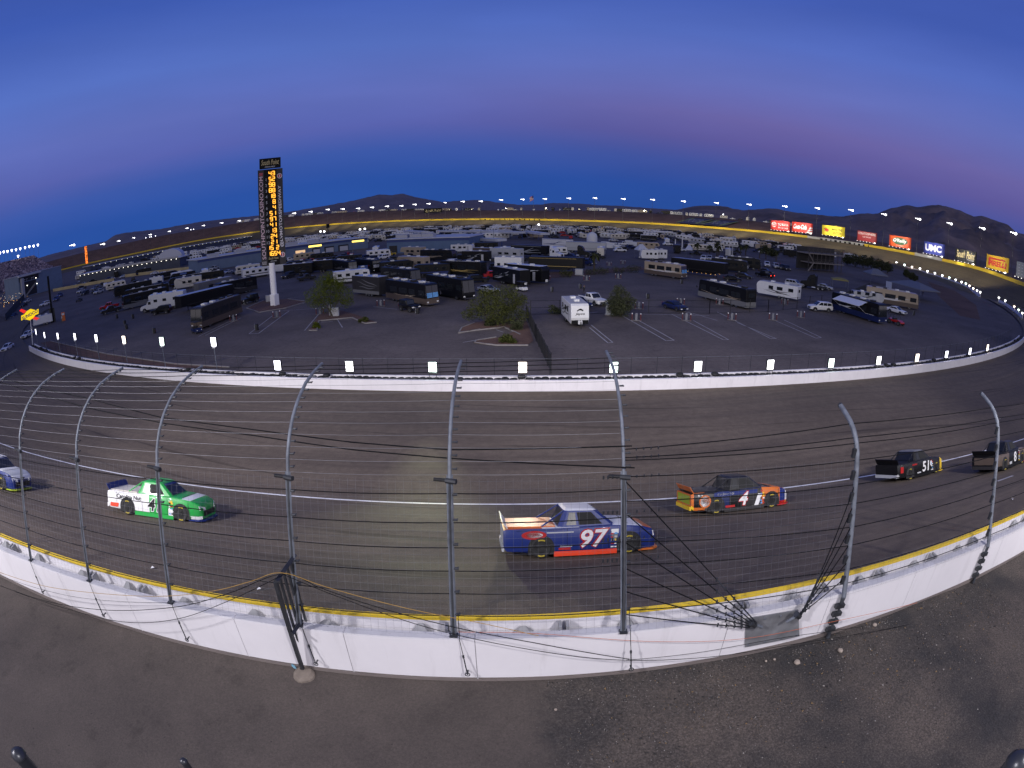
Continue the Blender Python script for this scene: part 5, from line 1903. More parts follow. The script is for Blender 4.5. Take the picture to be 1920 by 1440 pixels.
# bleacher scaffold
A_, B_ = at(1512, 508), at(1582, 512)
x = B_ - A_
L = x.length
t = thing('viewing_platform', 'dark two-deck scaffold viewing platform with a slanting stair', 'platform', A_, math.atan2(x.y, x.x))
DK = mat('weathered_timber', (0.07, 0.06, 0.06), 0.8, 0, 0.25, 1)
PALEW = mat('pale_timber', (0.2, 0.18, 0.17), 0.8, 0, 0.25, 1)
MB().box((L * 0.55, 3, 2.9), (L * 0.9, 6, 0.35), PALEW).build('lower_deck', t)
MB().box((L * 0.5, 3, 6.2), (L, 6, 0.4), PALEW).build('upper_deck', t)
for k in range(9):
    MB().box((L * (0.05 + 0.11 * k), 0.2, 4), (0.2, 0.2, 8), DK).build('post', t)
b = MB()
for z in (3.6, 4.2, 7.0, 7.7, 8.4):
    b.box((L * 0.5, 0.1, z), (L, 0.1, 0.12), DK)
for k in range(40):
    b.box((L * (k + 0.5) / 40, 0.12, 7.4), (0.1, 0.08, 2.0), DK)
b.build('railing', t)
MB().box((L * 0.5, 5.8, 4.2), (L, 0.2, 8), mat('screen_dark', (0.03, 0.03, 0.035), 0.8, 0, 0.2)).build('back_screen', t)
b = MB()
b.tube([(L * 0.02, -0.4, 6.2), (L * 0.16, -0.4, 3.1), (L * 0.02, -0.4, 0)], 0.28, PALEW, 4)
b.build('stair', t)
# ---------------------------------------------------------------- trees and shrubs
BARK = mat('bark', (0.07, 0.055, 0.04), 0.9, 0, 0.3, 4)
def leafmat(name, c):
    m = mat(name, c, 0.9, 0, 0, spec=0.08)
    nt, b = nodes(m)
    oi = N(nt, 'NewGeometry')
    c_ = ramp(nt, oi.outputs['Random Per Island'], [(0, [q * 0.55 for q in c]), (0.6, c), (1, [q * 1.5 for q in c])])
    nt.links.new(c_, b.inputs['Base Color'])
    b.inputs['Transmission Weight'].default_value = 0.0
    return m
LEAF = leafmat('feathery_leaf', (0.062, 0.07, 0.02))
LEAFD = leafmat('dull_leaf', (0.055, 0.062, 0.032))
LEAFG = leafmat('bright_leaf', (0.085, 0.105, 0.012))
PALML = leafmat('palm_leaf', (0.05, 0.055, 0.025))

def leaves(b, blobs, n, size, m, rr):
    for i in range(n):
        c, r = rr.choices(blobs, [q[1] ** 2.2 for q in blobs])[0]
        d = V((rr.gauss(0, 1), rr.gauss(0, 1), rr.gauss(0, 1))).normalized()
        k = rr.random() ** 0.45
        p = c + V((d.x * r * k, d.y * r * k, d.z * r * k * 0.8))
        p += V((NZ.noise(p * 0.9), NZ.noise(p * 0.9 + V((9, 0, 0))), NZ.noise(p * 0.9 + V((0, 9, 0))))) * 0.55 * r * 0.5
        u = V((rr.gauss(0, 1), rr.gauss(0, 1), rr.gauss(0, 0.5))).normalized()
        w_ = u.cross(V((rr.gauss(0, 1), rr.gauss(0, 1), rr.gauss(0, 1)))).normalized()
        s = size * rr.uniform(0.5, 1.5)
        b.add([p - u * s, p + w_ * s * 0.32, p + u * s, p - w_ * s * 0.32], [(0, 1, 2, 3)], m)

def tree(px, py, crown, n, size, m, label, cat='tree', trunk=True, name='tree', seed=1, stems=3):
    """crown: pixel ellipses (cx, cy, r) at the distance of the foot"""
    rr = random.Random(seed)
    g = at(px, py)
    D = math.hypot(g.x, g.y)
    t = thing(name, label, cat, g)
    pxm = (far(px + 10, py, D) - far(px - 10, py, D)).length / 20
    blobs = []
    for cx, cy, r in crown:
        c = far(cx, cy, D + rr.uniform(-0.3, 0.3) * r * pxm)
        blobs.append((c - g + V((0, rr.uniform(-0.4, 0.4) * r * pxm, 0)), r * pxm))
    b = MB()
    leaves(b, blobs, n, size, m, rr)
    b.build('crown', t)
    if trunk:
        b = MB()
        for k in range(stems):
            c, r = blobs[k % len(blobs)]
            a_ = V((rr.uniform(-0.2, 0.2), rr.uniform(-0.2, 0.2), 0))
            mid = V((c.x * 0.35 + rr.uniform(-0.2, 0.2), c.y * 0.35, c.z * 0.5))
            b.tube([a_, mid * 0.55 + V((rr.uniform(-.1, .1), 0, 0)), mid, c], [0.14, 0.11, 0.08, 0.03], BARK, 7)
            for q in range(5):
                st_ = mid + (c - mid) * rr.uniform(0, 0.8)
                e_ = c + V((rr.gauss(0, 1), rr.gauss(0, 1), rr.gauss(0, 0.6))).normalized() * r * 0.85
                b.tube([st_, (st_ + e_) / 2 + V((0, 0, 0.15)), e_], [0.045, 0.03, 0.012], BARK, 5)
        b.build('trunk', t)
    return t
tree(622, 594, [(617, 540, 27), (597, 553, 24), (640, 552, 24), (620, 522, 18), (606, 530, 20), (636, 530, 18), (590, 566, 16), (650, 568, 14), (618, 565, 28)], 14000, 0.1, LEAFG, 'round bright green palo verde tree behind two pale cabinets', seed=2)
tree(920, 610, [(935, 560, 30), (900, 578, 28), (965, 572, 28), (930, 585, 34), (880, 590, 16), (980, 590, 14), (915, 552, 20), (950, 592, 26), (975, 560, 16), (960, 545, 14)], 14000, 0.115, LEAF, 'wide low spreading tree on the gravel island beside the iron fence', seed=5, stems=4)
tree(1163, 592, [(1160, 558, 22), (1150, 568, 20), (1178, 568, 18), (1163, 545, 14), (1165, 580, 20), (1150, 582, 14)], 9000, 0.11, LEAFD, 'dark rounded shrubby tree behind the wire fence beside a tall grey cabinet', seed=7, trunk=True)
for i, (px, py, cr, n, m, lab) in enumerate((
    (593, 616, [(592, 609, 7), (593, 613, 8)], 700, LEAFG, 'small bush on the corner of the kerbed island below the palo verde tree'),
    (685, 604, [(685, 599, 7), (676, 601, 5)], 700, LEAF, 'low round shrub at the right tip of the kerbed island'),
    (920, 612, [(920, 604, 10), (915, 607, 8)], 900, LEAFD, 'dark clump at the foot of the spreading tree'),
    (953, 644, [(952, 635, 12), (960, 638, 10), (942, 636, 8)], 1300, LEAF, 'olive bush on the gravel island below the spreading tree'),
    (968, 620, [(968, 612, 14), (975, 606, 10)], 1200, LEAFD, 'dark bush pressed against the iron fence'),
    (1040, 589, [(1038, 581, 11), (1047, 582, 9)], 900, LEAFD, 'dark round bush left of the white trailer at the wire fence'),
    (1061, 520, [(1056, 512, 9), (1067, 513, 9)], 800, LEAF, 'grey-green rounded bush in front of the black box coach'),
    (1112, 515, [(1104, 510, 8), (1114, 508, 8)], 600, LEAFD, 'low brownish brush in the strip behind the empty bays'),
    (1128, 514, [(1125, 506, 10), (1135, 507, 9)], 700, LEAFD, 'taller brown bush in the strip behind the empty bays'),
    (1160, 512, [(1155, 506, 8), (1166, 506, 8)], 600, LEAFD, 'dark low hedge piece left of the tan motorhome'),
    (1190, 511, [(1180, 504, 9), (1193, 504, 10)], 800, LEAFD, 'dark hedge piece touching the tan motorhome'))):
    tree(px, py, cr, n, 0.13, m, lab, 'shrub', False, 'shrub', 20 + i)
# palms and background trees
def palm(px, py, top, label, seed, group=None):
    rr = random.Random(seed)
    g = at(px, py)
    D = math.hypot(g.x, g.y)
    h = far(px, top, D).z
    t = thing('palm_tree', label, 'palm tree', g, rr.uniform(0, 6), group)
    MB().tube([(0, 0, 0), (0.1, 0, h * 0.5), (0, 0.1, h)], [0.28, 0.2, 0.18], BARK, 7).build('trunk', t)
    b = MB()
    for k in range(26):
        a_ = rr.uniform(0, 2 * PI)
        up = rr.uniform(-0.7, 0.9)
        L = rr.uniform(1.4, 2.1)
        d = V((math.cos(a_), math.sin(a_), 0))
        pts = [V((0, 0, h)) + d * (L * q) + V((0, 0, L * (up * q - 0.75 * q * q))) for q in (0, 0.35, 0.7, 1)]
        sd = d.cross(V((0, 0, 1))) * 0.32
        for q in range(3):
            w0, w1 = (0.3, 1, 0.8, 0.1)[q], (0.3, 1, 0.8, 0.1)[q + 1]
            b.quad(pts[q] - sd * w0, pts[q] + sd * w0, pts[q + 1] + sd * w1, pts[q + 1] - sd * w1, PALML)
    b.build('crown', t)
for i, (px, py, top) in enumerate(((1307, 478, 457), (1330, 478, 460), (1344, 480, 455), (1348, 481, 462), (1388, 478, 461), (1398, 479, 459), (1424, 486, 466), (1436, 486, 468), (1455, 490, 470))):
    palm(px, py, top, 'slim palm tree in the dark planted strip right of the middle of the infield', i, 'palms in the planted strip')
palm(1114, 507, 475, 'single palm in the planted strip behind the empty parking bays', 77)
for i, (px, py, r, hgt) in enumerate(((1436, 478, 9, 14), (1448, 482, 10, 14), (1588, 497, 10, 16), (1603, 500, 12, 20), (1618, 503, 12, 22), (1634, 505, 11, 20), (1650, 510, 12, 20), (1664, 512, 10, 18), (1700, 520, 7, 12), (1712, 528, 7, 14))):
    tree(px, py, [(px - r * 0.4, py - hgt * 0.6, r * 0.8), (px + r * 0.4, py - hgt * 0.5, r * 0.8), (px, py - hgt * 0.9, r * 0.7)], 900, 0.45, LEAFD, 'dark bushy tree in the belt of trees behind the viewing platform', 'tree', True, 'dark_tree', 50 + i, 2)
    COL.objects[-1]
for o in bpy.data.objects:
    if o.parent is None and o.name.startswith('dark_tree'):
        o['group'] = 'dark trees by the viewing platform'

# ---------------------------------------------------------------- car-park islands, kerbs, bay lines
def flat(name, pts, z, m, kind='structure'):
    me = bpy.data.meshes.new(name)
    me.from_pydata([V((p.x, p.y, z)) for p in pts], [], [list(range(len(pts)))])
    me.materials.append(m)
    if me.polygons[0].normal.z < 0:
        me.flip_normals()
    return tag(obj(name, me), kind=kind)
def kerb(name, pts, h=0.14, w_=0.18):
    b = MB()
    for a_, c_ in zip(pts[:-1], pts[1:]):
        d = c_ - a_
        b.box(((a_ + c_) / 2) + V((0, 0, h / 2 - 0.02)), (d.length + w_ * 0.4, w_, h + 0.04), KERB, math.atan2(d.y, d.x))
    return tag(b.build(name), kind='structure')
isl = [(580, 620), (594, 620), (598, 602), (660, 596), (684, 607), (706, 605), (668, 591), (640, 583), (606, 586), (596, 596)]
I1 = [at(*p) for p in isl]
flat('planted_island', I1, 0.09, ISLAND)
kerb('island_kerb', I1[:6])
isl = [(860, 625), (866, 615), (890, 606), (925, 600), (985, 597), (1000, 640), (988, 648), (930, 648), (888, 644), (892, 640), (945, 632), (965, 622), (948, 615), (900, 618)]
I2 = [at(*p) for p in isl]
flat('planted_island', I2, 0.09, ISLAND)
kerb('island_kerb', [I2[k] for k in (13, 0, 1, 2)] + [])
kerb('island_kerb', [at(*p) for p in ((990, 648), (930, 648), (890, 643), (893, 639), (930, 633))])
kerb('island_kerb', [at(*p) for p in ((860, 624), (900, 619), (946, 614), (975, 628))])
I3 = [at(*p) for p in ((462, 578), (486, 586), (536, 578), (576, 566), (540, 561), (494, 564))]
flat('planted_island', I3, 0.06, ISLAND)
kerb('island_kerb', [I3[k] for k in (5, 0, 1, 2, 3, 4)])
I4 = [at(*p) for p in ((1020, 523), (1110, 515), (1215, 506), (1200, 500), (1130, 505), (1040, 510), (1010, 516))]
flat('planted_island', I4, 0.05, ISLAND)
I5 = [at(*p) for p in ((75, 643), (95, 640), (200, 665), (330, 684), (430, 690), (330, 690), (200, 676), (100, 657))]
flat('verge_dirt', I5, 0.045, DIRT)
kerb('verge_kerb', [at(*p) for p in ((95, 640), (200, 664), (330, 683), (430, 689))])
I6 = [at(*p) for p in ((1740, 528), (1790, 545), (1830, 572), (1838, 600), (1800, 592), (1760, 555))]
flat('verge_dirt', I6, 0.02, DIRT)

def stripe(b, p, q, w_, z):
    m = LINEWORN
    a_, c_ = at(*p), at(*q)
    d = (c_ - a_)
    n = V((-d.y, d.x, 0)).normalized() * w_ / 2
    b.quad(*[V((v.x, v.y, z)) for v in (a_ - n, c_ - n, c_ + n, a_ + n)], m)
b = MB()
LN = [((1105, 614), (1140, 643)), ((1108, 609), (1149, 642)), ((1163, 590), (1249, 639)), ((1196, 600), (1264, 638)), ((1259, 589), (1356, 637)), ((1300, 601), (1366, 637)), ((1140, 643), (1149, 642)), ((1249, 639), (1264, 638)), ((1356, 637), (1366, 637)),
      ((1345, 585), (1445, 635)), ((1382, 605), (1455, 635)), ((1455, 602), (1530, 634)), ((1470, 600), (1540, 633)), ((1446, 635), (1456, 634)), ((1530, 634), (1540, 633)),
      ((511, 592), (467, 626)), ((542, 583), (485, 625)), ((467, 626), (485, 625)), ((600, 586), (571, 620)), ((632, 598), (642, 614)), ((600, 604), (624, 603)), ((635, 600), (660, 598)), ((372, 631), (440, 598)), ((385, 629), (452, 596)), ((536, 562), (570, 569)), ((488, 586), (600, 578)), ((650, 587), (668, 594)),
      ((868, 642), (930, 632)), ((930, 618), (944, 623)), ((700, 575), (745, 580)), ((1140, 588), (1330, 592)), ((1120, 585), (1060, 592)), ((1290, 585), (1345, 601)), ((1260, 575), (1300, 590))]
for p, q in LN:
    stripe(b, p, q, 0.15, 0.008)
tag(b.build('bay_markings'), kind='structure')

# hookup pedestals: grey post between two red bollards with white tops
PEDG = mat('pedestal_grey', (0.15, 0.155, 0.18), 0.5, 0, 0.1)
BOLR = mat('bollard_red', (0.1, 0.02, 0.024), 0.5, 0, 0.15)
pp = thing('hookup_pedestal', '', 'pedestal', (0, 0, 0), 0, 'hookup pedestals')
b = MB()
b.box((0, 0, 0.55), (0.34, 0.28, 1.1), PEDG)
b.build('post', pp)
b = MB()
b.box((0, 0, 0.04), (1.5, 0.5, 0.08), mat('pad_concrete', (0.14, 0.13, 0.13), 0.9, 0, 0.2))
b.build('pad', pp)
for sx_ in (-0.62, 0.62):
    b = MB()
    b.lathe([(0.085, 0), (0.085, 0.95)], BOLR, 10, (sx_, 0, 0))
    b.lathe([(0.088, 0.95), (0.088, 1.07), (0.03, 1.1)], WHITEPLASTIC, 10, (sx_, 0, 0))
    b.build('bollard', pp)
PED = [(1193, 601, 'red-bollard pedestal at the near empty bay right of the white trailer'), (1287, 601, 'second near bay pedestal right of the white trailer'), (1372, 600, 'third near bay pedestal right of the white trailer'), (1449, 600, 'fourth near bay pedestal, left of the white SUV'), (1501, 595, 'last near bay pedestal, just left of the white SUV'), (1198, 579, 'pedestal seen through the wire fence by the dark shrubby tree'), (1276, 571, 'pedestal behind the wire fence by the dark blue car'), (1349, 571, 'pedestal in front of the black and grey coach'), (1471, 571, 'pedestal in front of the small white travel trailer'),
       (1100, 526, 'pedestal of the far empty bays in the middle'), (1159, 522, 'pedestal of the far empty bays nearest the tan motorhome'), (1026, 526, 'pedestal right of the fifth-wheel trailer with the glassy nose'), (1019, 510, 'pedestal at the end of the black box coach'), (1142, 498, 'small pedestal in the far strip left of the hedge'), (1168, 495, 'small pedestal in the far strip behind the hedge'), (519, 595, 'pedestal below the scoring tower between bay lines'), (600, 589, 'pedestal left of the palo verde trunk'), (714, 574, 'pair of red bollards beside the black trailer with the silver roof'), (438, 602, 'pedestal beside the dark motorhome on the left'), (458, 571, 'pedestal right of the rear of the dark motorhome')]
for i, (px, py, lab) in enumerate(PED):
    g = at(px, py)
    if i == 0:
        pp.location, pp.rotation_euler = g, (0, 0, -math.atan2(g.x, g.y))
        pp['label'] = lab
    else:
        dup(pp, g, -math.atan2(g.x, g.y) + R.uniform(-0.2, 0.2), lab)
# bins
BIN = mat('bin_black', (0.016, 0.016, 0.017), 0.5, 0, 0.2)
bn = thing('trash_barrel', '', 'trash barrel', (0, 0, 0), 0, 'trash barrels in the car park')
MB().lathe([(0.27, 0), (0.3, 0.3), (0.3, 0.6), (0.28, 0.88)], BIN, 14).build('drum', bn, True)
MB().lathe([(0.31, 0.86), (0.31, 0.93), (0.1, 1.02), (0, 1.02)], BIN, 14).build('lid', bn, True)
MB().box((-0.28, -0.14, 0.55), (0.12, 0.16, 0.95), PEDG, 0.5).build('side_post', bn)
for i, (px, py, lab) in enumerate(((482, 619, 'black barrel inside the marked bay below the scoring tower'), (290, 625, 'lone black barrel on the open asphalt above the seventh low floodlight'), (238, 617, 'nearer of the two barrels standing together left of the white truck camper'), (235, 609, 'farther of the two barrels standing together left of the white truck camper'), (250, 597, 'barrel in front of the white truck camper nose'), (220, 597, 'barrel by the dark pickup at the coach row'), (783, 588, 'pale-topped barrel beside the black jeep'), (1035, 547, 'barrel left of the one by the standing person'), (1088, 541, 'barrel nearest the standing person'), (1215, 560, 'barrel beyond the dark shrubby tree'), (1278, 532, 'small barrel below the windscreen of the tan motorhome'), (1713, 591, 'barrel at the far right near the white sedan'))):
    g = at(px, py)
    if i == 0:
        bn.location, bn['label'] = g, lab
    else:
        dup(bn, g, R.uniform(-0.5, 0.5), lab)
# cabinets
def cabinet(px, py, w_, d_, h, label, m, rz=0, twin=False):
    g = at(px, py)
    t = thing('utility_cabinet', label, 'cabinet', g, rz)
    MB().box((0, 0, h / 2 + 0.08), (w_, d_, h), m).build('body', t)
    MB().box((0, -d_ / 2 - 0.015, h / 2 + 0.08), (w_ * 0.82, 0.03, h * 0.82), mat('cabinet_door', (0.36, 0.36, 0.38))).build('door', t)
    MB().box((0, 0, 0.04), (w_ * 1.25, d_ * 1.3, 0.08), KERB).build('pad', t)
    return t
cabinet(629, 593, 1.25, 0.7, 1.35, 'squat pale cabinet in front of the palo verde trunk', mat('cabinet_pale', (0.36, 0.37, 0.4), 0.5, 0, 0.1), 0.1)
cabinet(621, 592, 0.5, 0.5, 1.8, 'narrow taller pale cabinet left of the squat one by the palo verde', mat('cabinet_pale', (0.36, 0.37, 0.4)), 0.1)
cabinet(1143, 590, 1.2, 0.8, 1.6, 'grey cabinet at the wire fence between the white pickup and the shrubby tree', mat('cabinet_blue_grey', (0.24, 0.26, 0.3), 0.5, 0, 0.1), -0.2)
cabinet(1086, 516, 1.9, 0.9, 1.5, 'pale blue cabinet at the corner of the black box coach', mat('cabinet_blue_grey', (0.24, 0.26, 0.3)), -0.3)

# people
SKIN = mat('skin', (0.35, 0.2, 0.14), 0.6, 0, 0)
def person(px, py, rz, top, legs, label, pose=0.2, D=None):
    """standing figure grown as one surface over a skeleton"""
    g = at(px, py)
    t = thing('person', label, 'person', g, rz)
    sk = [(0, 0, 0.96, 0.15), (0, 0, 1.2, 0.145), (0, 0, 1.42, 0.16), (0, 0, 1.53, 0.06), (0, 0.02, 1.66, 0.10), (0, 0.02, 1.76, 0.07),
          (-0.1, 0, 0.9, 0.1), (-0.12, 0.03, 0.48, 0.07), (-0.13, -0.02, 0.07, 0.045), (-0.13, 0.14, 0.03, 0.035),
          (0.1, 0, 0.9, 0.1), (0.12, 0.03 + pose, 0.48, 0.07), (0.13, -0.02 + pose * 0.6, 0.07, 0.045), (0.13, 0.14 + pose * 0.6, 0.03, 0.035),
          (-0.2, 0, 1.42, 0.065), (-0.26, 0.02, 1.14, 0.05), (-0.24, 0.14, 0.9, 0.035), (-0.23, 0.2, 0.82, 0.03),
          (0.2, 0, 1.42, 0.065), (0.26, 0.02, 1.14, 0.05), (0.24, 0.14, 0.92, 0.035), (0.23, 0.2, 0.84, 0.03)]
    ed = [(0, 1), (1, 2), (2, 3), (3, 4), (4, 5), (0, 6), (6, 7), (7, 8), (8, 9), (0, 10), (10, 11), (11, 12), (12, 13), (2, 14), (14, 15), (15, 16), (16, 17), (2, 18), (18, 19), (19, 20), (20, 21)]
    me = bpy.data.meshes.new('body')
    me.from_pydata([s_[:3] for s_ in sk], ed, [])
    o = obj('body', me)
    md = o.modifiers.new('skin', 'SKIN')
    for i, s_ in enumerate(sk):
        me.skin_vertices[0].data[i].radius = (s_[3], s_[3])
    me.skin_vertices[0].data[0].use_root = True
    sb_ = o.modifiers.new('sub', 'SUBSURF')
    sb_.levels = sb_.render_levels = 1
    dg = bpy.context.evaluated_depsgraph_get()
    m2 = bpy.data.meshes.new_from_object(o.evaluated_get(dg))
    bpy.data.objects.remove(o)
    for m in (top, legs, SKIN):
        m2.materials.append(m)
    for p in m2.polygons:
        c = p.center
        p.material_index = 2 if (c.z > 1.5 or (abs(c.x) > 0.2 and c.z < 0.93 and c.z > 0.7)) else (0 if c.z > 0.98 else 1)
        p.use_smooth = True
    obj('body', m2, t)
    MB().lathe([(0.0, 1.80), (0.07, 1.785), (0.105, 1.73), (0.108, 1.68), (0.09, 1.66)], mat('hair', (0.02, 0.015, 0.012), 0.7, 0, 0.1), 12, (0, 0.0, 0)).build('hair', t, True)
person(1095, 552, 0.6, mat('cloth_black', (0.015, 0.015, 0.018), 0.8, 0, 0.2), mat('cloth_dark', (0.03, 0.03, 0.04), 0.8, 0, 0.2), 'person in dark clothes standing behind the bed of the white pickup')
person(117, 604, 2.8, mat('cloth_pale', (0.45, 0.44, 0.4), 0.8, 0, 0.2), mat('cloth_khaki', (0.2, 0.17, 0.1), 0.8, 0, 0.2), 'person in a pale top standing by the fuel station at the left')
person(1730, 556, 0.3, mat('cloth_black', (0.015, 0.015, 0.018)), mat('cloth_dark', (0.03, 0.03, 0.04)), 'person in dark clothes standing right of the big grey tent')
# fuel dispenser and shed roofs
g = at(118, 603)
t = thing('fuel_dispenser', 'orange and white fuel dispenser at the left beside the dark pylon', 'dispenser', g + V((-1.2, 1.5, 0)), -math.atan2(g.x, g.y))
MB().box((0, 0, 1.1), (1.1, 0.7, 2.2), mat('dispenser_orange', (0.7, 0.16, 0.03), 0.5, 0, 0.1)).build('body', t)
MB().box((0, -0.36, 1.75), (0.8, 0.03, 0.5), WHITEPLASTIC).build('display', t)
MB().tube([(0.58, -0.1, 1.9), (0.75, -0.2, 1.0), (0.6, -0.3, 0.5)], 0.04, RUBBER, 6).build('hose', t)
# ---------------------------------------------------------------- vehicles
def wheel_mesh(r, w_):
    key = (round(r, 3), round(w_, 3))
    if key not in WHEELS:
        b = MB()
        b.lathe([(r * 0.62, -w_ * 0.42), (r * 0.93, -w_ / 2), (r, -w_ * 0.36), (r, w_ * 0.36), (r * 0.93, w_ / 2), (r * 0.62, w_ * 0.42)], RUBBER, 20, axis='Y')
        b.lathe([(r * 0.6, -w_ * 0.36), (r * 0.55, -w_ * 0.44), (r * 0.2, -w_ * 0.34), (r * 0.18, -w_ * 0.5), (0.01, -w_ * 0.5)], RIM, 14, axis='Y')
        b.lathe([(r * 0.6, w_ * 0.36), (r * 0.55, w_ * 0.44), (r * 0.2, w_ * 0.34), (r * 0.18, w_ * 0.5), (0.01, w_ * 0.5)], RIM, 14, axis='Y')
        WHEELS[key] = b.mesh('wheel', True)
    return WHEELS[key]
WHEELS = {}
def wheels(t, xs, r, track, w_=0.26):
    for x in xs:
        for s in (-1, 1):
            o = obj('wheel', wheel_mesh(r, w_), t)
            o.location = (x, s * (track / 2 - w_ / 2), r)

def swoosh(t, L, W, H, m, seed, z0=0.9):
    """flowing painted bands on both flanks"""
    rr = random.Random(seed)
    b = MB()
    for k in range(3):
        za = z0 + rr.uniform(0.0, 0.5) * (H - z0)
        zb = z0 + rr.uniform(0.2, 0.9) * (H - z0)
        x0, x1 = rr.uniform(-0.46, -0.2) * L, rr.uniform(0.1, 0.44) * L
        w_ = rr.uniform(0.06, 0.16)
        n = 14
        for s in (-1, 1):
            y = s * (W / 2 + 0.012)
            for i in range(n):
                f = lambda t_: (x0 + (x1 - x0) * t_, za + (zb - za) * (t_ * t_ * (3 - 2 * t_)) + 0.12 * math.sin(t_ * 7 + k), w_ * (0.25 + math.sin(PI * t_) * 1.2))
                a_, c_ = f(i / n), f((i + 1) / n)
                b.quad((a_[0], y, a_[1] - a_[2] / 2), (c_[0], y, c_[1] - c_[2] / 2), (c_[0], y, c_[1] + c_[2] / 2), (a_[0], y, a_[1] + a_[2] / 2), m)
    b.build('stripe', t)

def side_windows(t, spans, z0, z1, W, m=GLASS, name='window'):
    for x0, x1 in spans:
        b = MB()
        for s in (-1, 1):
            b.box(((x0 + x1) / 2, s * (W / 2 + 0.004), (z0 + z1) / 2), (x1 - x0, 0.03, z1 - z0), m)
        b.build(name, t)

def coach(t, L=12.0, upper='black', lower='charcoal', stripe='grey', seed=1, W=2.55, H=3.6, sky_tint=None, awning=None):
    """bus-type motorhome"""
    b = MB()
    poly = [(-L / 2, 0.35), (-L / 2, H - 0.25), (-L / 2 + 0.15, H), (L / 2 - 0.75, H), (L / 2 - 0.3, H - 0.18), (L / 2 - 0.02, 1.25), (L / 2, 0.9), (L / 2 - 0.06, 0.38)]
    b.profile(poly, W, P(upper), 0.07)
    b.build('body', t)
    if lower != upper:
        b = MB()
        b.box((0, 0, 0.86), (L + 0.03, W + 0.03, 0.95), P(lower))
        b.build('lower_body', t)
    # windscreen, split in two
    f = MB()
    for s in (-1, 1):
        a_ = V((L / 2 - 0.02, 0, 1.45))
        c_ = V((L / 2 - 0.29, 0, H - 0.32))
        y0, y1 = s * 0.03, s * (W / 2 - 0.12)
        d = V((0.05, 0, 0.01))
        f.slab([a_ + V((0, y0, 0)) + d, a_ + V((0, y1, 0)) + d, c_ + V((0, y1, 0)) + d, c_ + V((0, y0, 0)) + d], (1, 0, 0.1), 0.04, GLASS)
    f.build('windscreen', t)
    if sky_tint:  # pale sheets on the panes: reflected sky painted into their colour
        f = MB()
        for s in (-1, 1):
            a_ = V((L / 2 + 0.01, 0, 1.5))
            c_ = V((L / 2 - 0.11, 0, 2.3))
            d = V((0.05, 0, 0.01))
            y0, y1 = s * 0.06, s * (W / 2 - 0.18)
            f.slab([a_ + V((0, y0, 0)) + d, a_ + V((0, y1, 0)) + d, c_ + V((0, y1, 0)) + d, c_ + V((0, y0, 0)) + d], (1, 0, 0.1), 0.02, P(sky_tint))
        f.build('sky_reflection', t)
    side_windows(t, [(-L * 0.38, -L * 0.2), (-L * 0.15, L * 0.05), (L * 0.1, L * 0.24), (L * 0.33, L * 0.45)], 1.75, 2.7, W)
    swoosh(t, L, W, 2.2, P(stripe), seed)
    b = MB()
    for u in (-0.36, -0.15, 0.08, 0.28):
        b.box((u * L, 0, H + 0.14), (0.9, 0.85, 0.27), WHITEPLASTIC if (seed + int(u * 100)) % 3 else P('charcoal'))
    b.box((0, W * 0.32, H + 0.05), (L * 0.7, 0.1, 0.1), ROOFGREY)
    b.build('roof_unit', t)
    wheels(t, [L / 2 - 2.3, -L / 2 + 2.6, -L / 2 + 3.75], 0.5, W + 0.02, 0.3)
    for s in (-1, 1):
        MB().box((L / 2 - 0.02, s * (W / 2 - 0.28), 0.78), (0.12, 0.36, 0.2), LAMPW).build('headlight', t)
        b = MB()
        b.tube([(L / 2 - 0.3, s * W / 2, 2.6), (L / 2 + 0.15, s * (W / 2 + 0.2), 2.55), (L / 2 + 0.2, s * (W / 2 + 0.2), 2.3)], 0.035, BLACKMETAL, 6)
        b.box((L / 2 + 0.2, s * (W / 2 + 0.2), 2.1), (0.1, 0.2, 0.4), CHROME)
        b.build('mirror', t)
    MB().box((L / 2 - 0.02, 0, 0.42), (0.14, W * 0.9, 0.16), CHROME).build('bumper', t)
    MB().box((-L / 2 - 0.01, 0, 2.5), (0.05, W * 0.6, 0.75), GLASS).build('rear_window', t)
    if awning:
        b = MB()
        s = -1 if awning[0] == 'r' else 1
        y0 = s * (W / 2 + 0.02)
        b.slab([(-L * 0.3, y0, H - 0.2), (L * 0.25, y0, H - 0.2), (L * 0.25, y0 + s * 2.4, H - 0.95), (-L * 0.3, y0 + s * 2.4, H - 0.95)], (0, 0, 1), 0.04, P(awning[1]))
        b.tube([(-L * 0.3, y0 + s * 2.4, H - 0.95), (L * 0.25, y0 + s * 2.4, H - 0.95)], 0.06, WHITEPLASTIC, 6)
        for u in (-0.29, 0.24):
            b.tube([(L * u, y0, 1.3), (L * u, y0 + s * 2.4, H - 0.97)], 0.025, WHITEPLASTIC, 5)
        b.build('awning', t)

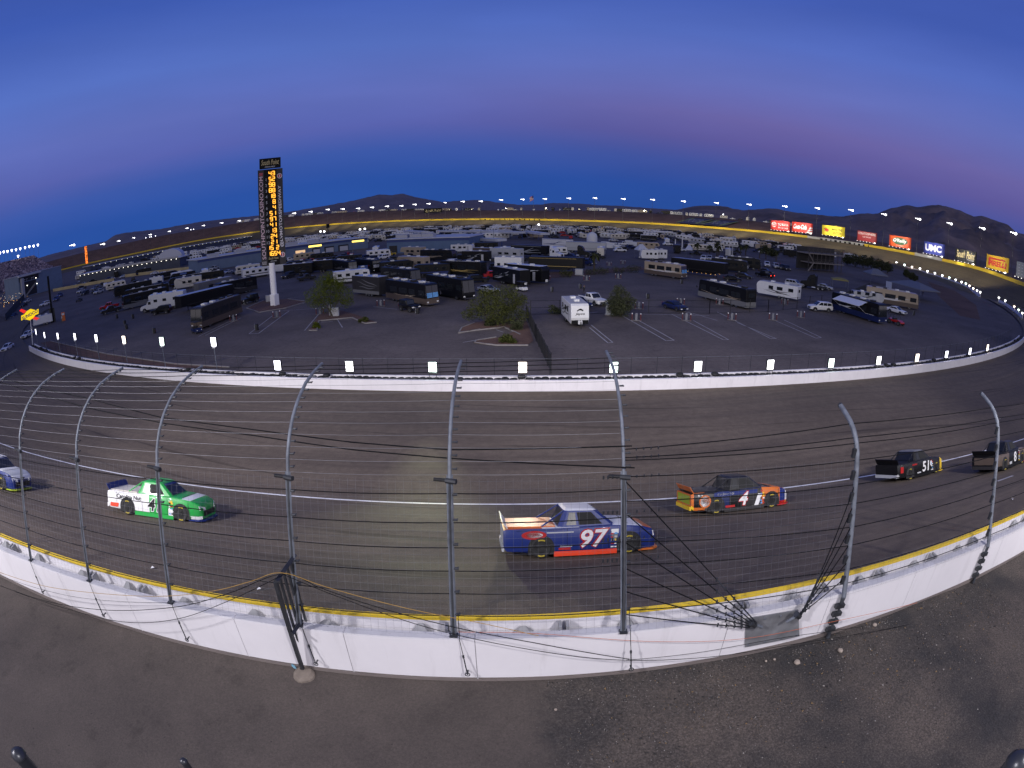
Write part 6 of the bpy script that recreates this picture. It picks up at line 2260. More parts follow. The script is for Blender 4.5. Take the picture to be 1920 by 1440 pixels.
def trailer(t, L=8.0, col='white', accent='grey', seed=1, W=2.45, H=3.1, nose='slant', lower=None, roof=None, fifth=False, axle=2, swirl=True, windows=True):
    b = MB()
    if nose == 'slant':
        poly = [(-L / 2, 0.5), (-L / 2, H - 0.08), (-L / 2 + 0.1, H), (L / 2 - 0.5, H), (L / 2 - 0.2, H - 0.2), (L / 2, 1.35), (L / 2 - 0.35, 0.5)]
    elif nose == 'round':
        poly = [(-L / 2, 0.5), (-L / 2, H - 0.08), (-L / 2 + 0.1, H)] + [(L / 2 - 0.9 + 0.9 * math.sin(a_), H - 0.9 + 0.9 * math.cos(a_)) for a_ in (0, 0.4, 0.8, 1.2, 1.57)] + [(L / 2 - 0.1, 1.0), (L / 2 - 0.5, 0.5)]
    elif fifth:
        poly = [(-L / 2, 0.55), (-L / 2, H - 0.1), (-L / 2 + 0.1, H), (L / 2 - 1.0, H + 0.05), (L / 2 - 0.25, H - 0.45), (L / 2, 1.95), (L / 2 - 0.2, 1.7), (L / 2 - 1.9, 1.65), (L / 2 - 2.2, 0.55)]
    else:
        poly = [(-L / 2, 0.5), (-L / 2, H - 0.05), (-L / 2 + 0.06, H), (L / 2 - 0.06, H), (L / 2, H - 0.05), (L / 2, 0.5)]
    b.profile(poly, W, P(col), 0.05)
    b.build('body', t)
    if lower:
        MB().box((0 if not fifth else -1.0, 0, 0.85), (L - (0.3 if not fifth else 2.6), W + 0.025, 0.62), P(lower)).build('lower_body', t)
    MB().box((-0.1, 0, H + 0.02), (L - 0.9, W - 0.12, 0.05), P(roof) if roof else ROOFGREY).build('roof', t)
    b = MB()
    for u in (-0.2, 0.15):
        b.box((u * L, 0, H + 0.18), (0.8, 0.7, 0.28), WHITEPLASTIC)
    b.build('roof_unit', t)
    if windows:
        side_windows(t, [(-L * 0.4, -L * 0.28), (-L * 0.14, 0.0), (L * 0.09, L * 0.2)], 1.75, 2.45, W)
        b = MB()
        b.box((L * 0.29, -W / 2 - 0.004, 1.6), (0.75, 0.03, 1.9), mat('trailer_door', (0.45, 0.45, 0.46), 0.5, 0, 0.1))
        b.build('door', t)
        MB().box((-L / 2 - 0.005, 0, 2.1), (0.03, W * 0.4, 0.6), GLASS).build('rear_window', t)
    if swirl:
        swoosh(t, L, W, H - 0.3, P(accent), seed)
    ax = [-L * 0.12 - 0.45 * (axle - 1) + 0.9 * k for k in range(axle)]
    wheels(t, ax, 0.38, W + 0.01, 0.22)
    if not fifth:
        b = MB()
        for s in (-1, 1):
            b.tube([(L / 2 - 0.6, s * 0.6, 0.5), (L / 2 + 0.9, 0, 0.48)], 0.05, BLACKMETAL, 5)
        b.tube([(L / 2 + 0.6, 0, 0.02), (L / 2 + 0.6, 0, 0.9)], 0.05, BLACKMETAL, 6)
        b.lathe([(0.15, 0.5), (0.15, 0.95), (0.08, 1.02)], WHITEPLASTIC, 10, (L / 2 + 0.15, 0.16, 0))
        b.lathe([(0.15, 0.5), (0.15, 0.95), (0.08, 1.02)], WHITEPLASTIC, 10, (L / 2 + 0.15, -0.16, 0))
        b.build('hitch', t)

def semi_trailer(t, L=14.5, col='black', accent='grey', seed=1, W=2.6, H=4.0, roof='silver', swirl=True, marks=False):
    MB().profile([(-L / 2, 0.75), (-L / 2, H - 0.04), (-L / 2 + 0.05, H), (L / 2 - 0.05, H), (L / 2, H - 0.04), (L / 2, 1.25), (L / 2 - 3.4, 1.2), (L / 2 - 3.6, 0.75)], W, P(col), 0.05).build('body', t)
    MB().box((0, 0, H + 0.03), (L - 0.2, W - 0.1, 0.05), P(roof)).build('roof', t)
    b = MB()
    for s in (-1, 1):
        b.box((-L * 0.05, s * (W / 2 + 0.01), H * 0.42), (L * 0.86, 0.02, 0.1), P(accent))
        b.box((-L * 0.05, s * (W / 2 + 0.01), H - 0.3), (L * 0.86, 0.02, 0.07), P(accent))
    b.build('stripe', t)
    if swirl:
        swoosh(t, L, W, H - 0.5, P(accent), seed)
    MB().box((-L / 2 - 0.01, 0, 2.2), (0.05, W * 0.85, 2.7), P('charcoal' if col == 'black' else 'silver')).build('rear_door', t)
    wheels(t, [-L / 2 + 1.3, -L / 2 + 2.5], 0.5, W, 0.5)
    b = MB()
    for s in (-1, 1):
        b.box((L / 2 - 3.1, s * 0.8, 0.6), (0.15, 0.15, 1.2), BLACKMETAL)
    b.build('landing_leg', t)
    b = MB()
    for k in range(10 if marks else 0):
        for s in (-1, 1):
            b.box((-L * 0.42 + k * L * 0.085, s * (W / 2 + 0.015), 0.82), (0.1, 0.03, 0.06), AMBERBULB)
    if marks:
        b.build('marker_bulb', t)

def tractor(t, col='white', sleeper=True):
    """lorry tractor with a bonnet; x forward, origin under its middle"""
    b = MB()
    b.profile([(-1.0, 1.0), (-1.0, 3.3), (-0.7, 3.85), (0.5, 3.55), (1.15, 2.75), (1.3, 2.05), (2.9, 1.75), (3.15, 1.4), (3.15, 0.55), (-1.0, 0.55)], 2.4, P(col), 0.1)
    b.build('cab', t)
    MB().box((-2.2, 0, 0.85), (3.4, 0.9, 0.25), BLACKMETAL).build('chassis', t)
    f = MB()
    for s in (-1, 1):
        f.slab([(1.32, s * 0.03, 2.12), (1.32, s * 1.0, 2.12), (0.86, s * 0.95, 2.95), (0.86, s * 0.03, 2.95)], (1, 0, 0.5), -0.03, GLASS)
    f.build('windscreen', t)
    side_windows(t, [(0.15, 0.95)], 2.0, 2.7, 2.4)
    if sleeper:
        side_windows(t, [(-0.7, -0.3)], 2.6, 2.95, 2.4)
    wheels(t, [2.2, -1.9, -3.1], 0.5, 2.45, 0.32)
    for s in (-1, 1):
        MB().box((3.12, s * 0.85, 1.1), (0.12, 0.35, 0.25), LAMPW).build('headlight', t)
        MB().tube([(-0.2, s * 1.35, 0.5), (-1.2, s * 1.35, 0.5)], 0.3, CHROME, 10).build('fuel_tank', t)
    MB().box((3.17, 0, 1.15), (0.06, 1.0, 0.75), CHROME).build('grille', t)

def truck_camper(t):
    """white lorry-based motorhome with two slide-outs"""
    MB().profile([(-5.9, 0.7), (-5.9, 3.75), (-5.8, 3.85), (3.0, 3.85), (3.3, 3.6), (3.3, 2.75), (2.4, 2.6), (2.3, 0.7)], 2.5, P('white'), 0.06).build('body', t)
    MB().profile([(2.3, 0.6), (2.3, 2.6), (3.6, 2.55), (4.15, 1.75), (5.5, 1.5), (5.85, 1.2), (5.9, 0.5)], 2.3, P('white'), 0.12).build('cab', t)
    f = MB()
    for s in (-1, 1):
        f.slab([(4.13, s * 0.03, 1.8), (4.13, s * 0.95, 1.8), (3.66, s * 0.9, 2.45), (3.66, s * 0.03, 2.45)], (1, 0, 0.6), -0.03, GLASS)
    f.build('windscreen', t)
    side_windows(t, [(2.85, 3.6)], 1.75, 2.4, 2.3)
    MB().box((0.2, -1.5, 2.1), (3.9, 0.5, 2.4), P('white')).build('slide_out', t)
    MB().box((-4.6, -1.5, 2.3), (1.9, 0.5, 1.9), P('white')).build('slide_out', t)
    b = MB()
    for x, z in ((1.1, 2.2), (-0.7, 2.2), (-4.6, 2.55)):
        b.box((x, -1.76, z), (0.95, 0.03, 0.65), GLASS)
    b.box((2.75, -1.26, 3.15), (0.5, 0.03, 0.4), GLASS)
    for x in (1.5, -0.9, -3.6):
        b.box((x, 1.26, 2.4), (0.95, 0.03, 0.6), GLASS)
    b.build('window', t)
    b = MB()
    for x in (1.8, -0.6, -3.4):
        b.box((x, 0, 4.0), (0.9, 0.8, 0.3), WHITEPLASTIC)
    b.build('roof_unit', t)
    wheels(t, [4.7, -3.4, -2.3], 0.52, 2.45, 0.34)
    for s in (-1, 1):
        MB().box((5.86, s * 0.8, 1.05), (0.1, 0.3, 0.25), LAMPW).build('headlight', t)
    MB().box((5.9, 0, 1.0), (0.06, 0.9, 0.6), CHROME).build('grille', t)

def carbody(t, L, W, lowpoly, cabpoly, col, cabw, wheel_x, wr, glass_side, glass_f, glass_r, lit=False, coat=None):
    m = P(col)
    MB().profile(lowpoly, W, m, 0.09).build('body', t, True)
    MB().profile(cabpoly, cabw, m, 0.1).build('cabin', t, True)
    b = MB()
    for poly in glass_side:
        for s in (-1, 1):
            q = [V((x, s * (cabw / 2 - 0.02), z)) for x, z in poly]
            b.slab(q, (0, s, 0), -0.035, GLASS)
    b.build('side_window', t)
    hw = cabw / 2 - 0.14
    for nm, ((xa, za), (xb, zb)) in (('windscreen', glass_f), ('rear_window', glass_r)):
        nrm = V((zb - za, 0, xa - xb)).normalized()
        if (nm == 'windscreen') != (nrm.x > 0):
            nrm = -nrm
        q = [V((xa, -hw, za)), V((xa, hw, za)), V((xb, hw * 0.94, zb)), V((xb, -hw * 0.94, zb))]
        MB().slab([p + nrm * 0.012 for p in q], nrm, 0.05, GLASS).build(nm, t)
    wheels(t, wheel_x, wr, W + 0.01, 0.24)
    for x in wheel_x:
        for s in (-1, 1):
            b = MB()
            n = 12
            b.add([(x, s * (W / 2 + 0.003), wr)] + [(x + (wr + 0.09) * math.cos(PI * k / n), s * (W / 2 + 0.003), wr + (wr + 0.09) * math.sin(PI * k / n)) for k in range(n + 1)], [(0, k + 1, k + 2) for k in range(n)], RUBBER)
            b.build('wheel_arch', t)
    for s in (-1, 1):
        MB().box((L / 2 - 0.05, s * (W / 2 - 0.3), lowpoly[-3][1] - 0.16), (0.14, 0.4, 0.17), LAMPW).build('headlight', t)
        MB().box((-L / 2 + 0.02, s * (W / 2 - 0.2), 0.85), (0.1, 0.22, 0.3), TAILON if lit else TAIL).build('tail_light', t)
    MB().box((L / 2 - 0.02, 0, 0.62), (0.08, W * 0.55, 0.28), BLACKMETAL).build('grille', t)

def pickup(t, col='white', lit=False):
    L, W = 5.9, 2.0
    carbody(t, L, W, [(-2.95, 0.45), (-2.95, 1.2), (-0.9, 1.22), (-0.85, 1.18), (1.1, 1.18), (2.6, 1.1), (2.92, 0.95), (2.95, 0.45), (0, 0.38)], [(-0.95, 1.1), (-0.78, 1.86), (-0.6, 1.92), (0.55, 1.9), (1.25, 1.2), (1.25, 1.1)], col, 1.78, (1.9, -1.75), 0.42,
            [[(-0.72, 1.28), (-0.62, 1.78), (-0.1, 1.8), (-0.1, 1.28)], [(0.0, 1.28), (0.0, 1.8), (0.5, 1.8), (0.95, 1.3)]], ((1.27, 1.22), (0.62, 1.86)), ((-0.93, 1.3), (-0.8, 1.8)), lit)
    MB().box((-1.95, 0, 1.215), (1.85, W - 0.3, 0.03), BLACKMETAL).build('cargo_bed', t)

def suv(t, col='white', lit=False):
    L, W = 4.9, 1.95
    carbody(t, L, W, [(-2.45, 0.42), (-2.45, 1.1), (-2.3, 1.15), (1.0, 1.15), (2.1, 1.05), (2.42, 0.9), (2.45, 0.42), (0, 0.36)], [(-2.38, 1.05), (-2.2, 1.7), (-2.0, 1.8), (0.35, 1.8), (1.15, 1.15), (1.15, 1.05)], col, 1.75, (1.5, -1.45), 0.38,
            [[(-2.1, 1.2), (-2.0, 1.66), (-1.2, 1.7), (-1.2, 1.2)], [(-1.1, 1.2), (-1.1, 1.7), (-0.3, 1.7), (-0.3, 1.2)], [(-0.2, 1.2), (-0.2, 1.7), (0.3, 1.7), (0.85, 1.22)]], ((1.16, 1.18), (0.42, 1.75)), ((-2.38, 1.2), (-2.2, 1.68)), lit)

def sedan(t, col='white', lit=False):
    L, W = 4.7, 1.84
    carbody(t, L, W, [(-2.35, 0.4), (-2.35, 0.9), (-2.2, 0.98), (0.9, 0.95), (2.0, 0.82), (2.32, 0.68), (2.35, 0.38), (0, 0.28)], [(-1.95, 0.92), (-1.2, 1.36), (-0.9, 1.43), (0.05, 1.42), (0.95, 0.92)], col, 1.6, (1.4, -1.4), 0.33,
            [[(-1.55, 1.0), (-1.1, 1.3), (-0.5, 1.34), (-0.5, 1.0)], [(-0.42, 1.0), (-0.42, 1.34), (0.0, 1.33), (0.6, 1.0)]], ((0.95, 0.95), (0.12, 1.4)), ((-1.9, 0.98), (-1.25, 1.34)), lit)

def jeep(t, col='black', lit=False):
    L, W = 4.0, 1.8
    carbody(t, L, W, [(-1.9, 0.5), (-1.9, 1.15), (-1.8, 1.18), (0.4, 1.18), (1.6, 1.12), (1.95, 1.0), (2.0, 0.55), (0, 0.45)], [(-1.85, 1.1), (-1.8, 1.82), (-1.7, 1.86), (0.2, 1.86), (0.45, 1.1)], col, 1.6, (1.3, -1.25), 0.42,
            [[(-1.65, 1.22), (-1.65, 1.75), (-0.75, 1.75), (-0.75, 1.22)], [(-0.65, 1.22), (-0.65, 1.75), (0.12, 1.75), (0.3, 1.22)]], ((0.47, 1.15), (0.25, 1.8)), ((-1.87, 1.2), (-1.83, 1.76)), lit)
    MB().lathe([(0.4, -0.1), (0.4, 0.1), (0.2, 0.12)], RUBBER, 14, (-2.02, 0, 1.1), 'X').build('spare_wheel', t)

def buggy(t, col='red'):
    MB().profile([(-1.6, 0.5), (-1.5, 0.95), (-0.6, 0.85), (0.9, 0.95), (1.7, 0.7), (1.75, 0.45)], 1.3, P(col), 0.08).build('body', t)
    b = MB()
    for s in (-0.6, 0.6):
        b.tube([(-1.4, s, 0.9), (-1.0, s, 1.75), (0.2, s, 1.75), (0.8, s, 0.95)], 0.04, BLACKMETAL, 6)
    b.tube([(-1.0, -0.6, 1.75), (-1.0, 0.6, 1.75)], 0.04, BLACKMETAL, 6)
    b.tube([(0.2, -0.6, 1.75), (0.2, 0.6, 1.75)], 0.04, BLACKMETAL, 6)
    b.build('roll_cage', t)
    MB().box((-0.4, 0, 0.95), (0.5, 1.1, 0.5), P('charcoal')).build('seat', t)
    wheels(t, [1.15, -1.15], 0.42, 1.9, 0.3)

def cart(t, col='navy'):
    MB().profile([(-1.2, 0.3), (-1.2, 0.75), (-0.2, 0.75), (-0.1, 0.4), (0.7, 0.4), (0.85, 0.9), (1.15, 0.8), (1.2, 0.35)], 1.15, P(col), 0.05).build('body', t)
    MB().box((-0.1, 0, 1.85), (2.0, 1.2, 0.07), P('charcoal')).build('roof', t)
    b = MB()
    for x in (-0.95, 0.75):
        for s in (-0.5, 0.5):
            b.tube([(x, s, 0.7), (x * 0.95, s, 1.83)], 0.025, BLACKMETAL, 5)
    b.build('roof_post', t)
    MB().box((-0.55, 0, 0.9), (0.5, 1.0, 0.3), P('charcoal')).build('seat', t)
    wheels(t, [0.8, -0.8], 0.25, 1.15, 0.18)
    for s in (-0.4, 0.4):
        MB().lathe([(0.08, 0), (0.09, 0.04)], LAMPW, 10, (1.18, s, 0.62), 'X').build('headlight', t)

LEN = dict(coach=12.2, trailer=8.0, semi_trailer=14.5, tractor=7.0, truck_camper=11.8, pickup=5.9, suv=4.9, sedan=4.7, jeep=4.0, buggy=3.5, cart=2.5)
WID = dict(coach=2.55, trailer=2.45, semi_trailer=2.6, tractor=2.4, truck_camper=2.5, pickup=2.0, suv=1.95, sedan=1.85, jeep=1.8, buggy=1.9, cart=1.15)
NAMES = dict(coach='coach_motorhome', trailer='travel_trailer', semi_trailer='semi_trailer', tractor='semi_tractor', truck_camper='truck_motorhome', pickup='pickup_truck', suv='suv', sedan='sedan', jeep='jeep', buggy='dune_buggy', cart='golf_cart')
CATS = dict(coach='motorhome', trailer='trailer', semi_trailer='trailer', tractor='truck', truck_camper='motorhome', pickup='pickup truck', suv='SUV', sedan='car', jeep='jeep', buggy='buggy', cart='golf cart')
BUILD = dict(coach=coach, trailer=trailer, semi_trailer=semi_trailer, tractor=tractor, truck_camper=truck_camper, pickup=pickup, suv=suv, sedan=sedan, jeep=jeep, buggy=buggy, cart=cart)

def veh(kind, rear, front, label, L=None, name=None, cat=None, flip=1, **k):
    """rear and front: pixels on the ground at the rear and front of the flank one sees"""
    A_, B_ = at(*rear), at(*front)
    d = B_ - A_
    u = d.normalized()
    mid = (A_ + B_) / 2
    n = V((-u.y, u.x, 0))
    if n.dot(mid) < 0:
        n = -n
    c = mid + n * WID[kind] / 2
    t = thing(name or NAMES[kind], label, cat or CATS[kind], c, math.atan2(u.y, u.x))
    if kind in ('coach', 'trailer', 'semi_trailer'):
        lo_, hi_ = {'coach': (9.5, 14), 'trailer': (5.5, 12.5), 'semi_trailer': (9, 16.5)}[kind]
        k['L'] = L or min(hi_, max(lo_, d.length))
    BUILD[kind](t, **k)
    return t

VS = [
 # left group
 ('coach', (452, 590), (384, 617), 'matt dark grey-brown motorhome nearest the tyre wall on the left', dict(upper='charcoal', lower='brown', stripe='charcoal', seed=3, H=3.7, L=13)),
 ('cart', (356, 624), (372, 628), 'small dark blue golf cart parked at the nose of the dark grey-brown motorhome', dict(col='navy')),
 ('semi_trailer', (442, 562), (339, 589), 'long black trailer with a pale awning roof behind the dark grey-brown motorhome', dict(col='black', accent='charcoal', roof='silver', swirl=False, L=15, H=3.6)),
 ('truck_camper', (352, 576), (258, 589), 'white lorry-nosed motorhome with two slide-outs on the left', {}),
 ('suv', (320, 587), (282, 592), 'black SUV parked in front of the white lorry-nosed motorhome', dict(col='black')),
 ('coach', (318, 563), (231, 583), 'black and pale grey coach just left of the white lorry-nosed motorhome', dict(upper='black', lower='grey', stripe='grey', seed=5, L=13)),
 ('pickup', (228, 583), (191, 592), 'dark grey pickup at the nose of the coach row on the left', dict(col='charcoal')),
 ('pickup', (222, 577), (187, 584), 'red pickup partly hidden behind the dark grey pickup on the left', dict(col='red')),
 ('coach', (297, 542), (205, 562), 'all-black coach at the left end of the coach row', dict(upper='black', lower='black', stripe='charcoal', seed=7, L=14)),
 ('coach', (330, 552), (222, 572), 'black coach with grey swirls, second from the left in the coach row', dict(upper='black', lower='charcoal', stripe='silver', seed=9, L=14)),
 ('trailer', (378, 537), (329, 545), 'cream and white motorhome in the middle of the coach row', dict(col='cream', accent='brown', seed=4, nose='round', H=3.4, L=9)),
 ('trailer', (442, 541), (369, 558), 'grey trailer with dark windows behind the long black trailer', dict(col='grey', accent='black', seed=6, nose='flat', H=3.5, L=11.5)),
 ('coach', (420, 527), (350, 538), 'black coach with a pale roof line, upper right of the coach row on the left', dict(upper='black', lower='black', stripe='tan', seed=11, L=13)),
 ('coach', (480, 545), (415, 560), 'black coach parked left of the scoring tower column', dict(upper='black', lower='charcoal', stripe='grey', seed=12, L=12)),
 ('jeep', (484, 566), (462, 571), 'black jeep left of the scoring tower column', dict(col='black')),
 ('trailer', (302, 531), (284, 534), 'small white cargo trailer behind the coach row', dict(col='white', nose='flat', swirl=False, windows=False, L=5.5, H=2.6)),
 ('sedan', (298, 513), (283, 516), 'white car, left one of two beside the yellow low wall', dict(col='white')),
 ('sedan', (312, 514), (296, 517), 'white car, right one of two beside the yellow low wall', dict(col='white')),
 ('pickup', (417, 503), (394, 509), 'silver pickup left of the scoring tower, the upper one', dict(col='silver')),
 ('sedan', (441, 510), (420, 515), 'silver-blue car left of the scoring tower, the lower one', dict(col='silver')),
 ('suv', (98, 570), (75, 577), 'white SUV above the lit fuel sign', dict(col='white')),
 ('suv', (63, 564), (45, 570), 'silver SUV at the far left above the lit fuel sign', dict(col='silver')),
 ('sedan', (56, 571), (40, 577), 'dark car under the silver SUV at the far left', dict(col='charcoal')),
 ('sedan', (38, 590), (22, 598), 'dark blue car left of the lit fuel sign', dict(col='navy')),
 ('pickup', (116, 560), (103, 567), 'blue pickup right of the black pylon', dict(col='blue')),
 ('pickup', (122, 553), (110, 559), 'second blue pickup behind the other one right of the black pylon', dict(col='blue')),
 ('sedan', (148, 535), (136, 540), 'white car, lowest of the four along the yellow wall at the left', dict(col='white')),
 ('sedan', (166, 531), (153, 536), 'white car, second of the four along the yellow wall at the left', dict(col='white')),
 ('sedan', (219, 523), (204, 527), 'white car, third of the four along the yellow wall at the left', dict(col='white')),
 ('sedan', (239, 519), (226, 522), 'white car, last of the four along the yellow wall at the left', dict(col='white')),
 ('suv', (165, 545), (144, 552), 'silver SUV in the packed cars above the coach row', dict(col='silver')),
 ('suv', (173, 549), (153, 556), 'dark grey SUV in front of the silver one in the packed cars', dict(col='charcoal')),
 ('pickup', (195, 540), (173, 546), 'pale blue-grey pickup in the packed cars above the coach row', dict(col='grey')),
 ('suv', (198, 547), (178, 553), 'silver-blue SUV at the right of the packed cars', dict(col='silver')),
 ('suv', (162, 527), (147, 531), 'pale silver van behind the white cars at the left', dict(col='silver')),
 ('suv', (178, 523), (163, 527), 'yellow-green SUV behind the white cars at the left', dict(col='lime')),
 ('buggy', (158, 562), (148, 567), 'small quad buggy with a red tail light on the open asphalt at the left', dict(col='charcoal')),
 ('trailer', (97, 606), (66, 614), 'white fuel trailer right of the post of the fuel sign', dict(col='white', nose='flat', swirl=False, windows=False, L=6, H=2.5)),
 ('sedan', (64, 628), (50, 635), 'pale car half hidden behind the first low floodlights', dict(col='white')),
 ('sedan', (30, 650), (10, 662), 'white car at the left end of the inner wall by the pit exit', dict(col='white')),
 # around the tower and tree
 ('trailer', (495, 514), (533, 511), 'white box trailer behind the scoring tower column', dict(col='white', nose='round', swirl=False, windows=False, L=7.5)),
 ('trailer', (582, 514), (536, 518), 'black trailer right of the white box trailer by the scoring tower', dict(col='black', accent='charcoal', nose='flat', L=9, H=3.4)),
 ('suv', (554, 519), (538, 523), 'dark SUV in front of the black trailer by the scoring tower', dict(col='charcoal')),
 ('cart', (560, 521), (574, 521), 'black covered cart in front of the black trailer by the scoring tower', dict(col='black')),
 ('trailer', (618, 509), (578, 512), 'second black trailer behind the palo verde crown', dict(col='black', accent='charcoal', nose='flat', L=9, H=3.5)),
 ('coach', (612, 507), (671, 518), 'black coach with a pale blue windscreen behind the palo verde crown', dict(upper='black', lower='black', stripe='grey', seed=14, sky_tint='grey')),
 ('coach', (652, 505), (716, 515), 'black coach with red swirl and shaded windscreen right of the palo verde', dict(upper='black', lower='black', stripe='red', seed=15, sky_tint='silver')),
 ('trailer', (709, 558), (664, 553), 'black and grey stacker trailer with a silver roof right of the palo verde', dict(col='charcoal', accent='grey', nose='flat', seed=2, lower='grey', roof='silver', axle=3, H=3.9, windows=False, L=9)),
 ('coach', (721, 561), (804, 577), 'large black and brown coach with two bright windscreen shades', dict(upper='black', lower='brown', stripe='tan', seed=16, sky_tint='skyblue', L=13.5, H=3.8)),
 ('coach', (800, 551), (868, 565), 'black coach just behind the one with bright windscreen shades', dict(upper='black', lower='black', stripe='charcoal', seed=17, L=13, H=3.8)),
 ('jeep', (747, 582), (772, 587), 'black jeep in front of the coach with bright windscreen shades', dict(col='black')),
 ('coach', (700, 527), (790, 540), 'black coach with tan swirls behind the stacker trailer', dict(upper='black', lower='brown', stripe='tan', seed=18, L=13.5)),
 ('pickup', (739, 505), (716, 510), 'blue pickup right of the red-swirl coach', dict(col='blue')),
 ('pickup', (667, 479), (643, 483), 'red pickup on the road in front of the long garage', dict(col='red')),
 ('pickup', (744, 479), (720, 482), 'bright yellow lorry at the corner of the blue garage', dict(col='yellow')),
 ('suv', (732, 485), (709, 488), 'white SUV in front of the yellow lorry', dict(col='white')),
 ('suv', (695, 486), (676, 489), 'dark blue SUV left of the white SUV by the yellow lorry', dict(col='navy')),
 ('suv', (710, 488), (695, 491), 'black SUV between the dark blue and the white SUV', dict(col='black')),
 ('trailer', (797, 482), (745, 481), 'tan fifth-wheel trailer in front of the blue garage', dict(col='tan', accent='brown', nose='fifth', fifth=True, seed=3, H=3.5, L=11)),
 ('trailer', (797, 507), (742, 504), 'tan and brown fifth-wheel trailer, the nearer one left of the white SUV', dict(col='tan', accent='brown', nose='fifth', fifth=True, seed=8, H=3.6, L=11.5)),
 ('suv', (838, 497), (859, 498), 'white SUV between the tan trailer and the black coach with white streaks', dict(col='white')),
 ('suv', (868, 499), (888, 500), 'dark SUV right of the white SUV in the middle', dict(col='navy')),
 ('coach', (788, 489), (848, 490), 'black coach with a pale ring in front of the blue garage', dict(upper='black', lower='black', stripe='tan', seed=19)),
 ('trailer', (842, 474), (889, 474), 'white travel trailer at the right of the blue garage', dict(col='white', nose='slant', accent='silver', L=9)),
 ('trailer', (866, 492), (915, 493), 'black toy-hauler with white streaks in the middle', dict(col='black', accent='silver', seed=21, nose='flat', L=9, H=3.5)),
 ('trailer', (880, 483), (940, 486), 'grey-brown trailer behind the toy-hauler with white streaks', dict(col='brown', accent='grey', nose='flat', swirl=False, L=11, H=3.4)),
 ('trailer', (978, 489), (915, 486), 'silver trailer with one square window in the middle', dict(col='silver', nose='flat', swirl=False, L=11.5, H=3.7)),
 ('coach', (902, 520), (824, 516), 'black and gold coach left of the white box camper', dict(upper='black', lower='black', stripe='gold', seed=22, L=12.5)),
 ('trailer', (928, 511), (977, 512), 'white box camper standing behind the fifth-wheel with the glassy nose', dict(col='white', nose='flat', swirl=False, L=7, H=3.9)),
 ('trailer', (915, 527), (986, 542), 'black trailer with white flames under a dark awning in the middle', dict(col='black', accent='silver', seed=23, nose='flat', H=3.5, L=11.5)),
 ('trailer', (946, 526), (1017, 534), 'black fifth-wheel with a glassy rounded nose', dict(col='black', accent='silver', seed=24, nose='round', roof='white', H=3.8, L=11)),
 ('sedan', (897, 548), (922, 551), 'silver-blue car behind the crown of the spreading tree', dict(col='silver')),
 ('cart', (966, 545), (982, 548), 'black and white motorcycle-sized cart in front of the trailer with white flames', dict(col='white')),
 ('semi_trailer', (1000, 510), (1083, 513), 'black box coach with thin gold lines in the middle', dict(col='black', accent='gold', roof='black', H=3.9, swirl=False, L=14)),
 ('suv', (980, 520), (995, 521), 'dark SUV between the white box camper and the black box coach', dict(col='charcoal')),
 ('semi_trailer', (962, 481), (1018, 484), 'black race hauler with a pale oval behind the white tractor', dict(col='black', accent='silver', seed=25, roof='navy', L=14)),
 ('tractor', (1020, 484), (1050, 486), 'white road tractor in front of the black race hauler', dict(col='white')),
 ('semi_trailer', (1017, 465), (1067, 468), 'white and blue race hauler behind the white tractor', dict(col='white', accent='blue', seed=26, roof='navy', L=14)),
 ('semi_trailer', (1068, 473), (1128, 475), 'long silver-white semi-trailer left of the white barrier blocks', dict(col='silver', accent='grey', swirl=False, roof='grey', L=15)),
 ('tractor', (1074, 481), (1101, 482), 'black road tractor in front of the silver-white semi-trailer', dict(col='black')),
 ('sedan', (1057, 483), (1082, 485), 'dark blue car between the two road tractors', dict(col='navy')),
 ('suv', (1088, 496), (1110, 499), 'dark blue SUV right of the black box coach', dict(col='navy')),
 ('trailer', (1160, 470) if False else (1236, 488), (1200, 487), 'white camper under a small white tent top, left of the tan motorhome roof', dict(col='white', nose='slant', swirl=False, L=6, H=3.4)),
 ('trailer', (1250, 487), (1227, 487), 'pale blue-white camper beside the one under the small tent', dict(col='white', nose='flat', swirl=False, L=5.5, H=3.4)),
 ('coach', (1204, 514), (1281, 525), 'tan and white motorhome with a pale blue windscreen', dict(upper='tan', lower='brown', stripe='white', seed=27, sky_tint='skyblue', L=11.5, H=3.5)),
 ('semi_trailer', (1262, 511), (1352, 523), 'long black semi-trailer behind the tan and white motorhome', dict(col='black', accent='charcoal', roof='grey', swirl=False, marks=True, L=16)),
 ('coach', (1330, 506), (1403, 514), 'black coach with a bright windscreen right of the long black semi-trailer', dict(upper='black', lower='black', stripe='charcoal', seed=28, sky_tint='silver', L=11)),
 ('coach', (1370, 502), (1419, 507), 'black coach farther back, with a teal windscreen', dict(upper='black', lower='black', stripe='charcoal', seed=29, sky_tint='skyblue', L=11)),
 ('sedan', (1362, 527), (1386, 529), 'black car in front of the long black semi-trailer', dict(col='black')),
 ('sedan', (1382, 521), (1405, 524), 'dark grey car left of the SUV with lit tail lights', dict(col='charcoal')),
 ('pickup', (1440, 522), (1419, 518), 'dark pickup with red tail lights lit', dict(col='black', lit=True)),
 ('sedan', (1424, 511), (1444, 514), 'dark car behind the pickup with red tail lights', dict(col='charcoal')),
 ('coach', (1396, 581), (1310, 558), 'black and grey coach with its rear corner towards us, behind the wire fence', dict(upper='black', lower='grey', stripe='tan', seed=30, L=13.5, H=3.6)),
 ('trailer', (1487, 565), (1424, 554), 'white travel trailer with four dark windows right of the black and grey coach', dict(col='white', accent='charcoal', seed=31, nose='round', L=9.5, H=3.1)),
 ('sedan', (1240, 577), (1275, 586), 'dark blue car behind the wire fence', dict(col='navy')),
 ('pickup', (1073, 563), (1133, 579), 'white crew-cab pickup behind the white trailer', dict(col='white')),
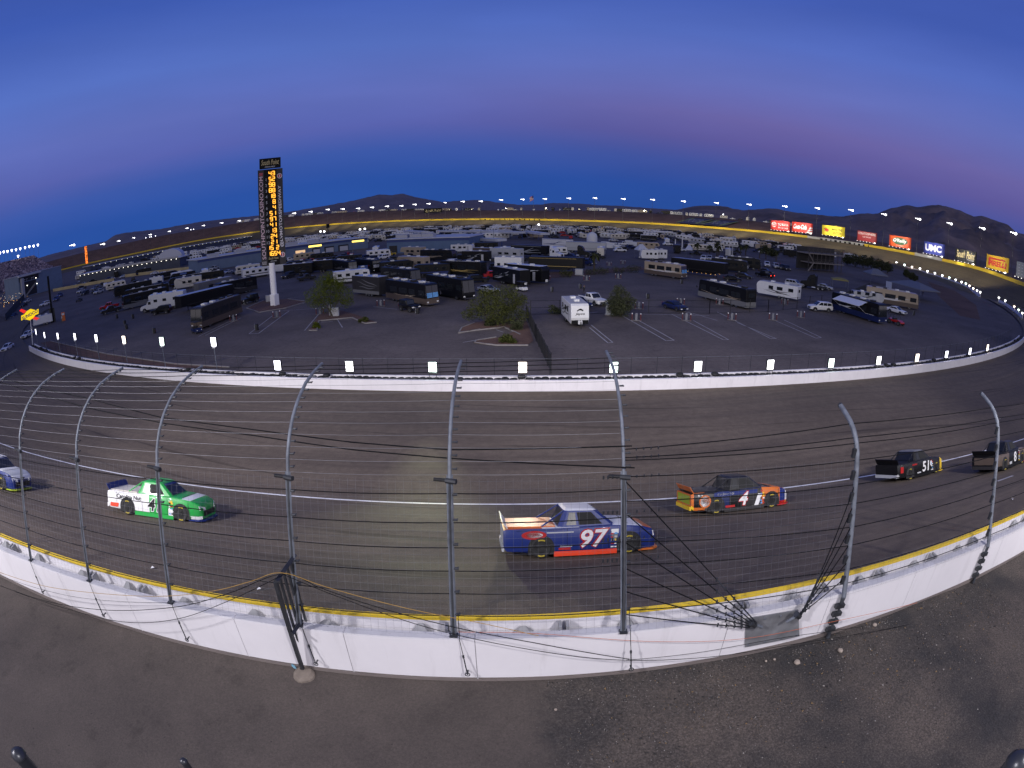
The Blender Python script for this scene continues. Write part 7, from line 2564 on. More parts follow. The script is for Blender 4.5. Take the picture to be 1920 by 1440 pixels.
 ('suv', (1052, 574), (1100, 584), 'dark blue van between the white trailer and the white pickup', dict(col='navy')),
 ('suv', (1472, 536), (1501, 541), 'silver SUV at the nose of the black road tractor', dict(col='silver')),
 ('tractor', (1545, 546), (1497, 538), 'black road tractor facing left beside the silver SUV', dict(col='black')),
 ('sedan', (1530, 541), (1560, 546), 'silver car behind the rear axles of the black road tractor', dict(col='silver')),
 ('suv', (1555, 586), (1527, 584), 'white SUV showing its rear window beside the coach with the white awning', dict(col='white')),
 ('coach', (1560, 582), (1643, 608), 'dark blue and black coach with a white awning out', dict(upper='black', lower='navy', stripe='white', seed=32, awning=('r', 'white'), L=13)),
 ('sedan', (1663, 584), (1692, 592), 'white sedan right of the coach with the white awning', dict(col='white')),
 ('buggy', (1660, 604), (1689, 613), 'red dune buggy at the right end of the parked vehicles', dict(col='red')),
 ('coach', (1628, 567), (1716, 582), 'tan and brown motorhome with pale sweeping bands at the right', dict(upper='tan', lower='brown', stripe='white', seed=33, L=13.5, H=3.7)),
 ('trailer', (1605, 566), (1652, 572), 'silver boat-shaped trailer under a cover behind the coach with the white awning', dict(col='silver', nose='round', swirl=True, accent='charcoal', L=8, H=2.4)),
]
for v in VS:
    veh(v[0], v[1], v[2], v[3], **v[4])
# the white trailer facing the track, lettered on its nose
A_, B_ = at(1069, 613), at(1104, 614)
x_ = (B_ - A_).normalized()
head = (at(1068, 614) - at(1051, 595)).normalized()
Lj = 7.6
c_ = (A_ + B_) / 2 - head * (Lj / 2 - 0.35)
t = thing('travel_trailer', 'white travel trailer nose-on behind the tyre wall, lettered Jayco', 'trailer', c_, math.atan2(head.y, head.x))
trailer(t, L=Lj, col='white', accent='charcoal', seed=40, nose='slant', H=3.15, W=2.45)
for i_, (txt, z, h, w_, sh) in enumerate((('Jayco', 1.84, 0.36, 1.3, 0.25),)):
    me = text_mesh(txt, SBLACK, sh, w_, h, bold=0.02)
    o = obj('lettering', me, t)
    up = V((-0.2, 0, 1.55)).normalized()
    o.matrix_local = frame((Lj / 2 - 0.035, 0, z), (0, 1, 0), up)
b = MB()
for k in range(6):
    q = k / 5
    xx = lambda z: Lj / 2 + 0.018 - (z - 1.35) * 0.2 / 1.6
    z0, z1 = 2.36 + 0.2 * math.sin(q * 2.8), 2.22 + 0.12 * math.sin(q * 3)
    b.quad((xx(z0), -0.42 + 0.7 * q, z0), (xx(z0), -0.27 + 0.7 * q, z0), (xx(z1), -0.27 + 0.7 * q, z1), (xx(z1), -0.42 + 0.7 * q, z1), SBLACK)
b.build('bird_emblem', t)
b = MB()
b.box((Lj / 2 - 0.22, 0, 0.75), (0.3, 2.3, 0.5), P('black'))
b.build('nose_guard', t)

# tents and shelters
def tent(px0, px1, h, peak, label, m, dp=4.0):
    A_, B_ = at(*px0), at(*px1)
    x = B_ - A_
    L = x.length
    t = thing('canopy_tent', label, 'tent', A_, math.atan2(x.y, x.x))
    b = MB()
    b.add([(0, 0, h), (L, 0, h), (L, dp, h), (0, dp, h), (L * 0.35, dp / 2, peak), (L * 0.65, dp / 2, peak), (0, 0, h - 0.25), (L, 0, h - 0.25), (L, dp, h - 0.25), (0, dp, h - 0.25)], [(0, 1, 5, 4), (1, 2, 5), (2, 3, 4, 5), (3, 0, 4), (0, 6, 7, 1), (1, 7, 8, 2), (2, 8, 9, 3), (3, 9, 6, 0)], m)
    b.build('canopy', t)
    for x_ in (0.05, L - 0.05):
        for y_ in (0.05, dp - 0.05):
            MB().tube([(x_, y_, 0), (x_, y_, h)], 0.05, STEEL, 6).build('leg', t)
    return t
GT = mat('grey_tarp', (0.16, 0.165, 0.185), 0.6, 0, 0.1, 1)
WT = mat('white_tarp', (0.5, 0.52, 0.58), 0.6, 0, 0.06, 1)
t = tent((1664, 548), (1724, 566), 3.2, 4.6, 'big grey tent roof at the right of the parked vehicles', GT, 9)
MB().box((0.4, -0.05, 2.2), (2.6, 0.1, 1.8), WT).build('side_wall', t)
tent((1632, 531), (1664, 535), 3.0, 4.6, 'grey hipped shelter roof among the dark trees', GT, 7)
tent((1197, 486), (1215, 486), 3.2, 5.0, 'small white peaked tent over a camper left of the long black semi-trailer', WT, 3)
tent((1284, 484), (1297, 485), 3.2, 4.8, 'small white peaked tent behind the long black semi-trailer', WT, 4)
tent((1560, 541), (1590, 545), 2.6, 3.0, 'dark rig shelter with a yellowish top beside the black road tractor', mat('olive_tarp', (0.22, 0.19, 0.05), 0.7, 0, 0.1), 4)
A_, B_ = at(1586, 566), at(1630, 545)
x = B_ - A_
t = thing('dark_screen', 'dark slanting screen fence behind the coach with the white awning', 'fence', A_, math.atan2(x.y, x.x))
MB().box((x.length / 2, 0, 1.1), (x.length, 0.1, 2.2), mat('screen_dark', (0.03, 0.03, 0.035), 0.8, 0, 0.2)).build('screen', t)

# row of parked SUVs by the planted strip
srow = [(1319, 488, 'white'), (1330, 488, 'silver'), (1352, 490, 'white'), (1366, 491, 'silver'), (1386, 493, 'white'), (1402, 495, 'silver'), (1421, 498, 'white'), (1438, 500, 'white'), (1455, 503, 'silver'), (1466, 505, 'charcoal'), (1475, 507, 'charcoal')]
for i, (px, py, c) in enumerate(srow):
    g = at(px, py)
    t = thing('suv', 'pale SUV in the row parked along the planted strip' if c != 'charcoal' else 'dark SUV at the end of the row along the planted strip', 'SUV', g, rad(250 + R.uniform(-6, 6)), ('pale' if c != 'charcoal' else 'dark') + ' SUVs along the planted strip')
    suv(t, c)

# ---------------------------------------------------------------- the crowd of vehicles far across the infield and on the ridge
def tiny(kind, col, seed):
    b = MB()
    rr = random.Random(seed)
    m = P(col)
    if kind == 'motorhome':
        b.profile([(-4.5, 0.5), (-4.5, 3.1), (3.3, 3.2), (4.2, 2.9), (4.5, 1.2), (4.5, 0.5)], 2.5, m, 0.1)
        for s in (-1, 1):
            for x in (-3, -1, 1.2, 3.2):
                b.box((x, s * 1.255, 2.1), (1.0, 0.04, 0.7), GLASS)
            b.box((0, s * 1.255, 1.2), (8, 0.03, 0.25), P(rr.choice(('brown', 'grey', 'blue', 'charcoal'))))
        b.box((4.42, 0, 2.1), (0.1, 2.0, 0.8), GLASS)
        b.box((-1, 0, 3.3), (1.0, 0.9, 0.3), WHITEPLASTIC)
        b.box((0, 0, 0.35), (7, 2.2, 0.5), RUBBER)
    elif kind == 'trailer':
        b.profile([(-3.6, 0.5), (-3.6, 2.9), (2.9, 2.9), (3.6, 2.0), (3.5, 0.9), (3.1, 0.5)], 2.4, m, 0.1)
        for s in (-1, 1):
            for x in (-2.4, 0, 2):
                b.box((x, s * 1.205, 1.9), (0.9, 0.04, 0.65), GLASS)
            b.box((0, s * 1.205, 1.0), (6, 0.03, 0.2), P(rr.choice(('brown', 'grey', 'blue', 'charcoal'))))
        b.box((0.5, 0, 3.0), (0.9, 0.8, 0.28), WHITEPLASTIC)
        b.box((-3.6, 0, 2.0), (0.05, 1.0, 0.6), GLASS)
        b.box((0, 0, 0.3), (2.2, 2.3, 0.55), RUBBER)
    elif kind == 'fifth':
        b.profile([(-4.8, 0.5), (-4.8, 3.4), (3.9, 3.4), (4.8, 2.4), (4.5, 1.8), (2.6, 1.7), (2.4, 0.5)], 2.45, m, 0.1)
        for s in (-1, 1):
            for x in (-3.5, -1, 1.2, 3.4):
                b.box((x, s * 1.23, 2.4), (0.9, 0.04, 0.65), GLASS)
        b.box((-4.8, 0, 2.3), (0.05, 1.0, 0.7), GLASS)
        b.box((-0.5, 0, 0.3), (2.2, 2.3, 0.55), RUBBER)
    else:
        tall = kind == 'truck'
        b.profile([(-2.6, 0.35), (-2.6, 1.05), (2.2, 1.0), (2.55, 0.8), (2.55, 0.35)], 1.9, m, 0.1)
        b.profile([(-0.8 if tall else -2.0, 1.0), (-0.6 if tall else -1.5, 1.75), (0.4, 1.75), (1.1, 1.0)], 1.7, m, 0.1)
        for s in (-1, 1):
            b.box((-0.1 if tall else -0.5, s * 0.84, 1.38), (1.0 if tall else 1.7, 0.05, 0.42), GLASS)
        b.box((0.82, 0, 1.4), (0.35, 1.4, 0.45), GLASS)
        for x in (-1.6, 1.6):
            for s in (-1, 1):
                b.lathe([(0.36, -0.12), (0.36, 0.12)], RUBBER, 10, (x, s * 0.85, 0.36), 'Y')
    return b.mesh({'motorhome': 'motorhome', 'trailer': 'travel_trailer', 'fifth': 'fifth_wheel_trailer', 'truck': 'pickup_truck', 'car': 'car'}[kind])
POOL = []
for kind, cols in (('motorhome', ('white', 'white', 'cream', 'tan', 'black', 'silver')), ('trailer', ('white', 'white', 'cream', 'silver')), ('fifth', ('white', 'white', 'tan', 'black')), ('truck', ('white', 'black', 'charcoal', 'silver', 'navy', 'red')), ('car', ('white', 'charcoal', 'silver', 'navy', 'red', 'black'))):
    for c in cols:
        POOL.append((kind, c, tiny(kind, c, len(POOL))))
NICE = dict(motorhome='motorhome', trailer='travel trailer', fifth='fifth-wheel trailer', truck='pickup truck', car='car')
COLN = dict(white='white', cream='cream', tan='tan', black='black', silver='silver', charcoal='dark grey', navy='dark blue', red='red')
rr = random.Random(21)
def place_tiny(p, rz, where, wts, dark=False):
    kind, c, me = rr.choices(POOL, [wts[q[0]] * (3.5 if dark and q[1] in ('black', 'charcoal', 'navy') else 1) for q in POOL])[0]
    o = obj(me.name.split('.')[0], me)
    o.location = p
    o.rotation_euler = (0, 0, rz)
    tag(o, '%s %s %s' % (COLN[c], NICE[kind], where), NICE[kind], '%s %ss %s' % (COLN[c], NICE[kind], where))
count = 0
D = 545.0
while D > 205:
    dens = 0.5 if D < 285 else 0.94
    a = -46.0
    while a < 36:
        stepa = math.degrees(rr.uniform(6.0, 11.5) * (1.0 if D > 285 else 1.4) / D)
        a += stepa
        Dj = D + rr.uniform(-4, 4)
        dmax = wall_D(a) - 37
        if Dj > dmax or rr.random() > dens or count > 820:
            continue
        p = V((Dj * math.sin(rad(a)), Dj * math.cos(rad(a)), 0))
        if D < 330 and a < -6:
            continue
        if D < 275 and a < 13 and not (a > 7 and D > 240):
            continue
        if a > 30 and D > 330:
            continue
        if a < -24 and rr.random() < 0.5:
            continue
        if 18 < a < 36 and D < 235:
            continue
        along_ = rr.random() < 0.75
        place_tiny(p, -rad(a) + (rr.choice((0, PI)) if along_ else PI / 2) + rr.uniform(-0.15, 0.15), 'in the packed rows across the far infield', dict(motorhome=3, trailer=2.4, fifth=1.8, truck=2.2, car=1.8) if D > 285 else dict(motorhome=1, trailer=1, fifth=0.5, truck=3, car=4), dark=rr.random() < 0.45)
        count += 1
    D -= rr.uniform(9.5, 12.5)
# the same crowd nearer by: filling the gaps between the large coaches
TAKEN = [(o.location.x, o.location.y, 7.5 if o.get('category') in ('motorhome', 'trailer') else 5.0) for o in bpy.data.objects if o.parent is None and o.get('category') in ('motorhome', 'trailer', 'truck', 'pickup truck', 'SUV', 'car', 'jeep', 'golf cart', 'tree', 'scoring tower')]
for x0, x1, y0, y1, n, where in ((150, 480, 512, 545, 34, 'squeezed into the coach rows on the left'), (540, 1000, 486, 530, 46, 'squeezed between the coaches in the middle'), (700, 1130, 468, 488, 30, 'parked around the haulers in the middle'), (1150, 1300, 452, 474, 16, 'near the white barrier blocks'), (1300, 1500, 462, 482, 26, 'behind the planted strip'), (380, 700, 480, 500, 9, 'on the open road before the long garage')):
    k = 0
    for _ in range(n * 14):
        if k >= n:
            break
        px = rr.uniform(x0, x1)
        p = at(px, rr.uniform(y0, y1) + (12 if px < 260 else 0) * (260 - px) / 110)
        if any(math.hypot(p.x - q[0], p.y - q[1]) < q[2] for q in TAKEN):
            continue
        TAKEN.append((p.x, p.y, 6.0))
        place_tiny(p, -math.atan2(p.x, p.y) + rr.choice((0.1, PI + 0.1, 0.3, PI / 2)) + rr.uniform(-0.1, 0.1), where, dict(motorhome=2.6, trailer=0.5, fifth=0.8, truck=2.4, car=2.6) if 'road' not in where else dict(motorhome=0, trailer=0, fifth=0, truck=1, car=1.5), dark=True)
        k += 1
a = -28.0
k = 0
while a < 29:
    D = wall_D(a) + 56
    a += math.degrees(rr.uniform(5, 8.5) / D)
    if -1.5 > a > -2.5 or rr.random() < 0.12:
        continue
    z = HC + (wall_D(a) + 46) * math.tan(rad(ridge_el(a))) - 0.05
    place_tiny(V((D * math.sin(rad(a)), D * math.cos(rad(a)), z)), -rad(a) + rr.choice((0, PI, PI / 2)) + rr.uniform(-0.2, 0.2), 'along the ridge of the berm', dict(motorhome=3, trailer=2.2, fifth=1.8, truck=1.6, car=1.0))
    k += 1
# signboards on the ridge
t, wd, hg = panel('ridge_signboard', 'black South Point signboard on the ridge of the berm', 'signboard', ((795, 391), (829, 390), (829, 398.5), (795, 399)), 640, SBLACK, 0.5)
put(t, 'South Point', SGOLD, 0, hg * 0.5, hg * 0.6, wd * 0.85, 0.3, y=-0.3)
b = MB()
for u in (-0.4, 0.4):
    b.box((u * wd, 0.4, -2.5), (0.4, 0.4, 5), SPOST)
b.build('support_post', t)
t, wd, hg = panel('video_board', 'dark square board on a post at the edge of the far track', 'board', ((612, 420), (618, 420), (618, 427), (612, 427)), 600, SBLACK, 0.6)
MB().box((0, 0.4, -4), (0.8, 0.8, 8), SPOST).build('support_post', t)
for px, py0, py1, lab in ((1266, 470, 448, 'left one of a pair of white masts right of the white barrier blocks'), (1279, 469, 447, 'right one of a pair of white masts right of the white barrier blocks'), (1367, 487, 447, 'left one of two thin pale masts by the row of SUVs'), (1373, 487, 448, 'right one of two thin pale masts by the row of SUVs'), (902, 461, 432, 'left one of two thin grey masts above the silver trailer'), (926, 463, 431, 'right one of two thin grey masts above the silver trailer'), (934, 489, 472, 'short thin mast in front of the silver trailer'), (662, 488, 456, 'thin mast by the red pickup')):
    g = at(px, py0)
    t = thing('mast', lab, 'mast', g)
    h = far(px, py1, math.hypot(g.x, g.y)).z
    w_ = 0.28 if 'white' in lab else 0.11
    MB().tube([(0, 0, 0), (0, 0, h)], [w_, w_ * 0.8], WHITEPLASTIC if 'white' in lab or 'pale' in lab else STEEL, 8).build('pole', t)
    MB().lathe([(w_ * 1.2, 0), (w_ * 1.6, 0.1), (w_, 0.25)], STEEL, 8).build('foot', t)
# ---------------------------------------------------------------- race trucks
def on_track(px, py):
    d = ray(px, py)
    o = V((0, 0, HC))
    lo, hi = 4.0, 140.0
    for _ in range(60):
        m_ = (lo + hi) / 2
        p = o + d * m_
        ph = math.atan2(p.x - Q.x, Q.y - p.y)
        if p.z > bank_z(ph, math.hypot(p.x - Q.x, p.y - Q.y)):
            lo = m_
        else:
            hi = m_
    return o + d * lo

ST = [(-2.62, 0.93, 0.34, 0.98), (-2.5, 0.97, 0.24, 1.02), (-1.95, 0.99, 0.2, 1.03), (-1.35, 1.0, 0.14, 1.03), (-0.7, 1.0, 0.1, 1.03), (-0.1, 1.0, 0.1, 1.03), (0.5, 1.0, 0.1, 1.04), (1.05, 1.0, 0.1, 1.05), (1.65, 0.99, 0.14, 1.01), (2.1, 0.97, 0.14, 0.95), (2.45, 0.9, 0.14, 0.84), (2.62, 0.78, 0.16, 0.62)]
def race_truck(rear, front, label, lv):
    A_, B_ = on_track(*rear), on_track(*front)
    mid = (A_ + B_) / 2
    ph = math.atan2(mid.x - Q.x, Q.y - mid.y)
    inw = V((-math.sin(ph), math.cos(ph), 0))
    r0 = math.hypot(mid.x - Q.x, mid.y - Q.y)
    sl = (bank_z(ph, r0) - bank_z(ph, r0 - 2)) / 2
    up = (V((0, 0, 1)) + inw * sl).normalized()
    x = (B_ - A_).normalized()
    y = up.cross(x).normalized()
    x = y.cross(up)
    o = mid + y * 0.92 - x * 0.15 + up * 0.012
    t = thing('race_truck', label, 'race truck', (0, 0, 0), 0, 'race trucks on the banked track')
    M = Matrix(((x.x, y.x, up.x, o.x), (x.y, y.y, up.y, o.y), (x.z, y.z, up.z, o.z), (0, 0, 0, 1)))
    t.location = o
    t.rotation_euler = M.to_euler()
    C = {k: mat('race_' + v if isinstance(v, str) else k, PAINTS[v], 0.4, 0, 0.03, 3, coat=0.12, spec=0.3) for k, v in lv.items() if isinstance(v, str) and v in PAINTS}
    def seg(names):
        """colours per length segment, 11 of them from tail to nose"""
        return [mat('race_' + n, PAINTS[n], 0.4, 0, 0.03, 3, coat=0.12, spec=0.3) for n in names]
    side, low, top = seg(lv['side']), seg(lv['low']), seg(lv['top'])
    rings = []
    for xx, hw, zb, zt in ST:
        hb = zt - 0.1
        lf = [(-hw * 0.95, zb), (-hw, zb + 0.14), (-hw, hb), (-(hw - 0.05), zt - 0.02), (-(hw - 0.16), zt)]
        rings.append([V((xx, q[0], q[1])) for q in lf] + [V((xx, -q[0], q[1])) for q in lf[::-1]])
    b = MB()
    b.loft(rings, side[0], True, lambda i, k: (side[0] if i < 0 else side[-1]) if i in (-1, 12) else (low[i] if k in (0, 8) else (side[i] if k in (1, 2, 6, 7) else (RUBBER if k == 9 else top[i]))))
    b.build('body', t, True)
    # cab
    lowc = [(1.12, 0.80), (1.05, 0.86), (-0.62, 0.86), (-0.72, 0.80)]
    base = [V((1.14, -0.78, 1.03)), V((1.02, -0.88, 1.03)), V((-0.66, -0.89, 1.02)), V((-0.82, -0.82, 1.02)), V((-0.82, 0.82, 1.02)), V((-0.66, 0.89, 1.02)), V((1.02, 0.88, 1.03)), V((1.14, 0.78, 1.03))]
    upp = [V((0.52, -0.62, 1.53)), V((0.42, -0.71, 1.53)), V((-0.46, -0.71, 1.55)), V((-0.58, -0.64, 1.55)), V((-0.58, 0.64, 1.55)), V((-0.46, 0.71, 1.55)), V((0.42, 0.71, 1.53)), V((0.52, 0.62, 1.53))]
    roof = [p * 1 for p in upp]
    for p in roof:
        p.x, p.y, p.z = p.x * 0.8, p.y * 0.84, p.z + 0.055
    cabm, roofm = seg([lv['cab'], lv['roof']])
    b = MB()
    b.loft([base, upp, roof], cabm, True, lambda i, k: cabm if i == 0 else roofm)
    b.build('cab', t)
    def on(a0, a1, c0, c1, u0, u1, v0, v1):
        f = lambda u, v: (a0 * (1 - u) + a1 * u) * (1 - v) + (c0 * (1 - u) + c1 * u) * v
        return [f(u0, v0), f(u1, v0), f(u1, v1), f(u0, v1)]
    RG = mat('race_glass', (0.012, 0.013, 0.016), 0.3, 0, 0, spec=0.4)
    def pane(nm, q, m=RG):
        n = (q[1] - q[0]).cross(q[3] - q[0]).normalized()
        if n.dot((q[0] + q[2]) / 2 - V((0.1, 0, 1.2))) < 0:
            n = -n
        MB().slab([p + n * 0.012 for p in q], n, 0.03, m).build(nm, t)
    pane('windscreen', on(base[0], base[7], upp[0], upp[7], 0.03, 0.97, 0.08, 0.95))
    pane('sun_strip', [p + V((0.012, 0, 0.012)) for p in on(base[0], base[7], upp[0], upp[7], 0.06, 0.94, 0.8, 0.95)], mat('race_' + lv['strip'], PAINTS[lv['strip']], 0.4, 0, 0.03, 3, coat=0.12, spec=0.3))
    pane('rear_window', on(base[3], base[4], upp[3], upp[4], 0.06, 0.94, 0.1, 0.92))
    NET = mat('window_net', (0.01, 0.01, 0.01), 0.8, 0, 0.2, 30)
    pane('side_window', on(base[1], base[2], upp[1], upp[2], 0.16, 0.66, 0.1, 0.88), NET)
    pane('quarter_window', on(base[1], base[2], upp[1], upp[2], 0.72, 0.93, 0.1, 0.88))
    pane('side_window', on(base[6], base[5], upp[6], upp[5], 0.16, 0.66, 0.1, 0.88), NET)
    b = MB()
    for s in (-1, 1):
        b.tube([V((-0.57, s * 0.64, 1.55)), V((-1.35, s * 0.8, 1.05))], 0.03, cabm, 6)
    b.build('roof_strut', t)
    # helmeted driver seen through the window, seat and cage
    MB().lathe([(0.02, 0.98), (0.14, 1.05), (0.16, 1.17), (0.12, 1.28), (0.02, 1.31)], SWHITE, 12, (0.05, -0.3, 0)).build('helmet', t, True)
    # bed cover with a recessed edge, spoiler and tail
    bedm, spm, skm = seg([lv['bed'], lv['spoiler'], lv['skirt']])
    MB().box((-1.72, 0, 1.045), (1.66, 1.62, 0.03), bedm).build('bed_cover', t)
    b = MB()
    b.slab([(-2.5, -0.92, 1.02), (-2.5, 0.92, 1.02), (-2.68, 0.92, 1.3), (-2.68, -0.92, 1.3)], (-1, 0, -0.5), 0.025, spm)
    b.build('spoiler', t)
    MB().box((-2.625, 0, 0.7), (0.03, 1.5, 0.4), seg([lv['tail']])[0]).build('tailgate', t)
    MB().box((-2.64, 0, 0.33), (0.08, 1.8, 0.18), seg([lv['bumper']])[0]).build('rear_bumper', t)
    # skirts between the wheels, front splitter
    b = MB()
    for s in (-1, 1):
        b.box((0.12, s * 0.985, 0.13), (2.15, 0.05, 0.17), skm)
    b.build('side_skirt', t)
    spl = seg([lv['splitter']])[0]
    b = MB()
    b.slab([(1.98, -0.97, 0.13), (2.5, -0.95, 0.13), (2.74, -0.72, 0.13), (2.8, 0, 0.13), (2.74, 0.72, 0.13), (2.5, 0.95, 0.13), (1.98, 0.97, 0.13)], (0, 0, 1), 0.06, spl)
    b.build('splitter', t)
    MB().box((2.59, 0, 0.38), (0.12, 1.2, 0.22), BLACKMETAL).build('grille', t)
    for s in (-1, 1):
        MB().slab([(2.50, s * 0.88, 0.74), (2.66, s * 0.52, 0.66), (2.69, s * 0.5, 0.5), (2.56, s * 0.86, 0.56)], (1, s * 0.4, 0.4), 0.03, LAMPW).build('headlight_decal', t)
    # wheels with yellow lettering
    YT = mat('tyre_lettering', (0.55, 0.42, 0.03), 0.6, 0, 0)
    for xx in (1.62, -1.38):
        for s in (-1, 1):
            n = 14
            b = MB()
            b.add([(xx, s * 1.004, 0.36)] + [(xx + 0.44 * math.cos(PI * k / n), s * 1.004, 0.36 + 0.44 * math.sin(PI * k / n)) for k in range(n + 1)] + [(xx - 0.44, s * 1.004, 0.12), (xx + 0.44, s * 1.004, 0.12)], [(0, k + 1, k + 2) for k in range(n)] + [(1, n + 1, n + 2, n + 3)], RUBBER)
            b.build('wheel_arch', t)
    for xx in (1.62, -1.38):
        for s in (-1, 1):
            w_ = MB()
            w_.lathe([(0.2, -0.13), (0.3, -0.15), (0.355, -0.12), (0.355, 0.12), (0.3, 0.15), (0.2, 0.13)], RUBBER, 24, axis='Y')
            wo = w_.build('wheel', t, True)
            wo.location = (xx, s * 0.885, 0.355)
            r_ = MB()
            r_.lathe([(0.2, -0.13), (0.19, -0.09), (0.06, -0.07), (0.05, -0.12), (0.0, -0.12)], mat('wheel_steel', (0.06, 0.06, 0.06), 0.5, 0.3, 0.1), 16, axis='Y')
            r_.lathe([(0.2, 0.13), (0.19, 0.09), (0.06, 0.07), (0.05, 0.12), (0.0, 0.12)], MATS['wheel_steel'], 16, axis='Y')
            r_.build('rim', wo, True)
            q = MB()
            for base_a in (PI * 0.5, PI * 1.5):
                for k in range(7):
                    a0 = base_a - 0.42 + 0.12 * k
                    P_ = lambda r, a_, sd: V((r * math.cos(a_), sd * 0.152, r * math.sin(a_)))
                    for sd in (-1, 1):
                        q.quad(P_(0.25, a0, sd), P_(0.25, a0 + 0.075, sd), P_(0.3, a0 + 0.075, sd), P_(0.3, a0, sd), YT)
            q.build('tyre_lettering', wo)
    # decals
    def deco(txt, m, xx, z, h, w_=None, sh=0.0, bold=0.02, both=True, off=1.012):
        me = text_mesh(txt, m, sh, w_, h, 0.004, bold)
        o1 = obj('lettering', me, t)
        o1.matrix_local = frame((xx, -off, z), (1, 0, 0), (0, 0, 1))
        if both:
            o2 = obj('lettering', me, t)
            o2.matrix_local = frame((xx, off, z), (-1, 0, 0), (0, 0, 1))
    for d in lv['decals']:
        txt, col, xx, z, h, w_, sh, outline = d
        if outline:
            deco(txt, mat('race_' + outline, PAINTS[outline], 0.4, 0, 0.03, 3, coat=0.12, spec=0.3), xx, z, h * 1.12, w_ * 1.12, sh, 0.06, off=1.008)
        deco(txt, mat('decal_' + col, PAINTS[col], 0.4, 0, 0), xx, z, h, w_, sh)
    # contingency stickers on the front wings, door cut lines, fuel filler
    b = MB()
    rr = random.Random(len(label))
    for k in range(11):
        xa, za = 0.98 + 0.13 * (k % 2) + rr.uniform(-0.01, 0.01), 0.26 + 0.115 * (k // 2)
        cc = rr.choice(('white', 'yellow', 'red', 'silver', 'white', 'skyblue', 'black'))
        for s in (-1, 1):
            b.slab([(p[0], s * 1.007, p[1]) for p in rect(xa, xa + rr.uniform(0.07, 0.11), za, za + rr.uniform(0.04, 0.08))], (0, s, 0), 0.003, mat('decal_' + cc, PAINTS[cc], 0.4, 0, 0))
    b.build('sponsor_patch', t)
    b = MB()
    for s in (-1, 1):
        for pts in (rect(-0.52, -0.508, 0.25, 1.0), rect(0.9, 0.912, 0.25, 1.0), rect(-2.2, -0.6, 0.955, 0.965), rect(-2.3, 2.2, 0.235, 0.247), rect(-2.02, -2.008, 0.3, 1.0), rect(2.0, 2.012, 0.3, 0.9)):
            b.slab([(p[0], s * 1.004, p[1]) for p in pts], (0, s, 0), 0.002, SBLACK)
    b.box((1.62, 0, 1.022), (0.02, 1.5, 0.01), SBLACK)
    b.build('panel_groove', t)
    if lv.get('patch'):
        b = MB()
        for col, pts in lv['patch']:
            for s in (-1, 1):
                b.slab([(p[0], s * 1.006, p[1]) for p in pts], (0, s, 0), 0.004, mat('decal_' + col, PAINTS[col], 0.4, 0, 0))
        b.build('sponsor_patch', t)
    if lv.get('toptxt'):
        for txt, col, xx, h, w_ in lv['toptxt']:
            me = text_mesh(txt, mat('decal_' + col, PAINTS[col], 0.4, 0, 0), 0, w_, h, 0.004, 0.02)
            o1 = obj('lettering', me, t)
            o1.matrix_local = frame((xx, 0, 1.64 if abs(xx) < 0.5 else (1.066 if xx < 0 else 1.06)), (1, 0, 0), (0, 1, 0))
    return t

def oval(xc, zc, a_, c_, n=16):
    return [(xc + a_ * math.cos(2 * PI * k / n), zc + c_ * math.sin(2 * PI * k / n)) for k in range(n)]
def rect(x0, x1, z0, z1, sh=0.0):
    return [(x0, z0), (x1, z0), (x1 + sh, z1), (x0 + sh, z1)]
race_truck((1014, 1047), (1181, 1036), 'blue race truck with an orange bed and skirt and a white 97 on its door', dict(
    side=['blue'] * 11, low=['blue'] * 11, top=['orange', 'orange', 'orange', 'white', 'white', 'blue', 'blue', 'white', 'white', 'orange', 'orange'], cab='blue', roof='white', strip='blue', bed='orange', spoiler='white', skirt='scarlet', tail='silver', bumper='silver', splitter='orange',  # white on the hood stands for a pale reflection
    decals=[('97', 'white', 0.42, 0.62, 0.62, 0.95, 0.22, 'red')],
    patch=[('red', oval(-1.62, 0.8, 0.42, 0.15)), ('white', oval(-1.62, 0.8, 0.3, 0.09)), ('red', rect(-1.84, -1.78, 0.76, 0.85, 0.02)), ('red', rect(-1.76, -1.70, 0.77, 0.83, 0.02)), ('red', rect(-1.68, -1.62, 0.76, 0.85, 0.02)), ('red', rect(-1.61, -1.55, 0.77, 0.85, 0.02)), ('red', rect(-1.53, -1.47, 0.76, 0.83, 0.02)), ('silver', rect(-1.2, -0.3, 0.85, 0.89)), ('silver', rect(-0.75, -0.35, 0.36, 0.42)), ('white', rect(1.0, 1.25, 0.75, 0.9)), ('grey', rect(1.0, 1.22, 0.55, 0.72)), ('red', rect(-0.8, -0.4, 0.26, 0.34))], toptxt=None))
race_truck((249, 966), (336, 977), 'green and white race truck lettered Carolina Nut with a black 41', dict(
    side=['white', 'white', 'white', 'white', 'white', 'green', 'green', 'green', 'green', 'green', 'green'], low=['white', 'white', 'white', 'green', 'green', 'green', 'green', 'white', 'green', 'white', 'white'], top=['white', 'white', 'cream', 'cream', 'white', 'green', 'green', 'green', 'white', 'green', 'green'], cab='green', roof='green', strip='blue', bed='cream', spoiler='blue', skirt='green', tail='white', bumper='white', splitter='blue',
    decals=[('41', 'black', 0.18, 0.6, 0.56, 0.72, 0.2, 'white'), ('Carolina Nut', 'black', -1.28, 0.82, 0.2, 1.45, 0.1, None)],
    patch=[('scarlet', rect(-2.45, -1.95, 0.3, 0.48, 0.05)), ('white', rect(0.95, 1.18, 0.2, 0.5)), ('yellow', oval(1.1, 0.82, 0.1, 0.07)), ('red', rect(1.0, 1.2, 0.6, 0.68))], toptxt=None))
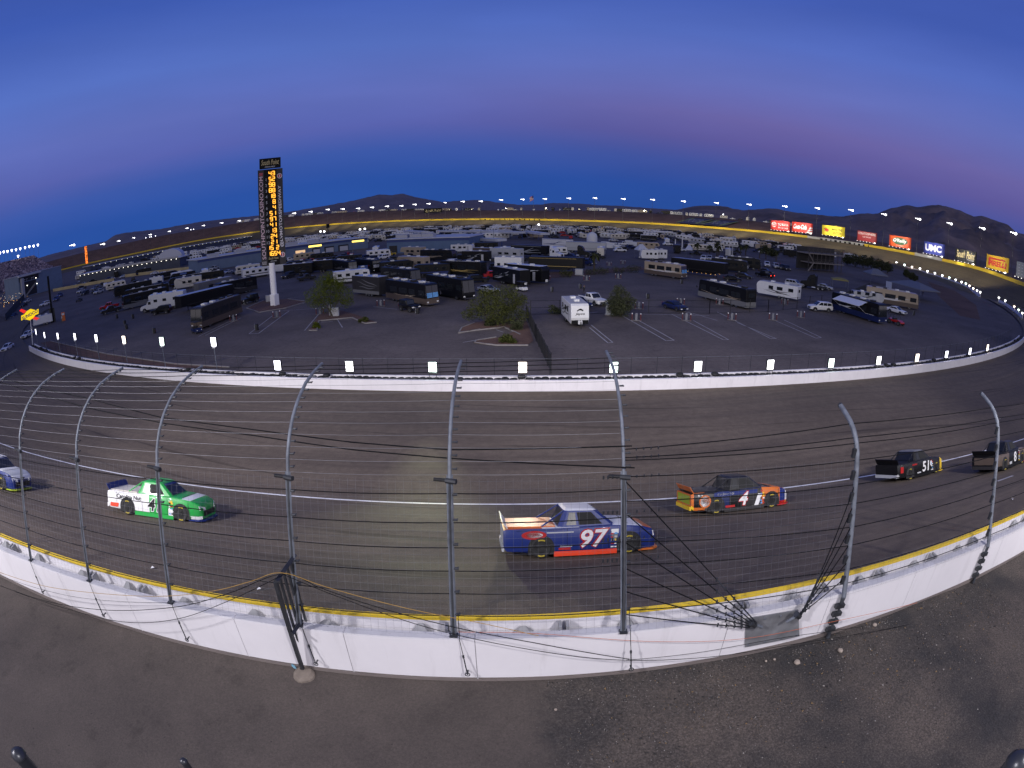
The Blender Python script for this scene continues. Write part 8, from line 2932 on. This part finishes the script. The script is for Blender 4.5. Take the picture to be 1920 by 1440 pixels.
race_truck((1341, 964), (1447, 951), 'black, blue and orange race truck with a white and red 4 on its door', dict(
    side=['orange', 'black', 'black', 'navy', 'black', 'charcoal', 'charcoal', 'orange', 'orange', 'blue', 'white'], low=['yellow', 'orange', 'brown', 'black', 'black', 'charcoal', 'grey', 'orange', 'orange', 'red', 'orange'], top=['black', 'orange', 'black', 'black', 'black', 'blue', 'blue', 'black', 'orange', 'orange', 'blue'], cab='black', roof='black', strip='black', bed='black', spoiler='orange', skirt='charcoal', tail='lime', bumper='yellow', splitter='red',
    decals=[('4', 'white', 0.05, 0.6, 0.62, 0.5, 0.25, 'red')],
    patch=[('orange', oval(-1.95, 0.62, 0.3, 0.3)), ('white', oval(-1.95, 0.62, 0.24, 0.24)), ('charcoal', rect(-2.08, -1.8, 0.55, 0.7)), ('blue', rect(-1.5, 0.8, 0.80, 0.97)), ('white', rect(-1.35, -1.25, 0.83, 0.94, 0.02)), ('white', rect(-1.22, -1.12, 0.84, 0.92, 0.02)), ('white', rect(-1.09, -0.99, 0.83, 0.94, 0.02)), ('white', rect(-0.96, -0.86, 0.84, 0.94, 0.02)), ('white', rect(-0.83, -0.73, 0.83, 0.92, 0.02)), ('white', rect(-0.70, -0.60, 0.84, 0.94, 0.02)), ('white', rect(-0.57, -0.47, 0.83, 0.94, 0.02)), ('white', rect(0.62, 0.85, 0.14, 0.75, 0.22)), ('red', rect(-0.9, -0.4, 0.24, 0.34))], toptxt=None))
race_truck((1702, 901), (1757, 886), 'black race truck with a white 51, trailing the orange and blue one', dict(
    side=['black'] * 9 + ['yellow', 'black'], low=['silver', 'black', 'black', 'black', 'black', 'black', 'black', 'black', 'black', 'yellow', 'yellow'], top=['black'] * 11, cab='black', roof='grey', strip='black', bed='black', spoiler='black', skirt='black', tail='black', bumper='silver', splitter='yellow',
    decals=[('51', 'white', 0.35, 0.6, 0.6, 0.75, 0.05, None)],
    patch=[('red', rect(-2.4, -2.1, 0.5, 0.85)), ('red', rect(-1.15, -1.07, 0.78, 0.88, 0.02)), ('red', rect(-1.05, -0.97, 0.79, 0.86, 0.02)), ('red', rect(-0.94, -0.86, 0.78, 0.88, 0.02)), ('red', rect(-0.84, -0.76, 0.79, 0.88, 0.02)), ('red', rect(-0.73, -0.65, 0.78, 0.86, 0.02)), ('white', oval(1.0, 0.7, 0.12, 0.16)), ('silver', rect(-0.6, -0.2, 0.25, 0.34))], toptxt=None))
race_truck((1880, 884), (1917, 868), 'dark red and black race truck with a white 8 at the right edge', dict(
    side=['black', 'brown', 'brown', 'brown', 'black', 'black', 'black', 'brown', 'brown', 'gold', 'gold'], low=['black'] * 11, top=['black'] * 11, cab='black', roof='charcoal', strip='black', bed='black', spoiler='black', skirt='black', tail='brown', bumper='charcoal', splitter='red',
    decals=[('8', 'white', 0.35, 0.6, 0.6, 0.42, 0.0, None)],
    patch=[('silver', rect(-0.6, -0.2, 0.25, 0.4))], toptxt=None))
race_truck((-62, 900), (21, 923), 'white and blue race truck cut off by the left edge', dict(
    side=['red', 'white', 'white', 'white', 'brown', 'white', 'tan', 'blue', 'blue', 'blue', 'blue'], low=['white', 'white', 'white', 'white', 'tan', 'white', 'blue', 'blue', 'blue', 'blue', 'blue'], top=['white', 'white', 'white', 'white', 'white', 'white', 'white', 'white', 'silver', 'silver', 'white'], cab='navy', roof='white', strip='navy', bed='white', spoiler='red', skirt='blue', tail='white', bumper='white', splitter='lime',
    decals=[('3', 'tan', 0.2, 0.6, 0.6, 0.5, 0.1, 'red')] if False else [],
    patch=[('tan', rect(0.2, 0.9, 0.3, 0.75, 0.2)), ('brown', oval(0.95, 0.5, 0.2, 0.25)), ('red', rect(0.4, 1.2, 0.82, 0.9))], toptxt=None))

# two of the low floodlights throw visible pools on the track
spot(far(811, 689, 46.0) + V((0, -0.6, 0.2)), on_track(765, 1005), 8500, (0.97, 0.98, 0.6), 30, 0.3, 1.0)
spot(far(980, 689, 46.0) + V((0, -0.6, 0.2)), on_track(1000, 1030) + V((0, 0, 1.1)), 4200, (1.0, 0.8, 0.6), 16, 0.3, 1.0)
# a few paper scraps on the track
for px, py in ((283, 1067), (482, 1107), (1875, 786), (1898, 938)):
    p = on_track(px, py)
    b = MB()
    b.add([(0, 0, 0.02), (0.11, 0.02, 0.05), (0.1, 0.09, 0.01), (0.02, 0.1, 0.06), (0.0, 0.0, 0.028), (0.11, 0.02, 0.058), (0.1, 0.09, 0.018), (0.02, 0.1, 0.068)], [(0, 1, 2), (0, 2, 3), (4, 6, 5), (4, 7, 6)], SWHITE)
    o = b.build('paper_scrap')
    o.location = p
    tag(o, 'tiny white scrap of paper lying on the banked track', 'litter', 'paper scraps on the track')

# ---------------------------------------------------------------- camera and output
cam = bpy.data.cameras.new('camera')
co = obj('camera', cam)
SC.camera = co
cam.type = 'PANO'
cam.panorama_type = 'FISHEYE_EQUISOLID'
cam.fisheye_lens = FOC / 1920 * 36
cam.fisheye_fov = PI
cam.sensor_fit = 'HORIZONTAL'
cam.sensor_width, cam.sensor_height = 36, 27
cam.clip_start, cam.clip_end = 0.1, 30000
f_ = V((0, math.cos(PITCH), -math.sin(PITCH)))
r0_ = V((1, 0, 0))
u0_ = r0_.cross(f_)
c_, s_ = math.cos(ROLL), math.sin(ROLL)
r_, u_ = c_ * r0_ + s_ * u0_, -s_ * r0_ + c_ * u0_
co.matrix_world = Matrix(((r_.x, u_.x, -f_.x, 0), (r_.y, u_.y, -f_.y, 0), (r_.z, u_.z, -f_.z, HC), (0, 0, 0, 1)))
SC.view_settings.view_transform = 'Standard'
SC.view_settings.look = 'None'
SC.view_settings.gamma = 1
SC.view_settings.exposure = 0
SC.render.engine = 'CYCLES'
SC.cycles.max_bounces = 4
SC.cycles.diffuse_bounces = 2
SC.cycles.glossy_bounces = 2
SC.cycles.transmission_bounces = 2
SC.cycles.sample_clamp_indirect = 4
SC.cycles.use_denoising = True
try:
    SC.cycles.denoiser = 'OPENIMAGEDENOISE'
    SC.cycles.denoising_prefilter = 'ACCURATE'
except Exception:
    pass
